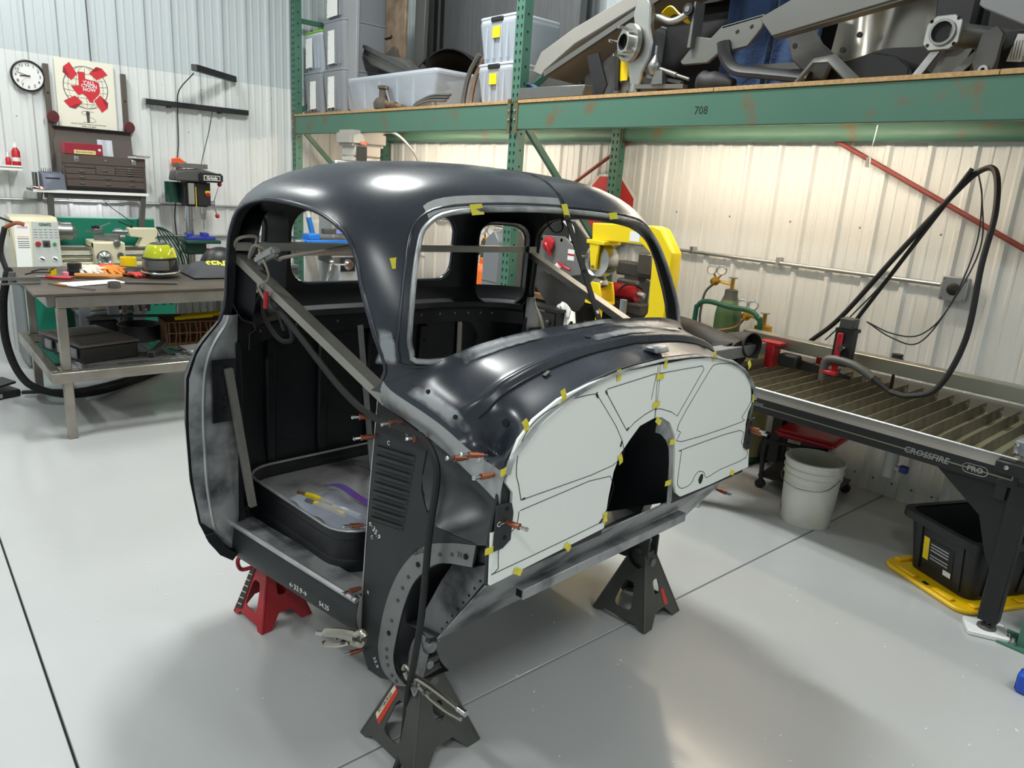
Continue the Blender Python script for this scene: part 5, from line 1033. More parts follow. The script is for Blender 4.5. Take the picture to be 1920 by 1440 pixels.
# extra cross-bar hook under the clock seam is part of the wall sheet; the tool-chest shelf stands over the lathe
def chest_shelf():
    t = thing('wall_bench', 'steel bracket shelf with white front edge above the lathe', 'shelf', (-7.0, 1.38, 0))
    part('top', MB().box(-.26, .06, -.42, .42, 1.335, 1.350), M_greyd, t); part('front_strip', MB().box(.06, .066, -.42, .42, 1.330, 1.353), M_paper, t); part('under_rail', MB().box(.0, .03, -.34, .40, 1.285, 1.33).bevel(.003), M_greyd, t)
    part('leg', MB().bar((.02, -.30, 1.33), (.0, -.31, .86), .05, .04, (0, 1, 0)), M_greyd, t); part('leg', MB().bar((.02, .385, 1.33), (.0, .34, .86), .05, .04, (0, 1, 0)), M_greyd, t); part('side_plate', MB().prism([(-.26, 1.335), (.0, 1.335), (-.1, 1.26), (-.26, 1.24)], -.35, -.34, XZ), M_greyd, t)
    M_ch = mat('brown_wrinkle', S(84, 72, 66), .5, bump=.1, bscale=200)
    t = thing('tool_chest', 'brown machinist tool chest with lid open and many drawers', 'tool chest', (-7.0, 1.49, 1.351))
    part('carcass', MB().box(-.24, .0, -.31, .315, 0, .285).bevel(.004), M_ch, t); part('lid', MB().prism([(-.24, .285), (-.228, .285), (-.262, .50), (-.274, .50)], -.31, .28, XZ), M_ch, t); part('lid_rim', MB().box(-.275, -.22, -.31, .28, .495, .503), M_black, t)
    part('front_bar', MB().box(0, .006, -.31, .315, .215, .283), M_ch, t)
    def drawer(y0, y1, z0, z1, pulls):
        d = part('drawer', MB().box(0, .008, y0, y1, z0, z1).bevel(.002), M_ch, t)
        for y in pulls: part('pull', MB().box(.008, .016, y-.02, y+.02, (z0+z1)/2-.005, (z0+z1)/2+.005).bevel(.002), M_gunm, d)
    drawer(-.285, -.07, .185, .205, ()); drawer(-.285, -.07, .135, .18, (-.17,)); drawer(-.065, .075, .135, .205, (0,))
    for k in range(4): drawer(.08, .295, .135+.018*k, .150+.018*k, (.19,))
    drawer(-.285, .295, .092, .130, (-.17, .02, .2)); drawer(-.285, .295, .035, .088, (-.17, .02, .2)); part('base_lip', MB().box(0, .004, -.29, .30, .005, .028), M_dark, t)
    for y in (-.20, .225): part('latch', MB().box(.006, .012, y-.018, y+.018, .228, .27).bevel(.003), M_galv, t); part('latch_loop', MB().cyl((.012, y, .245), (.016, y, .245), .010, n=12), M_steel, t)
    part('lock', MB().cyl((.006, .01, .25), (.011, .01, .25), .009, n=12), M_chrome, t)
    t = thing('gasket_box', 'dark red box with yellow handwritten label on the tool chest', 'box', (-7.06, 1.345, 1.637), .1); part('carton', MB().box(-.06, .06, -.14, .14, .0, .088).bevel(.003), mat('maroon_card', S(150, 34, 54), .5), t)
    l = part('label', MB().box(.0605, .0615, -.075, .085, .005, .036), mat('pale_yellow_paper', S(226, 208, 140), .7), t); text('handwriting', 'Back in Bore Pullers', .016, TX(.005, .02, .062), M_ink, l, .0002)
    part('sticker', MB().cyl((.0605, .115, .045), (.0612, .115, .045), .011, n=14), M_paper, t)
    t = thing('plastic_bag', 'clear zip bag leaning in the open chest lid', 'bag', (-7.12, 1.53, 1.637)); part('bag', MB().grid(lambda a, b: Vector((-.02*b+.012*math.sin(7*a), -.05+.11*a, .13*b)), 8, 8, t=.004), M_clearw, t)
    t = thing('manual', 'stack of pale booklets on right end of chest lid edge', 'booklets', (-6.99, 1.77, 1.637), .2); part('booklet', MB().box(-.1, .03, -.06, .06, 0, .014), M_paper, t); part('booklet', MB().box(-.09, .04, -.055, .065, .0145, .026), M_galv, t)
    t = thing('drill_index', 'grey drill index block filled with bits at the shelf end', 'drill index', (-6.98, 1.10, 1.351), .1); part('case', MB().prism([(-.06, 0), (.05, 0), (.03, .12), (-.06, .14)], -.075, .085, XZ).bevel(.003), mat('slate_metal', S(94, 100, 114), .45), t); part('side_plate', MB().prism([(-.06, 0), (.05, 0), (.0, .17), (-.06, .17)], .0855, .09, XZ), mat('navy_metal', S(40, 44, 60), .45), t)
    for k in range(9): part('drill_bit', MB().cyl((-.02, -.06+.015*k, .13), (-.02, -.06+.015*k, .16+.004*(k % 3)), .0025, n=6), M_greyd, t)
    part('bit_slot', MB().box(.034, .037, -.05, .05, .085, .095), M_dark, t)
    for y in (-.105, -.125): part('wire_rack', MB().box(-.03, .03, y-.002, y+.002, .0, .13), M_gunm, t)
    t = thing('rag', 'red and white rag on the left end of the shelf', 'rag', (-6.97, .985, 1.3505)); part('cloth', MB().grid(lambda a, b: Vector((-.04+.09*a, -.03+.10*b, .012+.008*math.sin(8*a+5*b))), 8, 6, t=.004), mat('red_rag', S(176, 60, 60), .9, var=1, vscale=20, col2=S(226, 220, 216), mask=(.48, .52)), t)
    t = thing('strip_light', 'slim white strip lamp under the shelf over the lathe', 'lamp', (-7.12, 1.42, 1.335)); part('diffuser', MB().box(-.02, .02, -.24, .24, -.03, -.0005).bevel(.004), mat('lit_diffuser', (1, .95, 1), .5, emit=14), t)
    t = thing('lamp_cord', 'thin black cord drooping behind the lathe splash guard', 'cord', (-7.02, 1.55, 1.16)); part('cord', MB().tube([(-.06, -.08, .13), (-.02, -.02, .06), (0, .08, -.02), (.0, .14, -.06)], .0035, 5, 5), M_rubber, t)
chest_shelf()
# ------------------------------------------------------------------ lathe
def lathe_machine():
    t = thing('metal_lathe', 'cream and green metal lathe with splash guard on green cabinets', 'lathe', (-6.85, 1.30, 0))
    a = part('cabinet', MB().box(-.22, .30, -.52, -.30, .03, .66).bevel(.006), M_lgreen, t); b = part('cabinet', MB().box(-.22, .30, .30, .56, .03, .66).bevel(.006), M_lgreen, t)
    part('cabinet_side', MB().box(-.22, .30, -.535, -.521, .03, .66), M_grey, a); part('foot', MB().box(-.2, .28, -.50, -.32, 0, .03), M_black, a); part('foot', MB().box(-.2, .28, .32, .54, 0, .03), M_black, b)
    part('cross_panel', MB().box(-.18, -.16, -.30, .30, .1, .66), M_lgreen, t); part('chip_tray', MB().box(-.25, .32, -.56, .60, .66, .685).box(.31, .32, -.56, .60, .685, .71).bevel(.003), M_lgreen, t)
    part('splash_guard', MB().box(-.205, -.195, -.22, .56, .685, 1.13), M_lgreen, t); part('guard_lip', MB().tube([(-.20, -.22, 1.13), (-.20, .56, 1.13)], .009, 6, smooth=False), mat('pale_green', S(120, 190, 176), .4), t)
    h = part('headstock', MB().prism([(-.20, .74), (.17, .74), (.12, 1.12), (.08, 1.15), (-.20, 1.15)], -.535, -.225, XZ).bevel(.008), M_cream, t)
    M_face = mat('grey_panel', S(190, 194, 190), .4)
    def face(a, b, o=.004): return Vector((.17-.05*(b-.74)/.38+o, a, b))
    F = lambda p, q, hh: face(p, q, hh)
    part('control_panel', MB().prism([(-.42, .755), (-.228, .755), (-.232, 1.115), (-.40, 1.115)], .0005, .005, F), M_face, h); part('label_panel', MB().prism([(-.53, .76), (-.43, .76), (-.415, 1.10), (-.515, 1.10)], .0005, .004, F), M_paper, h)
    for z in (1.0, .985, .965, .95, .935, .92): part('label_print', MB().prism([(-.505, z), (-.43, z), (-.43, z+.006), (-.505, z+.006)], .0042, .0048, F), M_grey if z < .99 else mat('amber', S(230, 170, 60), .6), h)
    text('logo', 'Grizzly', .024, frame(face(-.465, 1.075, .0055), (0, 1, 0), (-.13, 0, 1)), mat('logo_red', S(190, 60, 70), .5), h, .0003)
    text('model_number', 'G0602', .030, frame(face(-.315, 1.095, .0065), (0, 1, 0), (-.13, 0, 1)), mat('dark_green_ink', S(40, 90, 70), .5), h, .0003, bold=.0012)
    for k in range(4):
        for j in range(5): part('chart_print', MB().prism([(-.395+.034*j, 1.055-.02*k), (-.372+.034*j, 1.055-.02*k), (-.372+.034*j, 1.060-.02*k), (-.395+.034*j, 1.060-.02*k)], .0052, .0056, F), M_grey, h)
    def knob(name, y, z, r, m, L=.02): o = face(y, z, .005); part(name, MB().lathe([(r, 0), (r, L*.6), (r*.8, L), (0, L)], o, (1, 0, .13), 16), m, h)
    part('switch_plate', MB().prism([(-.345, .925), (-.295, .925), (-.295, .975), (-.345, .975)], .0052, .008, F), M_greyd, h); knob('stop_button', -.375, .95, .019, M_red); knob('selector', -.32, .95, .014, M_ink); knob('start_button', -.265, .95, .012, mat('start_green', S(40, 150, 80), .4)); 
    for y in (-.36, -.275): knob('gear_dial', y, .835, .020, M_paper, .006); part('dial_pointer', MB().bar(face(y-.012, .843, .013), face(y+.012, .828, .013), .010, .004, (1, 0, 0)), M_ink, h)
    part('end_vent', MB().box(-.02, .0, -.5365, -.5355, .99, 1.05), M_dark, h)
    c = part('chuck', MB().cyl((-.02, -.225, 1.035), (-.02, -.19, 1.035), .075, n=24).cyl((-.02, -.19, 1.035), (-.02, -.115, 1.035), .068, n=24), M_steel, t)
    for k in range(3): a_ = 2*PI*k/3+.4; part('chuck_jaw', MB().cbox((-.02+.035*math.cos(a_), -.10, 1.035+.035*math.sin(a_)), (.03, .04, .03)), M_chrome, c)
    part('bed', MB().box(-.12, .08, -.225, .60, .80, .90).bevel(.006), M_cream, t); part('bed_way', MB().box(.045, .085, -.225, .60, .895, .915), M_chrome, t); part('bed_way', MB().box(-.12, -.08, -.225, .60, .895, .915), M_chrome, t); part('lead_screw', MB().cyl((.10, -.225, .86), (.10, .60, .86), .010, n=10), M_steel, t); part('feed_rod', MB().cyl((.10, -.225, .825), (.10, .60, .825), .008, n=10), M_steel, t); part('bed_foot', MB().box(-.14, .12, -.225, .60, .685, .80).bevel(.004), M_cream, t)
    cr = part('carriage', MB().box(-.14, .16, .00, .23, .915, .965).box(.09, .17, .00, .23, .79, .96).bevel(.006), M_cream, t); part('hand_wheel', MB().lathe([(0, .03), (.02, .03), (.045, .014), (.055, .02), (.058, .01), (.05, 0), (0, 0)], (.17, .07, .845), (1, 0, 0), 28), M_chrome, cr); part('cross_wheel', MB().lathe([(0, .02), (.022, .02), (.028, .0), (0, 0)], (.17, .17, .955), (1, 0, 0), 20), M_steel, cr); part('slide_wheel', MB().lathe([(0, .02), (.022, .02), (.026, .0), (0, 0)], (.17, .19, .86), (1, 0, 0), 18), M_steel, cr)
    part('compound_slide', MB().bar((-.02, .05, .99), (.06, .22, 1.0), .07, .045).cyl((.06, .22, 1.0), (.07, .26, 1.0), .016), M_steel, cr); part('swivel', MB().cyl((-.01, .10, .96), (-.01, .10, .985), .05, n=20), M_steel, cr)
    tp = part('tool_post', MB().box(-.05, .03, .03, .11, 1.025, 1.06).bevel(.004), M_steel, t); part('post_handle', MB().bar((-.01, .07, 1.065), (.03, .16, 1.11), .010, .010), M_chrome, tp); part('tool_bit', MB().bar((.02, .06, 1.035), (.0, -.02, 1.04), .012, .012), M_gunm, tp); part('clamp_nut', MB().cyl((-.01, .07, 1.06), (-.01, .07, 1.085), .02, n=12), M_ink, tp)
    for k in range(4): part('set_screw', MB().cyl((-.045+.024*k, .04, 1.06), (-.045+.024*k, .04, 1.08), .005, n=6), M_ink, tp)
    ts = part('tailstock', MB().prism([(.36, .915), (.52, .915), (.50, .99), (.52, 1.0), (.52, 1.07), (.30, 1.07), (.30, 1.0), (.40, .99)], -.07, .04, YZ).bevel(.006), M_cream, t); part('quill', MB().cyl((-.015, .30, 1.035), (-.015, .25, 1.035), .018, n=14).cyl((-.015, .25, 1.035), (-.015, .20, 1.035), .026, .024, 16).cyl((-.015, .20, 1.035), (-.015, .185, 1.035), .014, .008, 12), M_steel, ts); part('lock_lever', MB().bar((-.01, .33, 1.08), (.0, .23, 1.12), .01, .01).cyl((-.01, .33, 1.06), (-.01, .33, 1.09), .012, n=10), M_ink, ts)
lathe_machine()
t = thing('garden_hose', 'coil of dark green cord hanging at the tail of the lathe', 'cord coil', (-6.98, 1.86, .85))
for k in range(5): part('loop', MB().tube([(.01*k, .0, .22), (.02*k, .03+.02*k, .16), (.03, .12+.025*k, -.02), (.03, .14+.02*k, -.12), (.02, .08, -.06), (.0, .01, .12)], .006, 5, 5, True), mat('dark_green_cord', S(30, 74, 56), .5), t)
# ------------------------------------------------------------------ bench drill press
def drill_press():
    t = thing('drill_press', 'dark green and black bench drill press with blue vice on its table', 'drill press', (-6.98, 2.17, 0))
    M_dg = mat('drill_green', S(22, 68, 56), .45)
    part('column', MB().cyl((0, -.03, .66), (0, -.03, 1.46), .038, n=18).cyl((0, -.03, 1.13), (0, -.03, 1.15), .046, n=18), M_chrome, t); part('base', MB().box(-.12, .18, -.14, .14, .64, .67).bevel(.01), M_dg, t)
    hd = part('head', MB().box(-.10, .10, -.09, .13, 1.26, 1.48).bevel(.02, 2), M_black, t); part('motor', MB().cyl((-.12, -.12, 1.28), (-.12, -.12, 1.46), .07, n=20), M_dg, t)
    part('belt_cover', MB().prism([(-.18, 1.475), (-.16, 1.56), (.06, 1.585), (.20, 1.55), (.205, 1.475)], -.05, .14, YZ).bevel(.012), M_greyd, t)
    nb = part('name_block', MB().box(.12, .19, .02, .22, 1.475, 1.555).bevel(.012, 2), M_black, t); part('name_plate', MB().box(.1905, .193, .05, .19, 1.492, 1.535), M_paper, nb); part('name_field', MB().box(.1932, .1937, .055, .185, 1.497, 1.530), M_ink, nb)
    text('lettering', 'Grizzly', .034, TX(.12, 1.513, .1942), M_paper, nb, .0003, bold=.001)
    part('front_plate', MB().box(.10, .104, .02, .13, 1.27, 1.47), M_black, hd); part('power_switch', MB().box(.104, .112, .085, .125, 1.375, 1.40), M_yellow, hd); part('stop_paddle', MB().cyl((.104, .105, 1.37), (.114, .105, 1.37), .018, n=14), M_red, hd); part('depth_scale', MB().box(.104, .108, -.06, -.01, 1.28, 1.46), M_galv, hd); part('laser_line', MB().box(.108, .109, .0, .006, 1.24, 1.43), M_yellow, hd)
    part('spindle', MB().cyl((.08, .07, 1.26), (.08, .07, 1.20), .028, n=16).cyl((.08, .07, 1.20), (.08, .07, 1.15), .024, .018, 16), M_chrome, t); part('drill_bit', MB().cyl((.08, .07, 1.15), (.08, .07, 1.06), .004, n=8), M_steel, t)
    part('feed_hub', MB().cyl((.02, .13, 1.29), (.02, .19, 1.29), .022, n=14), M_chrome, t)
    for z, y in ((1.46, .23), (1.18, .20)): a = part('feed_arm', MB().bar((.02, .18, 1.29), (.05, y, z), .006, .006), M_chrome, t); part('knob', MB().sphere((.055, y, z), .020, 8), M_red, a)
    part('work_table', MB().box(-.02, .22, -.13, .17, .945, .975).bevel(.006), M_dg, t); part('table_arm', MB().box(-.05, .10, -.10, .08, .84, .945).bevel(.012), M_dg, t); part('table_crank', MB().cyl((.05, .08, .88), (.05, .19, .88), .008, n=8).cyl((.05, .12, .88), (.05, .12, .83), .007, n=8), M_red, t)
    t = thing('blue_vice', 'small blue drill vice standing on the drill press table', 'vice', (-6.86, 2.17, .9755)); part('base', MB().box(-.07, .07, -.10, .13, 0, .03).bevel(.004), mat('vice_blue', S(44, 58, 150), .4), t); part('jaw', MB().box(-.05, .05, -.10, -.06, .03, .06).bevel(.004), MATS['vice_blue'], t); part('jaw', MB().box(-.05, .05, .03, .08, .03, .06).bevel(.004), MATS['vice_blue'], t); part('screw', MB().cyl((0, -.2, .03), (0, -.06, .03), .006, n=8), M_steel, t)
    t = thing('steel_block', 'flat steel offcut lying on top of the drill press cover', 'steel block', (-6.98, 2.14, 1.586)); part('block', MB().box(-.05, .12, -.10, .14, .0, .04).bevel(.002), M_gunm, t)
    t = thing('tool_cabinet', 'low grey cabinet carrying the drill press against the wall', 'cabinet', (-7.0, 2.25, 0)); part('body', MB().box(-.26, .26, -.34, .5, .01, .62).bevel(.005), M_greyd, t); part('top', MB().box(-.27, .28, -.35, .51, .62, .639), M_black, t); part('plinth', MB().box(-.22, .22, -.3, .46, 0, .01), M_black, t)
drill_press()
# ------------------------------------------------------------------ welding table
def weld_table():
    t = thing('welding_table', 'raw steel welding table with lower mesh shelf', 'welding table', (-5.3, 1.36, 0))
    x0, x1, y0, y1 = -.66, .56, -.75, .85
    part('top_plate', MB().box(x0, x1+.005, y0, y1, .855, .868), mat('stained_plate', S(112, 102, 92), .42, .6, var=.9, vscale=4, col2=S(80, 72, 66)), t)
    M_ts = mat('mill_steel', S(176, 170, 160), .32, .85, var=.7, vscale=6, col2=S(130, 125, 116))
    part('top_rail', MB().box(x1-.05, x1, y0+.10, y1-.02, .785, .8545).bevel(.004), M_ts, t); part('top_rail', MB().box(x0+.02, x0+.07, y0+.06, y1-.02, .785, .8545).bevel(.004), M_ts, t)
    for y in (y0+.06, y1-.08): part('top_rail', MB().box(x0+.07, x1-.05, y, y+.05, .785, .8545).bevel(.004), M_ts, t)
    for x in (x0+.03, x1-.055):
        for y in (y0+.10, y1-.12):
            part('leg', MB().box(x, x+.05, y, y+.05, .42, .785).bevel(.004), M_ts, t); part('leg', MB().box(x, x+.05, y, y+.05, 0, .355).bevel(.004), M_ts, t)
    sh = part('shelf_rail', MB().box(x1-.02, x1+.04, y0+.04, y1-.03, .356, .419).bevel(.004), M_ts, t); part('shelf_rail', MB().box(x0+.0, x0+.06, y0+.04, y1-.03, .356, .419).bevel(.004), M_ts, t)
    for y in (y0+.04, y1-.08): part('shelf_rail', MB().box(x0+.06, x1-.02, y, y+.05, .356, .419).bevel(.004), M_ts, t)
    mb = MB()
    for k in range(22): mb.box(x0+.06+.052*k-.0015, x0+.06+.052*k+.0015, y0+.09, y1-.08, .412, .415)
    for k in range(28): mb.box(x0+.06, x1-.02, y0+.09+.051*k-.0015, y0+.09+.051*k+.0015, .415, .418)
    m = part('mesh_deck', mb, M_greyd, t); m['kind'] = 'stuff'
    # on the table; z of the top
    Z = .8685
    def at(name, label, cat, x, y, rz=0, group=None): return thing(name, label, cat, (x, y, Z), rz, group)
    # helmet
    h = at('welding_helmet', 'black welding helmet with yellow tinted clear visor', 'helmet', -5.33, 1.43, -.35)
    def dome(a, b):
        th = 2*PI*a; ph = b*PI*.5; r = .13+.012*math.sin(ph); sq = 1+.05*math.cos(2*th)
        return Vector((.145*math.cos(th)*math.cos(ph)**.55*sq, .115*math.sin(th)*math.cos(ph)**.55, .03+.20*math.sin(ph)))
    part('shell', MB().grid(dome, 28, 10, True, t=.004), mat('helmet_black', S(22, 23, 24), .25, coat=.4), h)
    part('visor', MB().grid(lambda a, b: dome(-.17+.34*a, .36+.42*b)*1.05+Vector((.006, 0, -.008)), 14, 8, t=.003), mat('visor_yellow', S(190, 196, 40), .08, alpha=.62), h)
    part('visor_frame', MB().tube([dome(-.17+.34*k/10, .34)*1.045+Vector((.008, 0, -.006)) for k in range(11)], .008, 6, 2), M_black, h); part('jaw_vent', MB().grid(lambda a, b: dome(-.09+.18*a, .10+.20*b)*1.07+Vector((.006, 0, -.004)), 8, 5, t=.006), M_greyd, h)
    part('side_decal', MB().grid(lambda a, b: dome(.175+.06*a, .34+.28*b)*1.02, 6, 6, t=.002), mat('decal_yellow', S(214, 214, 60), .4), h); part('rim', MB().tube([dome(k/20, .02)*1.02 for k in range(20)], .007, 6, 2, True), M_galv, h)
    # bag
    b = at('equipment_bag', 'flat dark equipment bag with yellow lettering beside the helmet', 'bag', -5.33, 1.82, -.05)
    def bag(a, b_):
        y = -.22+.60*a; x = -.20+.40*b_; e = (min(1, 6*min(a, 1-a))*min(1, 5*min(b_, 1-b_)))**.5; return Vector((x, y, .006+(.055+.02*math.sin(5*a)+.012*math.sin(11*b_+4*a))*e))
    part('cloth', MB().grid(bag, 20, 16, t=-.006), mat('bag_cloth', S(62, 63, 66), .8, bump=.3, bscale=120), b); part('underside', MB().box(-.19, .19, -.21, .37, 0.0005, .006), MATS['bag_cloth'], b)
    text('lettering', 'SENTINEL', .075, Matrix.Translation((.10, .05, .086)) @ Matrix(((0, -.62, .78, 0), (1, 0, 0, 0), (0, .78, .62, 0), (0, 0, 0, 1))), mat('hi_vis_yellow', S(226, 226, 30), .5), b, .003, bold=.002)
    part('stripe', MB().box(.0, .03, -.04, .06, .080, .088), MATS['hi_vis_yellow'], b)
    c = at('leather_hood', 'black domed welding cap behind the equipment bag', 'cap', -5.62, 1.93); part('dome', MB().grid(lambda a, b: Vector((.10*math.cos(2*PI*a)*math.cos(b*PI/2), .15*math.sin(2*PI*a)*math.cos(b*PI/2), .17*math.sin(b*PI/2)**.8)), 24, 8, True, t=.004), M_blackp, c); part('brim', MB().tube([(.10*math.cos(2*PI*k/16), .15*math.sin(2*PI*k/16), .006) for k in range(16)], .006, 5, 2, True), M_black, c)
    c = at('tape_roll', 'bright yellow tape roll standing upright on the table', 'tape', -5.62, 1.30); part('roll', MB().lathe([(.038, 0), (.052, 0), (.052, .10), (.038, .10), (.038, 0)], n=24), M_yellow, c); part('band', MB().lathe([(.0525, .0), (.0525, .03)], n=24), mat('amber_tape', S(216, 180, 60), .5), c)
    c = at('work_gloves', 'crumpled white and orange leather work gloves', 'gloves', -5.52, 1.07)
    for dx, dy, m, s in ((0, -.03, mat('white_leather', S(206, 198, 186), .8), .09), (.02, .10, mat('orange_leather', S(216, 130, 50), .8), .07), (-.08, .10, mat('red_leather', S(196, 70, 60), .8), .06)):
        part('glove', MB().grid(lambda a, b: Vector((dx+s*1.1*math.cos(2*PI*a)*math.sin(PI*b)*(1+.22*math.sin(6*PI*a+3)+.1*math.sin(14*PI*a)), dy+s*1.15*math.sin(2*PI*a)*math.sin(PI*b)*(1+.15*math.sin(10*PI*a+1)), .028-.026*math.cos(PI*b)+.010*math.sin(2*PI*3*a+9*b)*math.sin(PI*b)+.006*math.sin(2*PI*7*a)*math.sin(PI*b)+.004)), 30, 12, True), m, c)
        for k in range(4): part('finger', MB().tube([(dx+.03, dy-.05+.03*k, .025), (dx+.09, dy-.065+.035*k, .028), (dx+.13+.01*(k % 2), dy-.06+.045*k, .012)], .013, 7, 4), m, c)
    c = at('hammer_handle', 'wooden tool handle lying beside the gloves', 'handle', -5.28, 1.04, 1.0); part('handle', MB().tube([(-.14, 0, .018), (0, .01, .02), (.14, .02, .022)], .017, 8, 5, taper=lambda f: 1-.35*abs(f-.3)), mat('honey_wood', S(180, 122, 56), .5), c)
    c = at('paper_sheet', 'white paper sheet lying flat on the welding table', 'paper', -5.12, .98, .25); part('sheet', MB().grid(lambda a, b: Vector((-.09+.18*a, -.17+.34*b, .001+.004*math.sin(3*b)*a)), 5, 6, t=.0006), M_paper, c)
    c = at('safety_glasses', 'black framed safety glasses with yellow lenses', 'glasses', -5.45, .80, 1.2)
    for s in (-1, 1): part('lens', MB().grid(lambda a, b: Vector((-.005+.03*math.sin(a*2), s*(.012+.06*a), .006+.04*b)), 6, 4, t=.002), mat('amber_lens', S(230, 200, 30), .1), c); part('temple', MB().tube([(.02, s*.07, .035), (-.06, s*.075, .035), (-.12, s*.07, .02)], .005, 5), M_black, c)
    part('brow_bar', MB().tube([(.02, -.07, .045), (.005, 0, .045), (.02, .07, .045)], .006, 5), M_black, c)
    c = at('red_pliers', 'pair of pliers with red grips near the table corner', 'pliers', -5.35, .76, 1.1)
    for s in (-1, 1): part('grip', MB().tube([(.0, 0, .012), (.06, s*.02, .012), (.15, s*.022, .012)], .009, 6), M_red, c)
    part('jaws', MB().tube([(0, 0, .012), (-.05, 0, .012)], .009, 6), M_steel, c)
    c = at('wire_spool', 'stacked black plastic cap beside the safety glasses', 'cap', -5.48, .945); part('cup', MB().lathe([(0, 0), (.04, 0), (.042, .08), (.035, .082), (0, .08)], n=18), M_black, c); part('ring', MB().lathe([(.043, .02), (.046, .03), (.043, .04)], n=18), M_blackp, c)
    c = at('pink_eraser', 'small pink cylinder next to the black cap', 'eraser', -5.38, .875); part('body', MB().lathe([(0, 0), (.018, 0), (.018, .035), (.014, .038), (0, .038)], n=14), mat('pink', S(226, 130, 150), .6), c)
    c = at('scribe', 'thin scribe with wooden grip lying near table edge', 'scribe', -4.98, .82, .55); part('rod', MB().cyl((-.16, 0, .005), (.2, 0, .005), .004, n=6), M_gunm, c); part('grip', MB().cyl((-.10, 0, .007), (-.02, 0, .007), .007, n=8), MATS['honey_wood'], c)
    c = at('pipe_clamp', 'short steel pipe ring standing near the table edge', 'ring', -4.92, 1.05); part('ring', MB().lathe([(.030, 0), (.036, 0), (.036, .032), (.030, .032), (.030, 0)], n=24), M_steel, c); part('ear', MB().box(.034, .044, -.012, .012, .004, .028), M_steel, c)
    c = at('steel_rod', 'dark round steel rod lying along the table', 'rod', -5.0, 1.27, 1.2); part('rod', MB().cyl((-.14, 0, .008), (.16, .0, .008), .0075, n=8), M_greyd, c); part('rod_end', MB().cyl((.16, 0, .008), (.164, 0, .008), .0065, n=8), M_steel, c)
    c = at('steel_strip', 'flat grey steel strip leaning by the helmet', 'strip', -5.55, 1.24, 1.3); part('strip', MB().bar((-.10, 0, .035), (.16, 0, .02), .004, .04, (0, 0, 1)), M_gunm, c); part('offcut', MB().box(-.1, .06, .02, .10, .001, .012), M_gunm, c)
    c = at('red_glove', 'red and black glove lying left of the helmet', 'glove', -5.40, 1.26, .4); part('palm', MB().grid(lambda a, b: Vector((.06*math.cos(2*PI*a)*math.sin(PI*b), .05*math.sin(2*PI*a)*math.sin(PI*b), .025-.022*math.cos(PI*b))), 14, 8, True), M_blackp, c)
    for k in range(4): part('finger', MB().tube([(.03, -.04+.025*k, .02), (.09, -.045+.028*k, .025), (.13, -.045+.03*k, .012)], .012, 6, 4), MATS['red_leather'], c)
    c = at('gear_disc', 'flat steel disc lying behind the tape roll', 'disc', -5.70, 1.16); part('disc', MB().lathe([(0, 0), (.10, 0), (.10, .02), (0, .02)], n=28), M_steel, c); part('hub', MB().lathe([(.03, .02), (.03, .035), (0, .036)], n=18), M_gunm, c)
    # clamped torch stand and cables at the left end
    c = thing('cable_clamp', 'scorched spring clamp biting the left table edge', 'clamp', (-5.55, .605, Z)); part('jaw', MB().prism([(-.02, -.06), (.03, -.05), (.05, .03), (.0, .02)], -.02, .02, XZ).bevel(.004), M_gunm, c); part('grip', MB().tube([(0, -.02, .02), (-.02, -.04, .15), (.03, -.01, .30)], .016, 7), M_rubber, c); part('copper_tip', MB().tube([(.03, -.01, .30), (.05, .05, .33), (.06, .09, .32)], .012, 6), M_copper, c); part('long_rod', MB().cyl((.04, .04, .33), (-.05, -.18, .42), .007, n=8), M_ink, c)
    c = thing('torch_lead', 'braided black torch lead drooping to the floor left of the table', 'cable', (-5.62, .57, 0)); part('lead', MB().tube([(.1, .02, .90), (-.05, .02, .84), (-.1, -.01, .66), (-.08, -.02, .42), (.0, .02, .22), (.12, .10, .13), (.16, .3, .07), (-.05, .6, .03), (-.5, 1.1, .026)], .024, 9, 7), mat('braided_sleeve', S(16, 16, 17), .85, bump=.6, bscale=160), c)
    c = thing('steel_bar', 'pair of thin steel bars projecting off the left table edge', 'bars', (-5.30, .60, Z)); part('bar', MB().bar((-.05, -.35, .012), (.02, .12, .012), .012, .018), M_gunm, c); part('bar', MB().bar((.18, -.3, .006), (.16, .10, .006), .016, .010), M_steel, c)
    c = thing('foot_pedal', 'black welder foot pedal on the floor at left edge', 'foot pedal', (-5.86, .43, 0), .35); part('base', MB().box(-.10, .10, -.16, .16, .0, .05).bevel(.008), M_blackp, c); part('treadle', MB().bar((0, -.15, .06), (0, .14, .10), .17, .015), M_blackp, c); part('label', MB().box(.101, .102, -.10, .04, .012, .04), M_galv, c)
    c = thing('pedal_cord', 'black cord from the foot pedal under the table', 'cord', (-5.75, .6, 0)); part('cord', MB().tube([(-.05, .02, .03), (.06, .15, .05), (.0, .4, .02), (-.3, .9, .016)], .014, 7, 6), M_rubber, c)
    # lower shelf goods
    Z2 = .4195
    c = thing('socket_case', 'closed dark socket case on the lower mesh shelf', 'tool case', (-5.12, .93, Z2), .25); part('tray', MB().box(-.30, .24, -.16, .18, .0, .10).bevel(.01), M_black, c); part('lid', MB().box(-.31, .25, -.17, .19, .10, .118).bevel(.006), mat('brown_lid', S(86, 78, 76), .45), c); part('lid_panel', MB().box(-.26, .20, -.12, .14, .118, .122), MATS['brown_lid'], c); part('lid_rib', MB().box(-.03, -.015, -.12, .14, .122, .127), MATS['brown_lid'], c)
    for k in range(3): part('latch', MB().box(-.2+.16*k, -.12+.16*k, -.18, -.165, .03, .09).bevel(.005), M_grey, c)
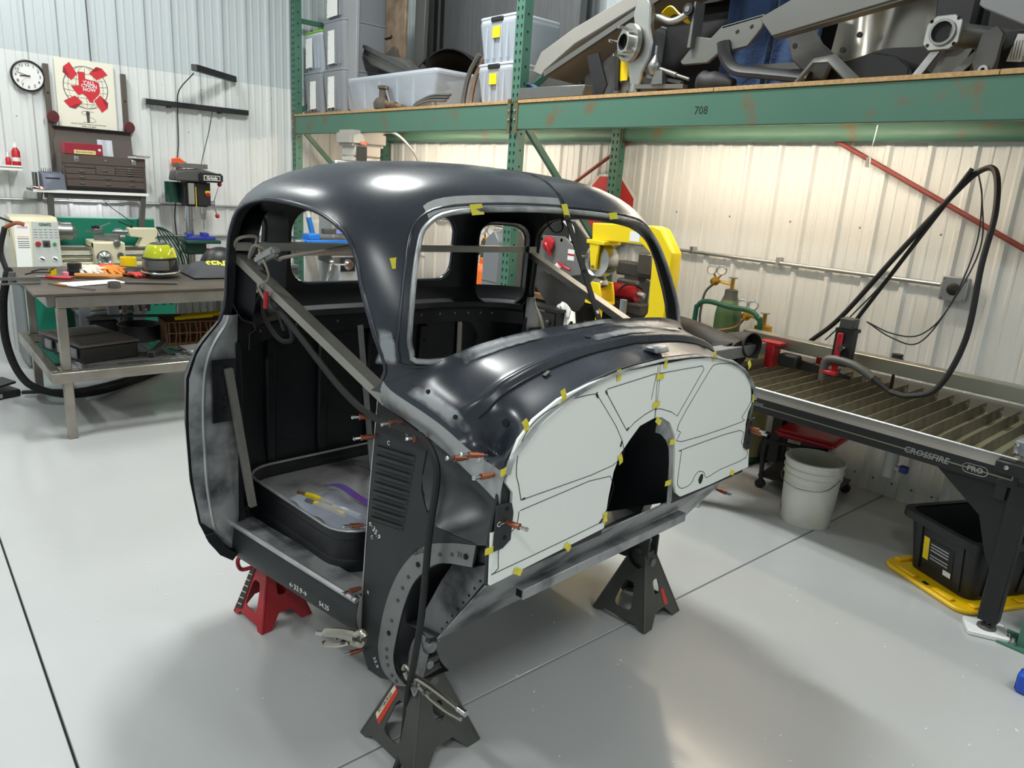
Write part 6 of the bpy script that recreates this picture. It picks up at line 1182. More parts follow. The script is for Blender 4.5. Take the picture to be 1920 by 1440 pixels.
    c = thing('oil_pan', 'round black drain pan on the lower shelf', 'pan', (-5.45, 1.30, Z2)); part('pan', MB().lathe([(0, .003), (.10, .003), (.13, .11), (.138, .11), (.132, .0), (0, 0)], n=28), M_black, c); part('liner', MB().lathe([(0, .02), (.103, .02)], n=28), M_dark, c)
    c = thing('black_bin', 'small square black bin beside the drain pan', 'bin', (-5.62, 1.10, Z2)); part('wall', MB().box(-.09, .09, -.09, .09, 0, .13).bevel(.01), M_black, c); part('mouth', MB().box(-.08, .08, -.08, .08, .1302, .131), M_dark, c)
    c = thing('wire_crate', 'rusty brown wire crate with yellow handled tools', 'crate', (-5.25, 1.62, Z2), -.1)
    for k in range(13): part('wire', MB().tube([(.13, -.20+.033*k, .0), (.135, -.20+.033*k+.012*(k % 2), .09), (.14, -.20+.033*k, .17)], .006, 5, 3), mat('rusty_wire', S(104, 70, 44), .7), c)
    for z in (.02, .09, .165): part('wire', MB().bar((.135, -.22, z), (.14, .22, z), .008, .008), MATS['rusty_wire'], c)
    part('back', MB().box(-.14, -.13, -.22, .22, .002, .16), MATS['rusty_wire'], c); part('side', MB().box(-.14, .13, -.22, -.21, .002, .16), MATS['rusty_wire'], c); part('side', MB().box(-.14, .13, .21, .22, .002, .16), MATS['rusty_wire'], c); part('floor', MB().box(-.14, .13, -.21, .21, .002, .01), MATS['rusty_wire'], c)
    for k in range(3): part('tool_handle', MB().cyl((.02-.05*k, -.14+.05*k, .17), (.06-.05*k, .10+.05*k, .19), .014, n=8), M_yellow, c)
    c = thing('cardboard_box', 'open cardboard box beside the wire crate on the shelf', 'box', (-5.30, 1.98, Z2)); part('carton', MB().box(-.14, .12, -.12, .14, .001, .15), mat('cardboard', S(130, 98, 62), .8), c); part('shipping_label', MB().box(.1205, .1215, -.10, .02, .03, .09), M_paper, c)
    c = thing('square_tube', 'length of black square tube lying on the lower shelf', 'steel tube', (-5.05, 1.32, Z2), -.5); part('tube', MB().box(-.40, .22, -.02, .02, .001, .04), M_greyd, c); part('bore', MB().box(.2202, .2206, -.016, .016, .005, .036), M_dark, c)
    c = thing('shelf_sheet', 'grey steel sheet lying at the front of the lower shelf', 'sheet', (-4.92, 1.12, Z2)); part('sheet', MB().box(-.12, .10, -.26, .22, .0005, .004), M_gunm, c); part('angle_strip', MB().bar((-.12, .25, .008), (.10, .33, .008), .02, .012), M_greyd, c)
    c = thing('shop_towel', 'crumpled white towel on the right of the lower shelf', 'towel', (-4.98, 1.62, Z2)); part('cloth', MB().grid(lambda a, b: Vector((-.12+.26*a, -.16+.40*b, .012+.012*math.sin(9*a)*math.sin(7*b)+.01*a)), 14, 14, t=.005), M_paper, c)
    c = thing('long_rod', 'dark steel rod laid across items on the lower shelf', 'rod', (-5.42, 1.28, .60), 0); part('rod', MB().cyl((0, -.22, .0), (.05, .62, -.03), .010, n=8), M_greyd, c); part('rod_tip', MB().cyl((0, -.24, .0), (0, -.22, .0), .006, n=8), M_gunm, c)
    # clamps hanging behind the table on a rail
    rl = thing('clamp_rail', 'steel rail behind the table carrying hanging clamps', 'rail', (-6.06, 1.55, .78)); part('rail', MB().box(-.01, .01, -.28, .55, -.01, .01), M_gunm, rl); part('rail_bracket', MB().bar((0, -.2, 0), (.0, -.2, -.6), .03, .03), M_gunm, rl); part('rail_bracket', MB().bar((0, .5, 0), (0, .5, -.6), .03, .03), M_gunm, rl)
    nm = ['first', 'second', 'third', 'fourth', 'fifth', 'sixth']
    for k in range(13):
        m = mat('clamp_rust', S(96, 66, 52), .6) if k < 4 else M_gunm if k < 7 else M_chrome
        c = thing('hanging_clamp', ('rust brown bar clamp, %s from the left of the hanging row' % nm[k] if k < 4 else 'short dull steel clamp, %s after the rust brown ones in the row' % nm[k-4] if k < 7 else 'long bright locking clamp, %s of the bright ones in the row' % nm[k-7]), 'clamp', (-6.03, 1.34+.056*k, .77), 0, ['rust clamps on the rail', 'dull clamps on the rail', 'bright clamps on the rail'][0 if k < 4 else 1 if k < 7 else 2])
        L = .26 if k < 4 else .22 if k < 7 else .40
        part('bar', MB().tube([(0, 0, .02), (.01, .006, -L*.4), (.0, -.004, -L*.7), (.012, .006, -L)], .012, 6, 4, flat=.6), m, c); part('jaw', MB().bar((0, 0, .0), (.06, 0, -.01), .014, .02), m, c); part('tail', MB().cyl((.02, 0, -.05), (.025, .0, -L*.8), .006, n=6), M_steel if k > 6 else m, c)
    # bins behind, below the lathe
    c = thing('shop_bench', 'grey steel sawhorse legs behind the welding table', 'stand', (-6.25, 1.25, 0))
    for y, s in ((-.15, .03), (.10, -.06), (.22, .05)): part('leg', MB().bar((0, y, 0), (.0, y+s, .80), .07, .07, (1, 0, 0)), M_grey, c)
    part('top_bar', MB().box(-.06, .06, -.25, .32, .80, .83), M_grey, c)
    c = thing('parts_bin', 'cream plastic parts bin stacked under the lathe', 'bin', (-6.55, 1.28, .45)); part('bin', MB().prism([(-.12, 0), (.10, 0), (.14, .10), (.12, .22), (-.12, .24)], -.12, .10, XZ).bevel(.008), M_cream, c); part('mouth', MB().prism([(.105, .11), (.125, .11), (.115, .20), (.10, .20)], -.10, .08, XZ), M_dark, c)
    c = thing('parts_rack', 'grey stand under the lathe carrying bins', 'stand', (-6.55, 1.30, 0)); part('deck', MB().box(-.15, .15, -.2, .30, .43, .449), M_grey, c); part('post', MB().box(-.13, -.1, -.18, -.15, 0, .43), M_grey, c); part('post', MB().box(-.13, -.1, .25, .28, 0, .43), M_grey, c); part('post', MB().box(.1, .13, -.18, -.15, 0, .43), M_grey, c); part('post', MB().box(.1, .13, .25, .28, 0, .43), M_grey, c)
    c = thing('angle_grinder', 'grey and black power saw on the stand under the lathe', 'power tool', (-6.5, 1.50, .4495)); part('body', MB().tube([(-.05, -.08, .06), (.02, 0, .09), (.08, .08, .06)], .05, 10, 5), M_galv, c); part('guard', MB().lathe([(0, 0), (.10, .0), (.10, .03), (0, .03)], (.05, .02, .11), (1, .2, .1), 22), M_grey, c); part('handle', MB().cyl((.08, .05, .05), (.16, .09, .04), .025, n=12), M_rubber, c)
weld_table()
# ------------------------------------------------------------------ jack stands
def ring_face(mb, outer, inner, n, fn, t):
    """plate with one hole: outer and inner polygons (a,b); fn maps to 3-D"""
    cx = sum(p[0] for p in inner)/len(inner); cy = sum(p[1] for p in inner)/len(inner)
    def hit(poly, ang):
        dx, dy = math.cos(ang), math.sin(ang); best = 1e9
        for (ax, ay), (bx, by) in zip(poly, poly[1:]+poly[:1]):
            ex, ey = bx-ax, by-ay; den = dx*ey-dy*ex
            if abs(den) < 1e-9: continue
            s = ((ax-cx)*ey-(ay-cy)*ex)/den; u = ((ax-cx)*dy-(ay-cy)*dx)/den
            if s > 0 and -1e-6 <= u <= 1+1e-6: best = min(best, s)
        return cx+dx*best, cy+dy*best
    angs = sorted([2*PI*k/n for k in range(n)]+[math.atan2(y-cy, x-cx) % (2*PI) for x, y in outer])
    m = len(angs); A = [hit(outer, a) for a in angs]; B = [hit(inner, a) for a in angs]
    f0 = mb._add([fn(*p) for p in A]+[fn(*p) for p in B], [(i, (i+1) % m, m+(i+1) % m, m+i) for i in range(m)])
    bmesh.ops.recalc_face_normals(mb.bm, faces=f0); bmesh.ops.solidify(mb.bm, geom=f0, thickness=t)
def jack_stand(loc, rz, m, label, B=.12, H=.245, top=.30, wide=True, handle=True):
    t = thing('jack_stand', label, 'jack stand', (loc[0], loc[1], 0), rz, 'jack stands under the cab'); T = .032
    for k in range(4):
        R_ = Matrix.Rotation(k*PI/2, 4, 'Z')
        fn = lambda a, b: R_ @ Vector((a, -(B+(T-B)*b/H), b))
        if k % 2 == 0: o = [(-B, 0), (-B*.72, 0), (-B*.62, .016), (B*.62, .016), (B*.72, 0), (B, 0), (T, H), (-T, H)]; i = rrect(-.042, .042, .05, .155, .02, 3); i = [((x)*(1-.45*(y-.05)/.105), y) for x, y in i]
        else: o = [(-B, 0), (-B*.62, 0), (-B*.25, .05), (B*.25, .05), (B*.62, 0), (B, 0), (T, H), (-T, H)]; i = rrect(-.018, .018, .11, .165, .012, 3)
        mb = MB(); ring_face(mb, o, i, 40, fn, -.004); part('leg_panel', mb, m, t, 25)
    for k in range(4):
        s, q = ((1, 1), (1, -1), (-1, -1), (-1, 1))[k]; part('leg_edge', MB().tube([(s*B, q*B, .002), (s*T, q*T, H)], .006, 6, smooth=False), m, t)
    part('collar', MB().box(-T-.004, T+.004, -T-.004, T+.004, H-.012, H+.012).bevel(.003), m, t)
    part('ratchet_bar', MB().box(-.016, .016, -.012, .012, .10, top-.02), M_gunm, t)
    sd = part('saddle', MB().prism([(-.045, top), (-.045, top-.02), (-.02, top-.035), (.02, top-.035), (.045, top-.02), (.045, top), (.03, top), (.022, top-.012), (-.022, top-.012), (-.03, top)], -.022, .022, XZ).bevel(.002), m if m is not M_red else M_red, t)
    if handle: part('pawl_pin', MB().cyl((-.05, -.0, H-.03), (.05, 0, H-.03), .010, n=12).cyl((.04, 0, H-.03), (.052, 0, H-.03), .018, n=12), M_gunm, t)
    return t
M_st = mat('stand_grey', S(84, 84, 80), .45, .3, var=.3, vscale=12, col2=S(68, 68, 66))
def sticker(t, B, T, H, poly, m, side=0, off=.0015):
    R_ = Matrix.Rotation(side*PI/2, 4, 'Z')
    return part('sticker', MB().prism(poly, .0046, .0046+off, lambda a, b, h: R_ @ Vector((a, -(B+(T-B)*b/H)-h, b))), m, t)
a = jack_stand((-1.52, 1.062), .08, M_st, 'dark grey jack stand with red sticker under the nearest cab corner', .125, .25, .30)
s = sticker(a, .125, .032, .25, [(-.085, .075), (-.062, .060), (-.028, .17), (-.045, .185)], mat('sticker_orange', S(206, 60, 40), .5), 0); s2 = part('sticker_stripe', MB().prism([(-.088, .080), (-.076, .070), (-.040, .175), (-.050, .185)], .0062, .0068, lambda p, q, h: Vector((p, -(.125-.093*q/.25)-h, q))), mat('cream_sticker', S(226, 214, 190), .6), s)
text('lettering', 'PITTSBURGH', .014, frame((-.064, -.0865, .125), (.40, .35, 1), (-1, .1, .4)), M_ink, s, .0002)
b = jack_stand((-1.60, 2.155), .10, M_st, 'dark grey jack stand below the middle of the front rail', .122, .26, .40); sticker(b, .122, .032, .26, [(.03, .06), (.055, .055), (.04, .12), (.022, .12)], MATS['sticker_orange'], 1)
part('clevis', MB().box(-.045, .045, -.035, -.028, .25, .34).box(-.045, .045, .028, .035, .25, .34).cyl((0, -.045, .275), (0, .05, .275), .016, n=12).bevel(.003), M_st, b)
c = jack_stand((-2.385, .965), .12, M_red, 'red jack stand with printed warning plate under the rocker', .10, .235, .27)
s = part('warning_plate', MB().prism([(-.095, .02), (-.055, .03), (-.025, .205), (-.05, .21)], .004, .007, lambda p, q, h: Vector((p, -(.10-.068*q/.235)-h, q))), mat('warning_black', S(34, 34, 34), .5), c)
for k in range(7): part('print_line', MB().prism([(-.085+.004*k, .04+.024*k), (-.058+.004*k, .044+.024*k), (-.058+.004*k, .047+.024*k), (-.085+.004*k, .043+.024*k)], .0072, .0076, lambda p, q, h: Vector((p, -(.10-.068*q/.235)-h, q))), MATS['cream_sticker'], s)
part('ratchet_handle', MB().tube([(-.03, -.05, .20), (-.06, -.09, .19), (-.06, -.10, .235), (-.03, -.07, .26), (-.02, -.04, .25)], .008, 7, 5), M_red, c)
# ------------------------------------------------------------------ locking pliers
M_nick = mat('nickel', S(190, 184, 172), .28, .95)
def locking_pliers(o0, o1, up, label):
    t = thing('locking_pliers', label, 'pliers', CABM @ Vector(o0)); L = (Vector(o1)-Vector(o0)).length
    X = (CABM.to_3x3() @ (Vector(o1)-Vector(o0))).normalized(); U_ = Vector(up); Y = (U_-X*U_.dot(X)).normalized(); Z = X.cross(Y)
    t.rotation_euler = Matrix(((X.x, Y.x, Z.x), (X.y, Y.y, Z.y), (X.z, Y.z, Z.z))).to_euler()
    part('upper_body', MB().tube([(-.02, .0, 0), (.03, .006, 0), (.10, .004, 0), (L-.02, -.002, 0)], .012, 8, 5, taper=lambda f: 1.5-.6*f, flat=.6), M_nick, t); part('lower_handle', MB().tube([(.01, -.02, 0), (.06, -.032, 0), (.12, -.036, 0), (L-.01, -.03, 0)], .008, 8, 5, flat=.7), M_nick, t)
    part('adjust_screw', MB().cyl((L-.02, -.002, 0), (L+.01, -.003, 0), .009, n=12), M_chrome, t); part('jaw', MB().tube([(-.02, .006, 0), (-.05, .018, 0), (-.06, .004, 0)], .010, 7, 4, flat=.7), M_nick, t); part('jaw', MB().tube([(.0, -.016, 0), (-.04, -.022, 0), (-.058, -.006, 0)], .010, 7, 4, flat=.7), M_nick, t)
    for x, y in ((.0, -.004), (.035, -.020), (.055, -.008)): part('rivet', MB().cyl((x, y, -.011), (x, y, .011), .006, n=10), M_steel, t)
locking_pliers((.0, -.605, .255), (.185, -.600, .262), (0, 0, 1), 'nickel locking pliers clamped on the cab corner above the stand')
locking_pliers((-.235, -.672, .300), (-.355, -.70, .262), (0, 0, 1), 'nickel locking pliers clamped under the rocker end')
# ------------------------------------------------------------------ cords on the cab
t = cabthing('welder_cable', 'thick black cable hanging from the brace over the kick panel to the floor', 'cable', (0, -.64, 1.0))
inv = CABM.inverted(); E1 = inv @ Vector((-1.46, .95, .018)); E2 = inv @ Vector((-1.36, .80, .016)); E0 = inv @ Vector((-1.50, 1.0, .20)); o = Vector((0, -.64, 1.0))
part('cable', MB().tube([Vector(p)-o for p in ((-.92, -.60, 1.18), (-.80, -.64, 1.235), (-.70, -.655, 1.20), (-.593, -.65, 1.146), (-.359, -.645, 1.027), (-.202, -.648, .985), (-.06, -.652, .99), (.03, -.652, .985), (.078, -.652, .94), (.084, -.652, .87), (.072, -.655, .745), (.060, -.655, .513), (.045, -.66, .36), tuple(E0), tuple(E1), tuple(E2))], .0095, 8, 7), M_rubber, t)
part('coil', MB().tube([Vector(p)-o for p in ((-.80, -.635, 1.225), (-.72, -.62, 1.18), (-.70, -.60, 1.10), (-.78, -.60, 1.08), (-.86, -.61, 1.14), (-.84, -.62, 1.22), (-.76, -.625, 1.20), (-.73, -.61, 1.12))], .008, 7, 6), M_rubber, t)
t = cabthing('work_light_cord', 'tan extension cord wrapped round the brace with an inline switch', 'cord', (-.75, -.66, 1.37)); o = Vector((-.75, -.66, 1.37))
M_tan = mat('tan_cord', S(132, 124, 112), .55)
part('cord', MB().tube([Vector(p)-o for p in ((-.90, -.69, 1.33), (-.86, -.70, 1.39), (-.82, -.655, 1.40), (-.80, -.69, 1.34), (-.74, -.70, 1.385), (-.68, -.66, 1.35), (-.60, -.68, 1.365), (-.50, -.58, 1.40), (-.47, -.40, 1.44), (-.50, -.25, 1.50), (-.52, -.2, 1.56))], .0055, 7, 7), M_tan, t)
part('inline_switch', MB().box(-.06, .06, -.016, .016, -.014, .014).bevel(.008, 2), mat('grey_switch', S(150, 150, 148), .5), t, loc=(.06, -.03, -.01), rot=(.1, -.35, 0)); part('pigtail', MB().tube([Vector(p)-o for p in ((-.72, -.70, 1.375), (-.66, -.70, 1.30), (-.74, -.69, 1.26), (-.70, -.69, 1.22))], .004, 6, 6), M_tan, t); part('red_connector', MB().cyl((.05, -.03, -.17), (.055, -.03, -.12), .008, n=8), M_red, t)
t = cabthing('roof_wire', 'thin black wire looping under the cab roof by the corner window', 'wire', (-.70, .45, 1.55)); part('wire', MB().tube([(-.05, .1, .08), (-.02, .12, -.03), (.0, .16, -.09), (.0, .22, -.08), (-.02, .24, -.02), (.05, .3, .05)], .004, 5, 6), M_rubber, t)
# bag of tools on the tank platform
t = cabthing('tool_bag', 'clear zip bag with blue seal holding yellow tools on the cab floor', 'bag', (-.66, -.46, .4845))
part('bag', MB().grid(lambda a, b: Vector((-.15+.34*a, -.09+.17*b, .012+.03*math.sin(PI*a)*math.sin(PI*b)+.008*math.sin(13*a+6*b))), 18, 12, t=.002), mat('bag_film', S(196, 204, 224), .15, alpha=.35), t)
part('blue_seal', MB().grid(lambda a, b: Vector((-.17+.38*a, .07+.03*b, .02+.025*math.sin(PI*a)+.008*math.sin(9*a))), 12, 3, t=.002), mat('seal_blue', S(70, 84, 170), .4, var=.8, vscale=9, col2=S(120, 60, 140)), t)
for k, (x, y, l) in enumerate(((-.08, -.03, .12), (.0, -.045, .13), (.06, -.01, .11))): part('tool_grip', MB().tube([(x-.05, y, .022), (x, y+.01, .026), (x+l-.04, y+.03, .022)], .010, 7, 4), M_yellow if k < 2 else M_paper, t); part('tool_head', MB().cyl((x-.05, y, .022), (x-.09, y-.01, .022), .008, n=7), M_steel if k else mat('brown_handle', S(110, 90, 60), .5), t)
# ------------------------------------------------------------------ machines seen through the cab windows
def english_wheel():
    t = thing('english_wheel', 'bright yellow english wheel frame with steel rollers', 'english wheel', (-2.797, 3.30, .134)); t.scale = (.917,)*3
    fr = [(-.30, 1.315), (.12, 1.33), (.21, 1.27), (.225, .92), (.14, .815), (-.02, .79), (-.02, .66), (.20, .66), (.34, .80), (.355, .95), (.355, 1.30), (.25, 1.43), (.19, 1.445), (-.31, 1.425)]
    part('frame', MB().prism(fr, -.05, .05, XZ).bevel(.006), M_yellow, t); part('lower_arm', MB().prism([(-.33, .66), (-.02, .66), (-.02, .79), (-.18, .79), (-.33, .76)], -.05, .05, XZ).bevel(.006), M_yellow, t); part('sticker', MB().box(.02, .10, -.0515, -.0505, 1.34, 1.40), M_paper, t)
    part('fork', MB().prism([(-.29, 1.315), (-.20, 1.315), (-.215, 1.13), (-.255, 1.13)], -.085, -.065, XZ).box(-.31, -.15, -.09, .07, 1.295, 1.32).prism([(-.29, 1.315), (-.20, 1.315), (-.215, 1.13), (-.255, 1.13)], .045, .065, XZ).bevel(.003), M_yellow, t)
    part('upper_wheel', MB().lathe([(.0, 0), (.05, .0), (.095, .012), (.105, .0), (.108, .01), (.108, .09), (.102, .095), (0, .095)], (-.235, -.055, 1.19), (0, 1, 0), 40), M_chrome, t); part('axle_nut', MB().cyl((-.235, -.092, 1.15), (-.235, -.085, 1.15), .012, n=8), M_steel, t)
    part('lower_wheel', MB().lathe([(0, 0), (.04, 0), (.044, .01), (.044, .07), (0, .075)], (-.235, -.04, 1.035), (0, 1, 0), 24), M_chrome, t); part('lower_yoke', MB().prism([(-.29, .92), (-.15, .92), (-.16, .98), (-.18, 1.05), (-.25, 1.05), (-.27, .98)], -.075, -.055, XZ).prism([(-.29, .92), (-.15, .92), (-.16, .98), (-.18, 1.05), (-.25, 1.05), (-.27, .98)], .05, .07, XZ).box(-.29, -.15, -.075, .07, .905, .925).bevel(.003), M_yellow, t)
    part('jack_screw', MB().cyl((-.22, 0, .905), (-.22, 0, .72), .022, n=14), M_yellow, t); part('upright_pin', MB().cyl((.06, -.09, .62), (.06, -.09, .98), .022, n=14), M_grey, t); part('column', MB().box(.20, .34, -.06, .06, -.10, .68).bevel(.006), M_yellow, t); part('base', MB().box(-.30, .4, -.2, .2, -.146, -.10).bevel(.006), M_yellow, t)
english_wheel()
def bead_machine():
    t = thing('sheet_machine', 'dark grey plate framed metal machine with red handles', 'machine', (-3.58, 3.50, 0))
    part('rear_plate', MB().prism([(-.34, 1.42), (-.05, 1.44), (.10, 1.42), (.26, 1.30), (.34, 1.16), (.30, .96), (.20, .84), (-.10, .84), (-.30, 1.00), (-.36, 1.2)], 0, .02, XZ).bevel(.004), mat('machine_charcoal', S(70, 69, 68), .45), t)
    pl = part('front_plate', MB().prism([(-.12, 1.315), (.12, 1.325), (.22, 1.27), (.30, 1.22), (.30, 1.10), (.16, 1.07), (.0, 1.07), (-.12, 1.12)], -.10, -.09, XZ).bevel(.002), mat('machine_grey', S(112, 112, 110), .42), t)
    for x, z in ((-.09, 1.29), (.10, 1.30), (.0, 1.09), (.27, 1.21)): part('stand_off', MB().cyl((x, -.10, z), (x, .0, z), .012, n=8), M_gunm, t)
    for x, z, a in ((-.20, 1.16, .6), (-.14, 1.10, .2), (.08, 1.115, 1.0)): part('scale_plate', MB().bar((x-.05, -.105, z-.03*a), (x+.03, -.105, z+.03*a), .004, .045, (0, 0, 1)), M_paper, t)
    part('warning_sticker', MB().box(.17, .23, -.1015, -.1005, 1.18, 1.25), M_paper, pl); part('red_band', MB().box(.17, .23, -.1022, -.1016, 1.21, 1.222), M_red, pl)
    part('red_knob', MB().lathe([(.035, 0), (.05, .01), (.05, .03), (.03, .04), (0, .04)], (.0, -.10, 1.265), (0, -1, 0), 18), M_red, t); part('red_lever', MB().tube([(-.05, -.11, 1.28), (.0, -.14, 1.26), (.03, -.12, 1.19)], .012, 7, 4), M_red, t); part('red_lever', MB().tube([(.10, -.11, 1.155), (.17, -.13, 1.135), (.22, -.12, 1.12)], .010, 7, 4), M_red, t)
    part('white_guard', MB().tube([(.05, -.05, 1.44), (.13, -.05, 1.38), (.15, -.05, 1.30)], .018, 6, 5, flat=.4), M_paper, t); part('drum', MB().lathe([(0, 0), (.16, 0), (.18, .02), (.18, .12), (0, .13)], (.0, .03, 1.0), (0, 1, 0), 28), M_black, t); part('pedestal', MB().box(-.12, .12, .02, .14, .05, .88).bevel(.006), M_black, t); part('base', MB().box(-.2, .2, -.12, .18, 0, .05).bevel(.006), M_black, t)
bead_machine()
def bench_items():
    t = thing('steel_bench', 'dark steel bench against the right wall behind the english wheel', 'bench', (-3.30, 4.0, 0)); part('top', MB().box(-.44, .12, -.20, .28, .80, .83), M_black, t); part('apron', MB().box(-.42, .10, -.195, -.175, .72, .80), M_black, t)
    for x in (-.42, .05):
        for y in (-.17, .23): part('leg', MB().box(x, x+.05, y, y+.05, 0, .80), M_black, t)
    t = thing('steel_channel', 'rusty grey steel channel lying along the bench', 'steel section', (-3.45, 3.90, .8305)); part('web', MB().box(-.25, .32, -.05, .05, .0, .06).bevel(.003), mat('mill_scale', S(92, 86, 82), .5, .4), t); part('flange', MB().box(-.26, .33, -.07, .07, .06, .072), MATS['mill_scale'], t)
    t = thing('fan_blower', 'red drum shaped blower sitting on the steel channel', 'blower', (-3.33, 3.90, .903)); part('drum', MB().cyl((-.10, 0, .057), (.10, .03, .057), .056, n=24), M_red, t); part('grille', MB().tube([(.0, -.06, .07), (.04, -.04, .115), (.10, .0, .12), (.12, .05, .09)], .008, 6, 4), M_ink, t); part('nozzle', MB().cyl((.10, .03, .06), (.15, .04, .05), .02, n=12), M_galv, t); part('cradle', MB().box(-.08, .08, -.06, .06, 0, .012), M_black, t)
    t = thing('bench_vice', 'dark cast bench vice behind the rollers', 'vice', (-3.44, 4.12, .8305)); part('body', MB().box(-.10, .10, -.08, .08, 0, .20).bevel(.015), M_greyd, t); part('jaw', MB().box(-.14, .18, -.05, .05, .22, .32).bevel(.012), M_greyd, t); part('jaw', MB().box(.06, .20, -.06, .06, .24, .40).bevel(.015), M_gunm, t); part('screw', MB().cyl((.18, 0, .27), (.26, 0, .27), .02, n=10), M_steel, t); part('neck', MB().box(-.05, .08, -.045, .045, .19, .23), M_greyd, t)
    t = thing('white_rag', 'knotted white rag draped over the machine table edge', 'rag', (-3.38, 3.40, .80))
    def rag(a, b):
        x = (-.11+.22*a)*(1-.35*math.sin(PI*b)*0+.0); drop = .05+.11*abs(math.cos(1.9*PI*(a-.08)))
        return Vector((x*(.75+.25*b), -.02*b+.018*math.sin(14*a)*b, .075+.02*math.sin(5*a)-drop*b))
    part('cloth', MB().grid(rag, 26, 10, t=.006), M_paper, t, 80); part('fold', MB().grid(lambda a, b: rag(.25+.5*a, .45*b)+Vector((.01, -.02, .012)), 12, 5, t=.006), M_paper, t, 80)
    t = thing('machine_table', 'black machine table with drawer front under the white rag', 'table', (-3.52, 3.36, 0)); part('top', MB().box(-.22, .16, -.06, .06, .84, .86), M_black, t); part('drawer', MB().box(-.2, .14, -.07, -.06, .70, .83), M_black, t); part('leg', MB().box(-.2, -.15, -.05, .05, 0, .84), M_black, t); part('leg', MB().box(.09, .14, -.05, .05, 0, .84), M_black, t); part('knob', MB().sphere((.10, -.085, .77), .02, 8), M_black, t)
    t = thing('stop_sign', 'red octagonal stop sign hanging on the right wall behind the post', 'sign', (-3.94, YW-.028, 1.42)); o = [(.30*math.cos(PI/8+k*PI/4), .06+.30*math.sin(PI/8+k*PI/4)) for k in range(8)]
    part('plate', MB().prism(o, -.004, 0, XZ), M_paper, t); part('field', MB().prism([(a*.93, .06+(b-.06)*.93) for a, b in o], -.0055, -.0045, XZ), mat('sign_red', S(196, 52, 50), .45), t); text('lettering', 'STOP', .15, frame((0, -.0062, .06), (1, 0, 0), (0, 0, 1)), M_paper, t, .0004, bold=.004)
    t = thing('pegboard_cabinet', 'slim grey cabinet behind the middle rack post', 'cabinet', (-4.28, 3.55, 0)); part('body', MB().prism([(-.06, 0), (.12, 0), (.12, 1.22), (.06, 1.30), (-.03, 1.24), (-.06, 1.15)], -.12, .14, XZ).bevel(.006), M_grey, t); part('seam', MB().box(-.058, .118, -.1215, -.1205, .92, .925), M_greyd, t)
    t = thing('bottle_jack', 'orange hydraulic cylinder standing left of the grey cabinet', 'cylinder', (-4.53, 3.60, 0)); part('body', MB().lathe([(0, 0), (.09, 0), (.09, .95), (.07, 1.0), (.04, 1.02), (.04, 1.06), (0, 1.06)], n=22), mat('orange_enamel', S(226, 106, 30), .45), t); part('stencil', MB().lathe([(.0905, .78), (.0905, .86)], axis=(0, 0, 1), n=6, arc=1.2), M_ink, t)
    t = thing('gas_regulator', 'brass regulator with twin round gauges behind the corner window', 'regulator', (-5.08, 4.05, 1.10))
    part('body', MB().cyl((0, -.03, .04), (0, .03, .04), .03, n=14).cyl((-.02, 0, .05), (-.03, 0, .10), .008, n=8).cyl((.03, 0, .05), (.06, 0, .10), .008, n=8), mat('brass_fitting', S(196, 150, 60), .3, .9), t)
    for x in (-.05, .07): g = part('gauge', MB().lathe([(0, 0), (.04, 0), (.042, .025), (.037, .028), (.037, .02)], (x, -.0, .14), (.2, -1, 0), 22), M_galv, t); part('gauge_face', MB().lathe([(0, .021), (.036, .021)], (x, 0, .14), (.2, -1, 0), 20), M_paper, g)
    part('stem', MB().cyl((0, 0, .04), (0, 0, -1.10), .05, n=14), M_greyd, t)
    # work tables seen through the far door opening
    t = thing('wood_bench', 'plywood topped work bench beyond the corner window', 'bench', (-4.55, 4.02, 0)); part('top', MB().box(-.38, .60, -.22, .24, .80, .835), M_osb, t); part('frame', MB().box(-.36, .58, -.2, .22, .72, .80), M_black, t)
    for x in (-.36, .52): part('leg', MB().box(x, x+.06, -.2, -.14, 0, .72), M_black, t); part('leg', MB().box(x, x+.06, .16, .22, 0, .72), M_black, t)
    t = thing('socket_tray', 'open black case of sockets on the plywood bench', 'tool case', (-4.12, 3.98, .8355)); part('tray', MB().box(-.13, .13, -.12, .12, .0, .04).bevel(.004), M_black, t); part('lid', MB().box(-.13, .13, .12, .135, .0, .22), M_black, t)
    for k in range(8): part('socket', MB().cyl((-.11+.03*k, -.03, .04), (-.11+.03*k, -.03, .06), .011, n=8), M_chrome, t)
bench_items()
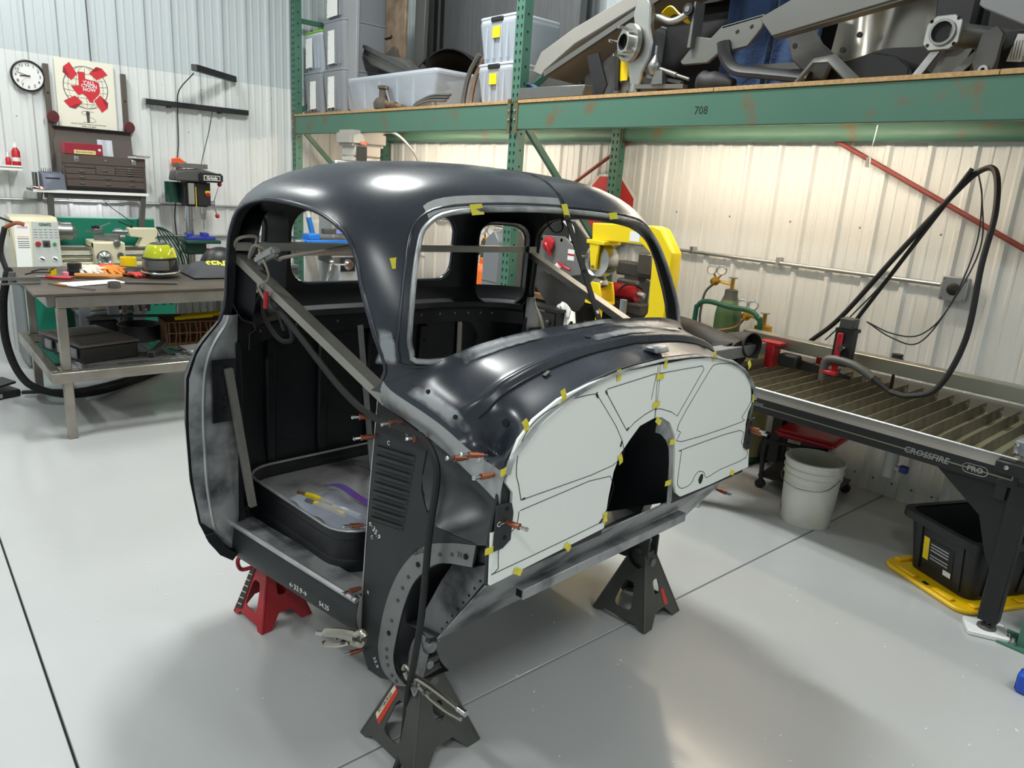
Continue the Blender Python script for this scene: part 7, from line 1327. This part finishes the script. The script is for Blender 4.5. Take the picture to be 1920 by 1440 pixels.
def tanks():
    M_tk = mat('tank_green', S(74, 104, 66), .45, var=.3, vscale=4, col2=S(60, 88, 56))
    br = mat('brass_fitting', S(196, 150, 60), .3, .9)
    def tank(x, y, r, h, m, label, shoulder):
        t = thing('gas_cylinder', label, 'gas cylinder', (x, y, .05)); part('bottle', MB().lathe([(0, 0), (r, 0), (r, h-.12), (r*.92, h-.07), (r*.62, h-.02), (r*.45, h), (r*.45, h+.03), (0, h+.03)], n=26), m, t); part('neck_ring', MB().lathe([(r*.62, h-.02), (r*.5, h+.01), (r*.48, h+.045), (r*.3, h+.05), (0, h+.05)], n=22), shoulder, t)
        v = part('valve', MB().cyl((0, 0, h+.04), (0, 0, h+.12), .013, n=10).cyl((0, 0, h+.08), (-.10, -.02, h+.09), .009, n=8), br, t); part('hand_wheel', MB().lathe([(.0, 0), (.028, .0), (.03, .006), (0, .008)], (0, 0, h+.12), n=14), M_galv, v)
        rg = part('regulator', MB().lathe([(0, 0), (.026, 0), (.03, .015), (.02, .04), (0, .045)], (-.10, -.03, h+.09), (-.2, -1, 0), 16), br, t)
        for dx, dz in ((-.15, .16), (-.075, .165)): g = part('gauge', MB().lathe([(0, 0), (.031, 0), (.033, .02), (.028, .022), (.028, .016)], (dx, -.02, h+dz), (.3, -1, 0), 20), M_galv, t); part('gauge_face', MB().lathe([(0, .0165), (.0275, .0165)], (dx, -.02, h+dz), (.3, -1, 0), 18), M_paper, g); part('gauge_stem', MB().cyl((-.10, -.03, h+.10), (dx, -.01, h+dz-.02), .006, n=6), br, t)
        return t
    a = tank(-2.65, 4.16, .085, .97, M_tk, 'tall green gas cylinder with twin gauges in the green cart', M_greyd); part('hose', MB().tube([(-.10, -.05, 1.05), (-.15, -.07, .98), (-.16, -.08, .85), (-.15, -.08, .75)], .008, 6, 5), M_greyd, a)
    b = tank(-2.37, 4.13, .11, .79, mat('tank_olive', S(150, 146, 96), .5), 'short olive gas cylinder with twin gauges beside the tall green one', br); part('hose', MB().tube([(-.11, -.05, .86), (-.16, -.06, .80), (-.28, -.08, .76), (-.36, -.09, .77)], .008, 6, 5), mat('brown_hose', S(140, 96, 60), .5), b)
    t = thing('cylinder_cart', 'dark green tube cart holding the two gas cylinders', 'cart', (-2.53, 3.97, 0)); part('handle', MB().tube([(-.24, 0, .10), (-.24, 0, .86), (-.225, 0, .96), (-.16, 0, .995), (.0, 0, .985), (.14, 0, .985), (.205, 0, .95), (.23, 0, .86), (.23, 0, .10)], .016, 9, 6), mat('cart_green', S(20, 84, 64), .4), t); part('deck', MB().box(-.26, .26, -.02, .28, .02, .045), MATS['cart_green'], t)
    for x in (-.27, .27): part('wheel', MB().cyl((x-.02, .24, .1), (x+.02, .24, .1), .10, n=20), M_rubber, t)
    t = thing('rolled_jacket', 'black leather jacket rolled up on the cutting table corner', 'jacket', (-2.32, 3.50, .745)); M_le = mat('black_leather', S(34, 33, 33), .6, bump=.3, bscale=20)
    part('roll', MB().tube([(-.36, .0, .12), (-.15, .0, .115), (.05, .0, .09), (.2, -.02, .075)], .09, 14, 6, taper=lambda f: 1.05-.2*f), M_le, t)
    for x0, y0, z0, r in ((.13, -.06, .07, .062), (.18, .06, .12, .068)):
        s = part('sleeve', MB().lathe([(r*.8, -.12), (r, -.02), (r*1.05, .06), (r*.96, .065), (r*.85, -.02)], (x0, y0, z0), (1, -.25, .12), 20), M_le, t); part('sleeve_lining', MB().lathe([(0, -.02), (r*.86, -.015)], (x0, y0, z0), (1, -.25, .12), 18), M_dark, s)
tanks()
def mill():
    t = thing('milling_machine', 'grey and beige milling machine behind the cab rear window', 'milling machine', (-6.0, 3.15, 0))
    M_mg = mat('mill_grey', S(150, 154, 154), .45); M_mb = mat('mill_beige', S(206, 200, 190), .42)
    part('base', MB().box(-.45, .25, -.3, .45, 0, .12).bevel(.01), M_mg, t); part('column', MB().box(-.50, -.20, .0, .36, .12, 1.45).bevel(.02), M_mg, t); part('knee', MB().box(-.20, .16, -.12, .30, .42, .86).bevel(.02), M_mg, t); part('saddle', MB().box(-.18, .12, -.16, .36, .86, .93).bevel(.008), M_gunm, t)
    part('work_table', MB().box(-.14, .08, -.48, .62, .93, .99).bevel(.004), M_steel, t)
    part('table_end', MB().box(-.13, .07, .62, .70, .90, 1.0).bevel(.01), M_mb, t); w = part('table_wheel', MB().lathe([(0, 0), (.045, .0), (.05, .03), (.03, .05), (0, .05)], (-.03, .70, .94), (0, 1, 0), 20), M_chrome, t); part('wheel_handle', MB().cyl((.02, .76, .92), (.02, .86, .90), .010, n=8).cyl((-.03, .74, .94), (.03, .76, .99), .009, n=8), M_chrome, w)
    part('knee_crank', MB().tube([(.20, -.22, .88), (.22, -.25, .80), (.20, -.28, .70)], .013, 7, 4), M_chrome, t); part('crank_ball', MB().sphere((.20, -.215, .885), .024, 8), M_chrome, t); part('cross_dial', MB().lathe([(0, 0), (.05, 0), (.05, .02), (.03, .05), (0, .05)], (.16, -.04, .86), (1, 0, 0), 20), M_chrome, t); part('dial_plate', MB().box(.158, .166, -.11, .03, .80, .92), M_ink, t); part('cross_shaft', MB().cyl((.18, -.04, .86), (.22, -.20, .87), .010, n=8), M_chrome, t)
    part('ram', MB().box(-.55, .0, .02, .30, 1.45, 1.58).bevel(.02), M_mb, t); part('head', MB().box(-.02, .20, -.02, .26, 1.32, 1.80).bevel(.03, 2), M_mb, t); part('motor_hood', MB().box(-.06, .22, -.05, .30, 1.86, 1.99).bevel(.025, 2), mat('mill_hood', S(172, 168, 160), .42), t); part('motor', MB().box(-.04, .20, .0, .25, 1.78, 1.87).bevel(.01), M_mb, t)
    part('name_plate', MB().box(.2205, .224, .0, .10, 1.70, 1.86), M_black, t); part('badge', MB().box(.222, .226, .04, .10, 1.875, 1.90), mat('badge_orange', S(226, 110, 80), .5), t); part('speed_panel', MB().box(.19, .24, -.20, .06, 1.66, 1.74).bevel(.012), M_galv, t)
    part('quill', MB().cyl((.09, -.02, 1.32), (.09, -.02, 1.24), .04, n=18).cyl((.09, -.02, 1.24), (.09, -.02, 1.17), .03, .022, 16), M_chrome, t); part('drill_bit', MB().cyl((.09, -.02, 1.17), (.09, -.02, 1.12), .005, n=8), M_steel, t)
    part('conduit_hose', MB().tube([(-.2, .3, 1.5), (-.05, .36, 1.42), (.0, .38, 1.25), (-.02, .36, 1.0)], .018, 8, 5), M_grey, t); part('supply_cable', MB().tube([(.05, .3, 1.98), (.1, .45, 2.0), (.15, .62, 1.85), (.2, .72, 1.62)], .010, 7, 5), M_galv, t)
    t = thing('machine_vice', 'bright blue machine vice clamped on the mill table', 'vice', (-6.02, 3.0, .9905)); part('base', MB().box(-.07, .09, -.22, .20, 0, .07).bevel(.006), mat('mill_vice_blue', S(28, 120, 214), .4), t); part('slide', MB().box(-.05, .07, -.16, .14, .07, .085), M_steel, t); part('jaw', MB().box(-.06, .08, -.20, -.10, .07, .12).bevel(.006), MATS['mill_vice_blue'], t); part('screw', MB().cyl((.0, -.30, .05), (.0, -.2, .05), .02, n=10), M_galv, t)
    t = thing('digital_readout', 'small digital readout bar lying across the blue vice', 'readout', (-5.98, 3.06, 1.1115)); part('case', MB().box(-.03, .04, -.12, .10, .0, .045).bevel(.004), M_greyd, t); part('screen', MB().box(.0405, .0415, -.01, .09, .006, .04), mat('lcd', S(120, 126, 190), .3, emit=.4), t)
    t = thing('white_ladder', 'white ladder rail with blue tape leaning in the corner', 'ladder', (-6.95, 3.42, 0)); part('rail', MB().bar((0, .14, 0), (0, -.22, 1.45), .03, .05, (1, 0, 0)), M_paper, t); part('rail', MB().bar((-.02, .44, 0), (-.02, .10, 1.35), .03, .05, (1, 0, 0)), M_paper, t)
    for k in range(4): part('rung', MB().bar((0, .10-.075*k, .25+.3*k), (-.02, .39-.075*k, .25+.3*k), .03, .03), M_paper, t)
    part('blue_tape', MB().bar((.002, -.105, .995), (.002, -.155, 1.19), .034, .054, (1, 0, 0)), mat('blue_tape', S(30, 130, 220), .5), t)
    t = thing('dark_cabinet', 'tall dark cabinet standing in the corner below the ladder', 'cabinet', (-6.88, 3.66, 0)); part('body', MB().box(-.1, .14, -.12, .14, 0, .80).bevel(.005), M_black, t); part('door_seam', MB().box(.1402, .142, .0, .004, .02, .78), M_dark, t)
    t = thing('shop_shelf', 'grey shelf of stacked trays left of the corner post', 'tray stack', (-6.9, 2.95, 0)); part('stand', MB().box(-.12, .12, -.10, .12, 0, .55), M_grey, t)
    for k in range(4): part('tray', MB().box(-.13, .13, -.11, .13, .56+.05*k, .595+.05*k).bevel(.004), M_galv if k % 2 else M_greyd, t)
mill()
t = thing('side_stand', 'low dark stand carrying the rolled leather jacket', 'stand', (-2.47, 3.50, 0)); part('top', MB().box(-.24, .24, -.10, .10, .715, .744).bevel(.004), M_black, t)
for x in (-.22, .18):
    for y in (-.09, .05): part('leg', MB().box(x, x+.04, y, y+.04, 0, .715), M_black, t)
def debris():
    mb = MB(); rnd = random.Random(3)
    for k in range(150):
        x = rnd.uniform(-3.6, -.2); y = rnd.uniform(.15, 3.0); r = rnd.uniform(.0015, .0042); a = rnd.uniform(0, 6)
        mb.cbox((x, y, .0011), (r*rnd.uniform(1, 3), r, .002), a)
    o = obj('metal_chips', mb.mesh('metal_chips', M_paper)); tag(o, 'tiny pale chips scattered over the painted floor', 'debris'); o['kind'] = 'stuff'
debris()
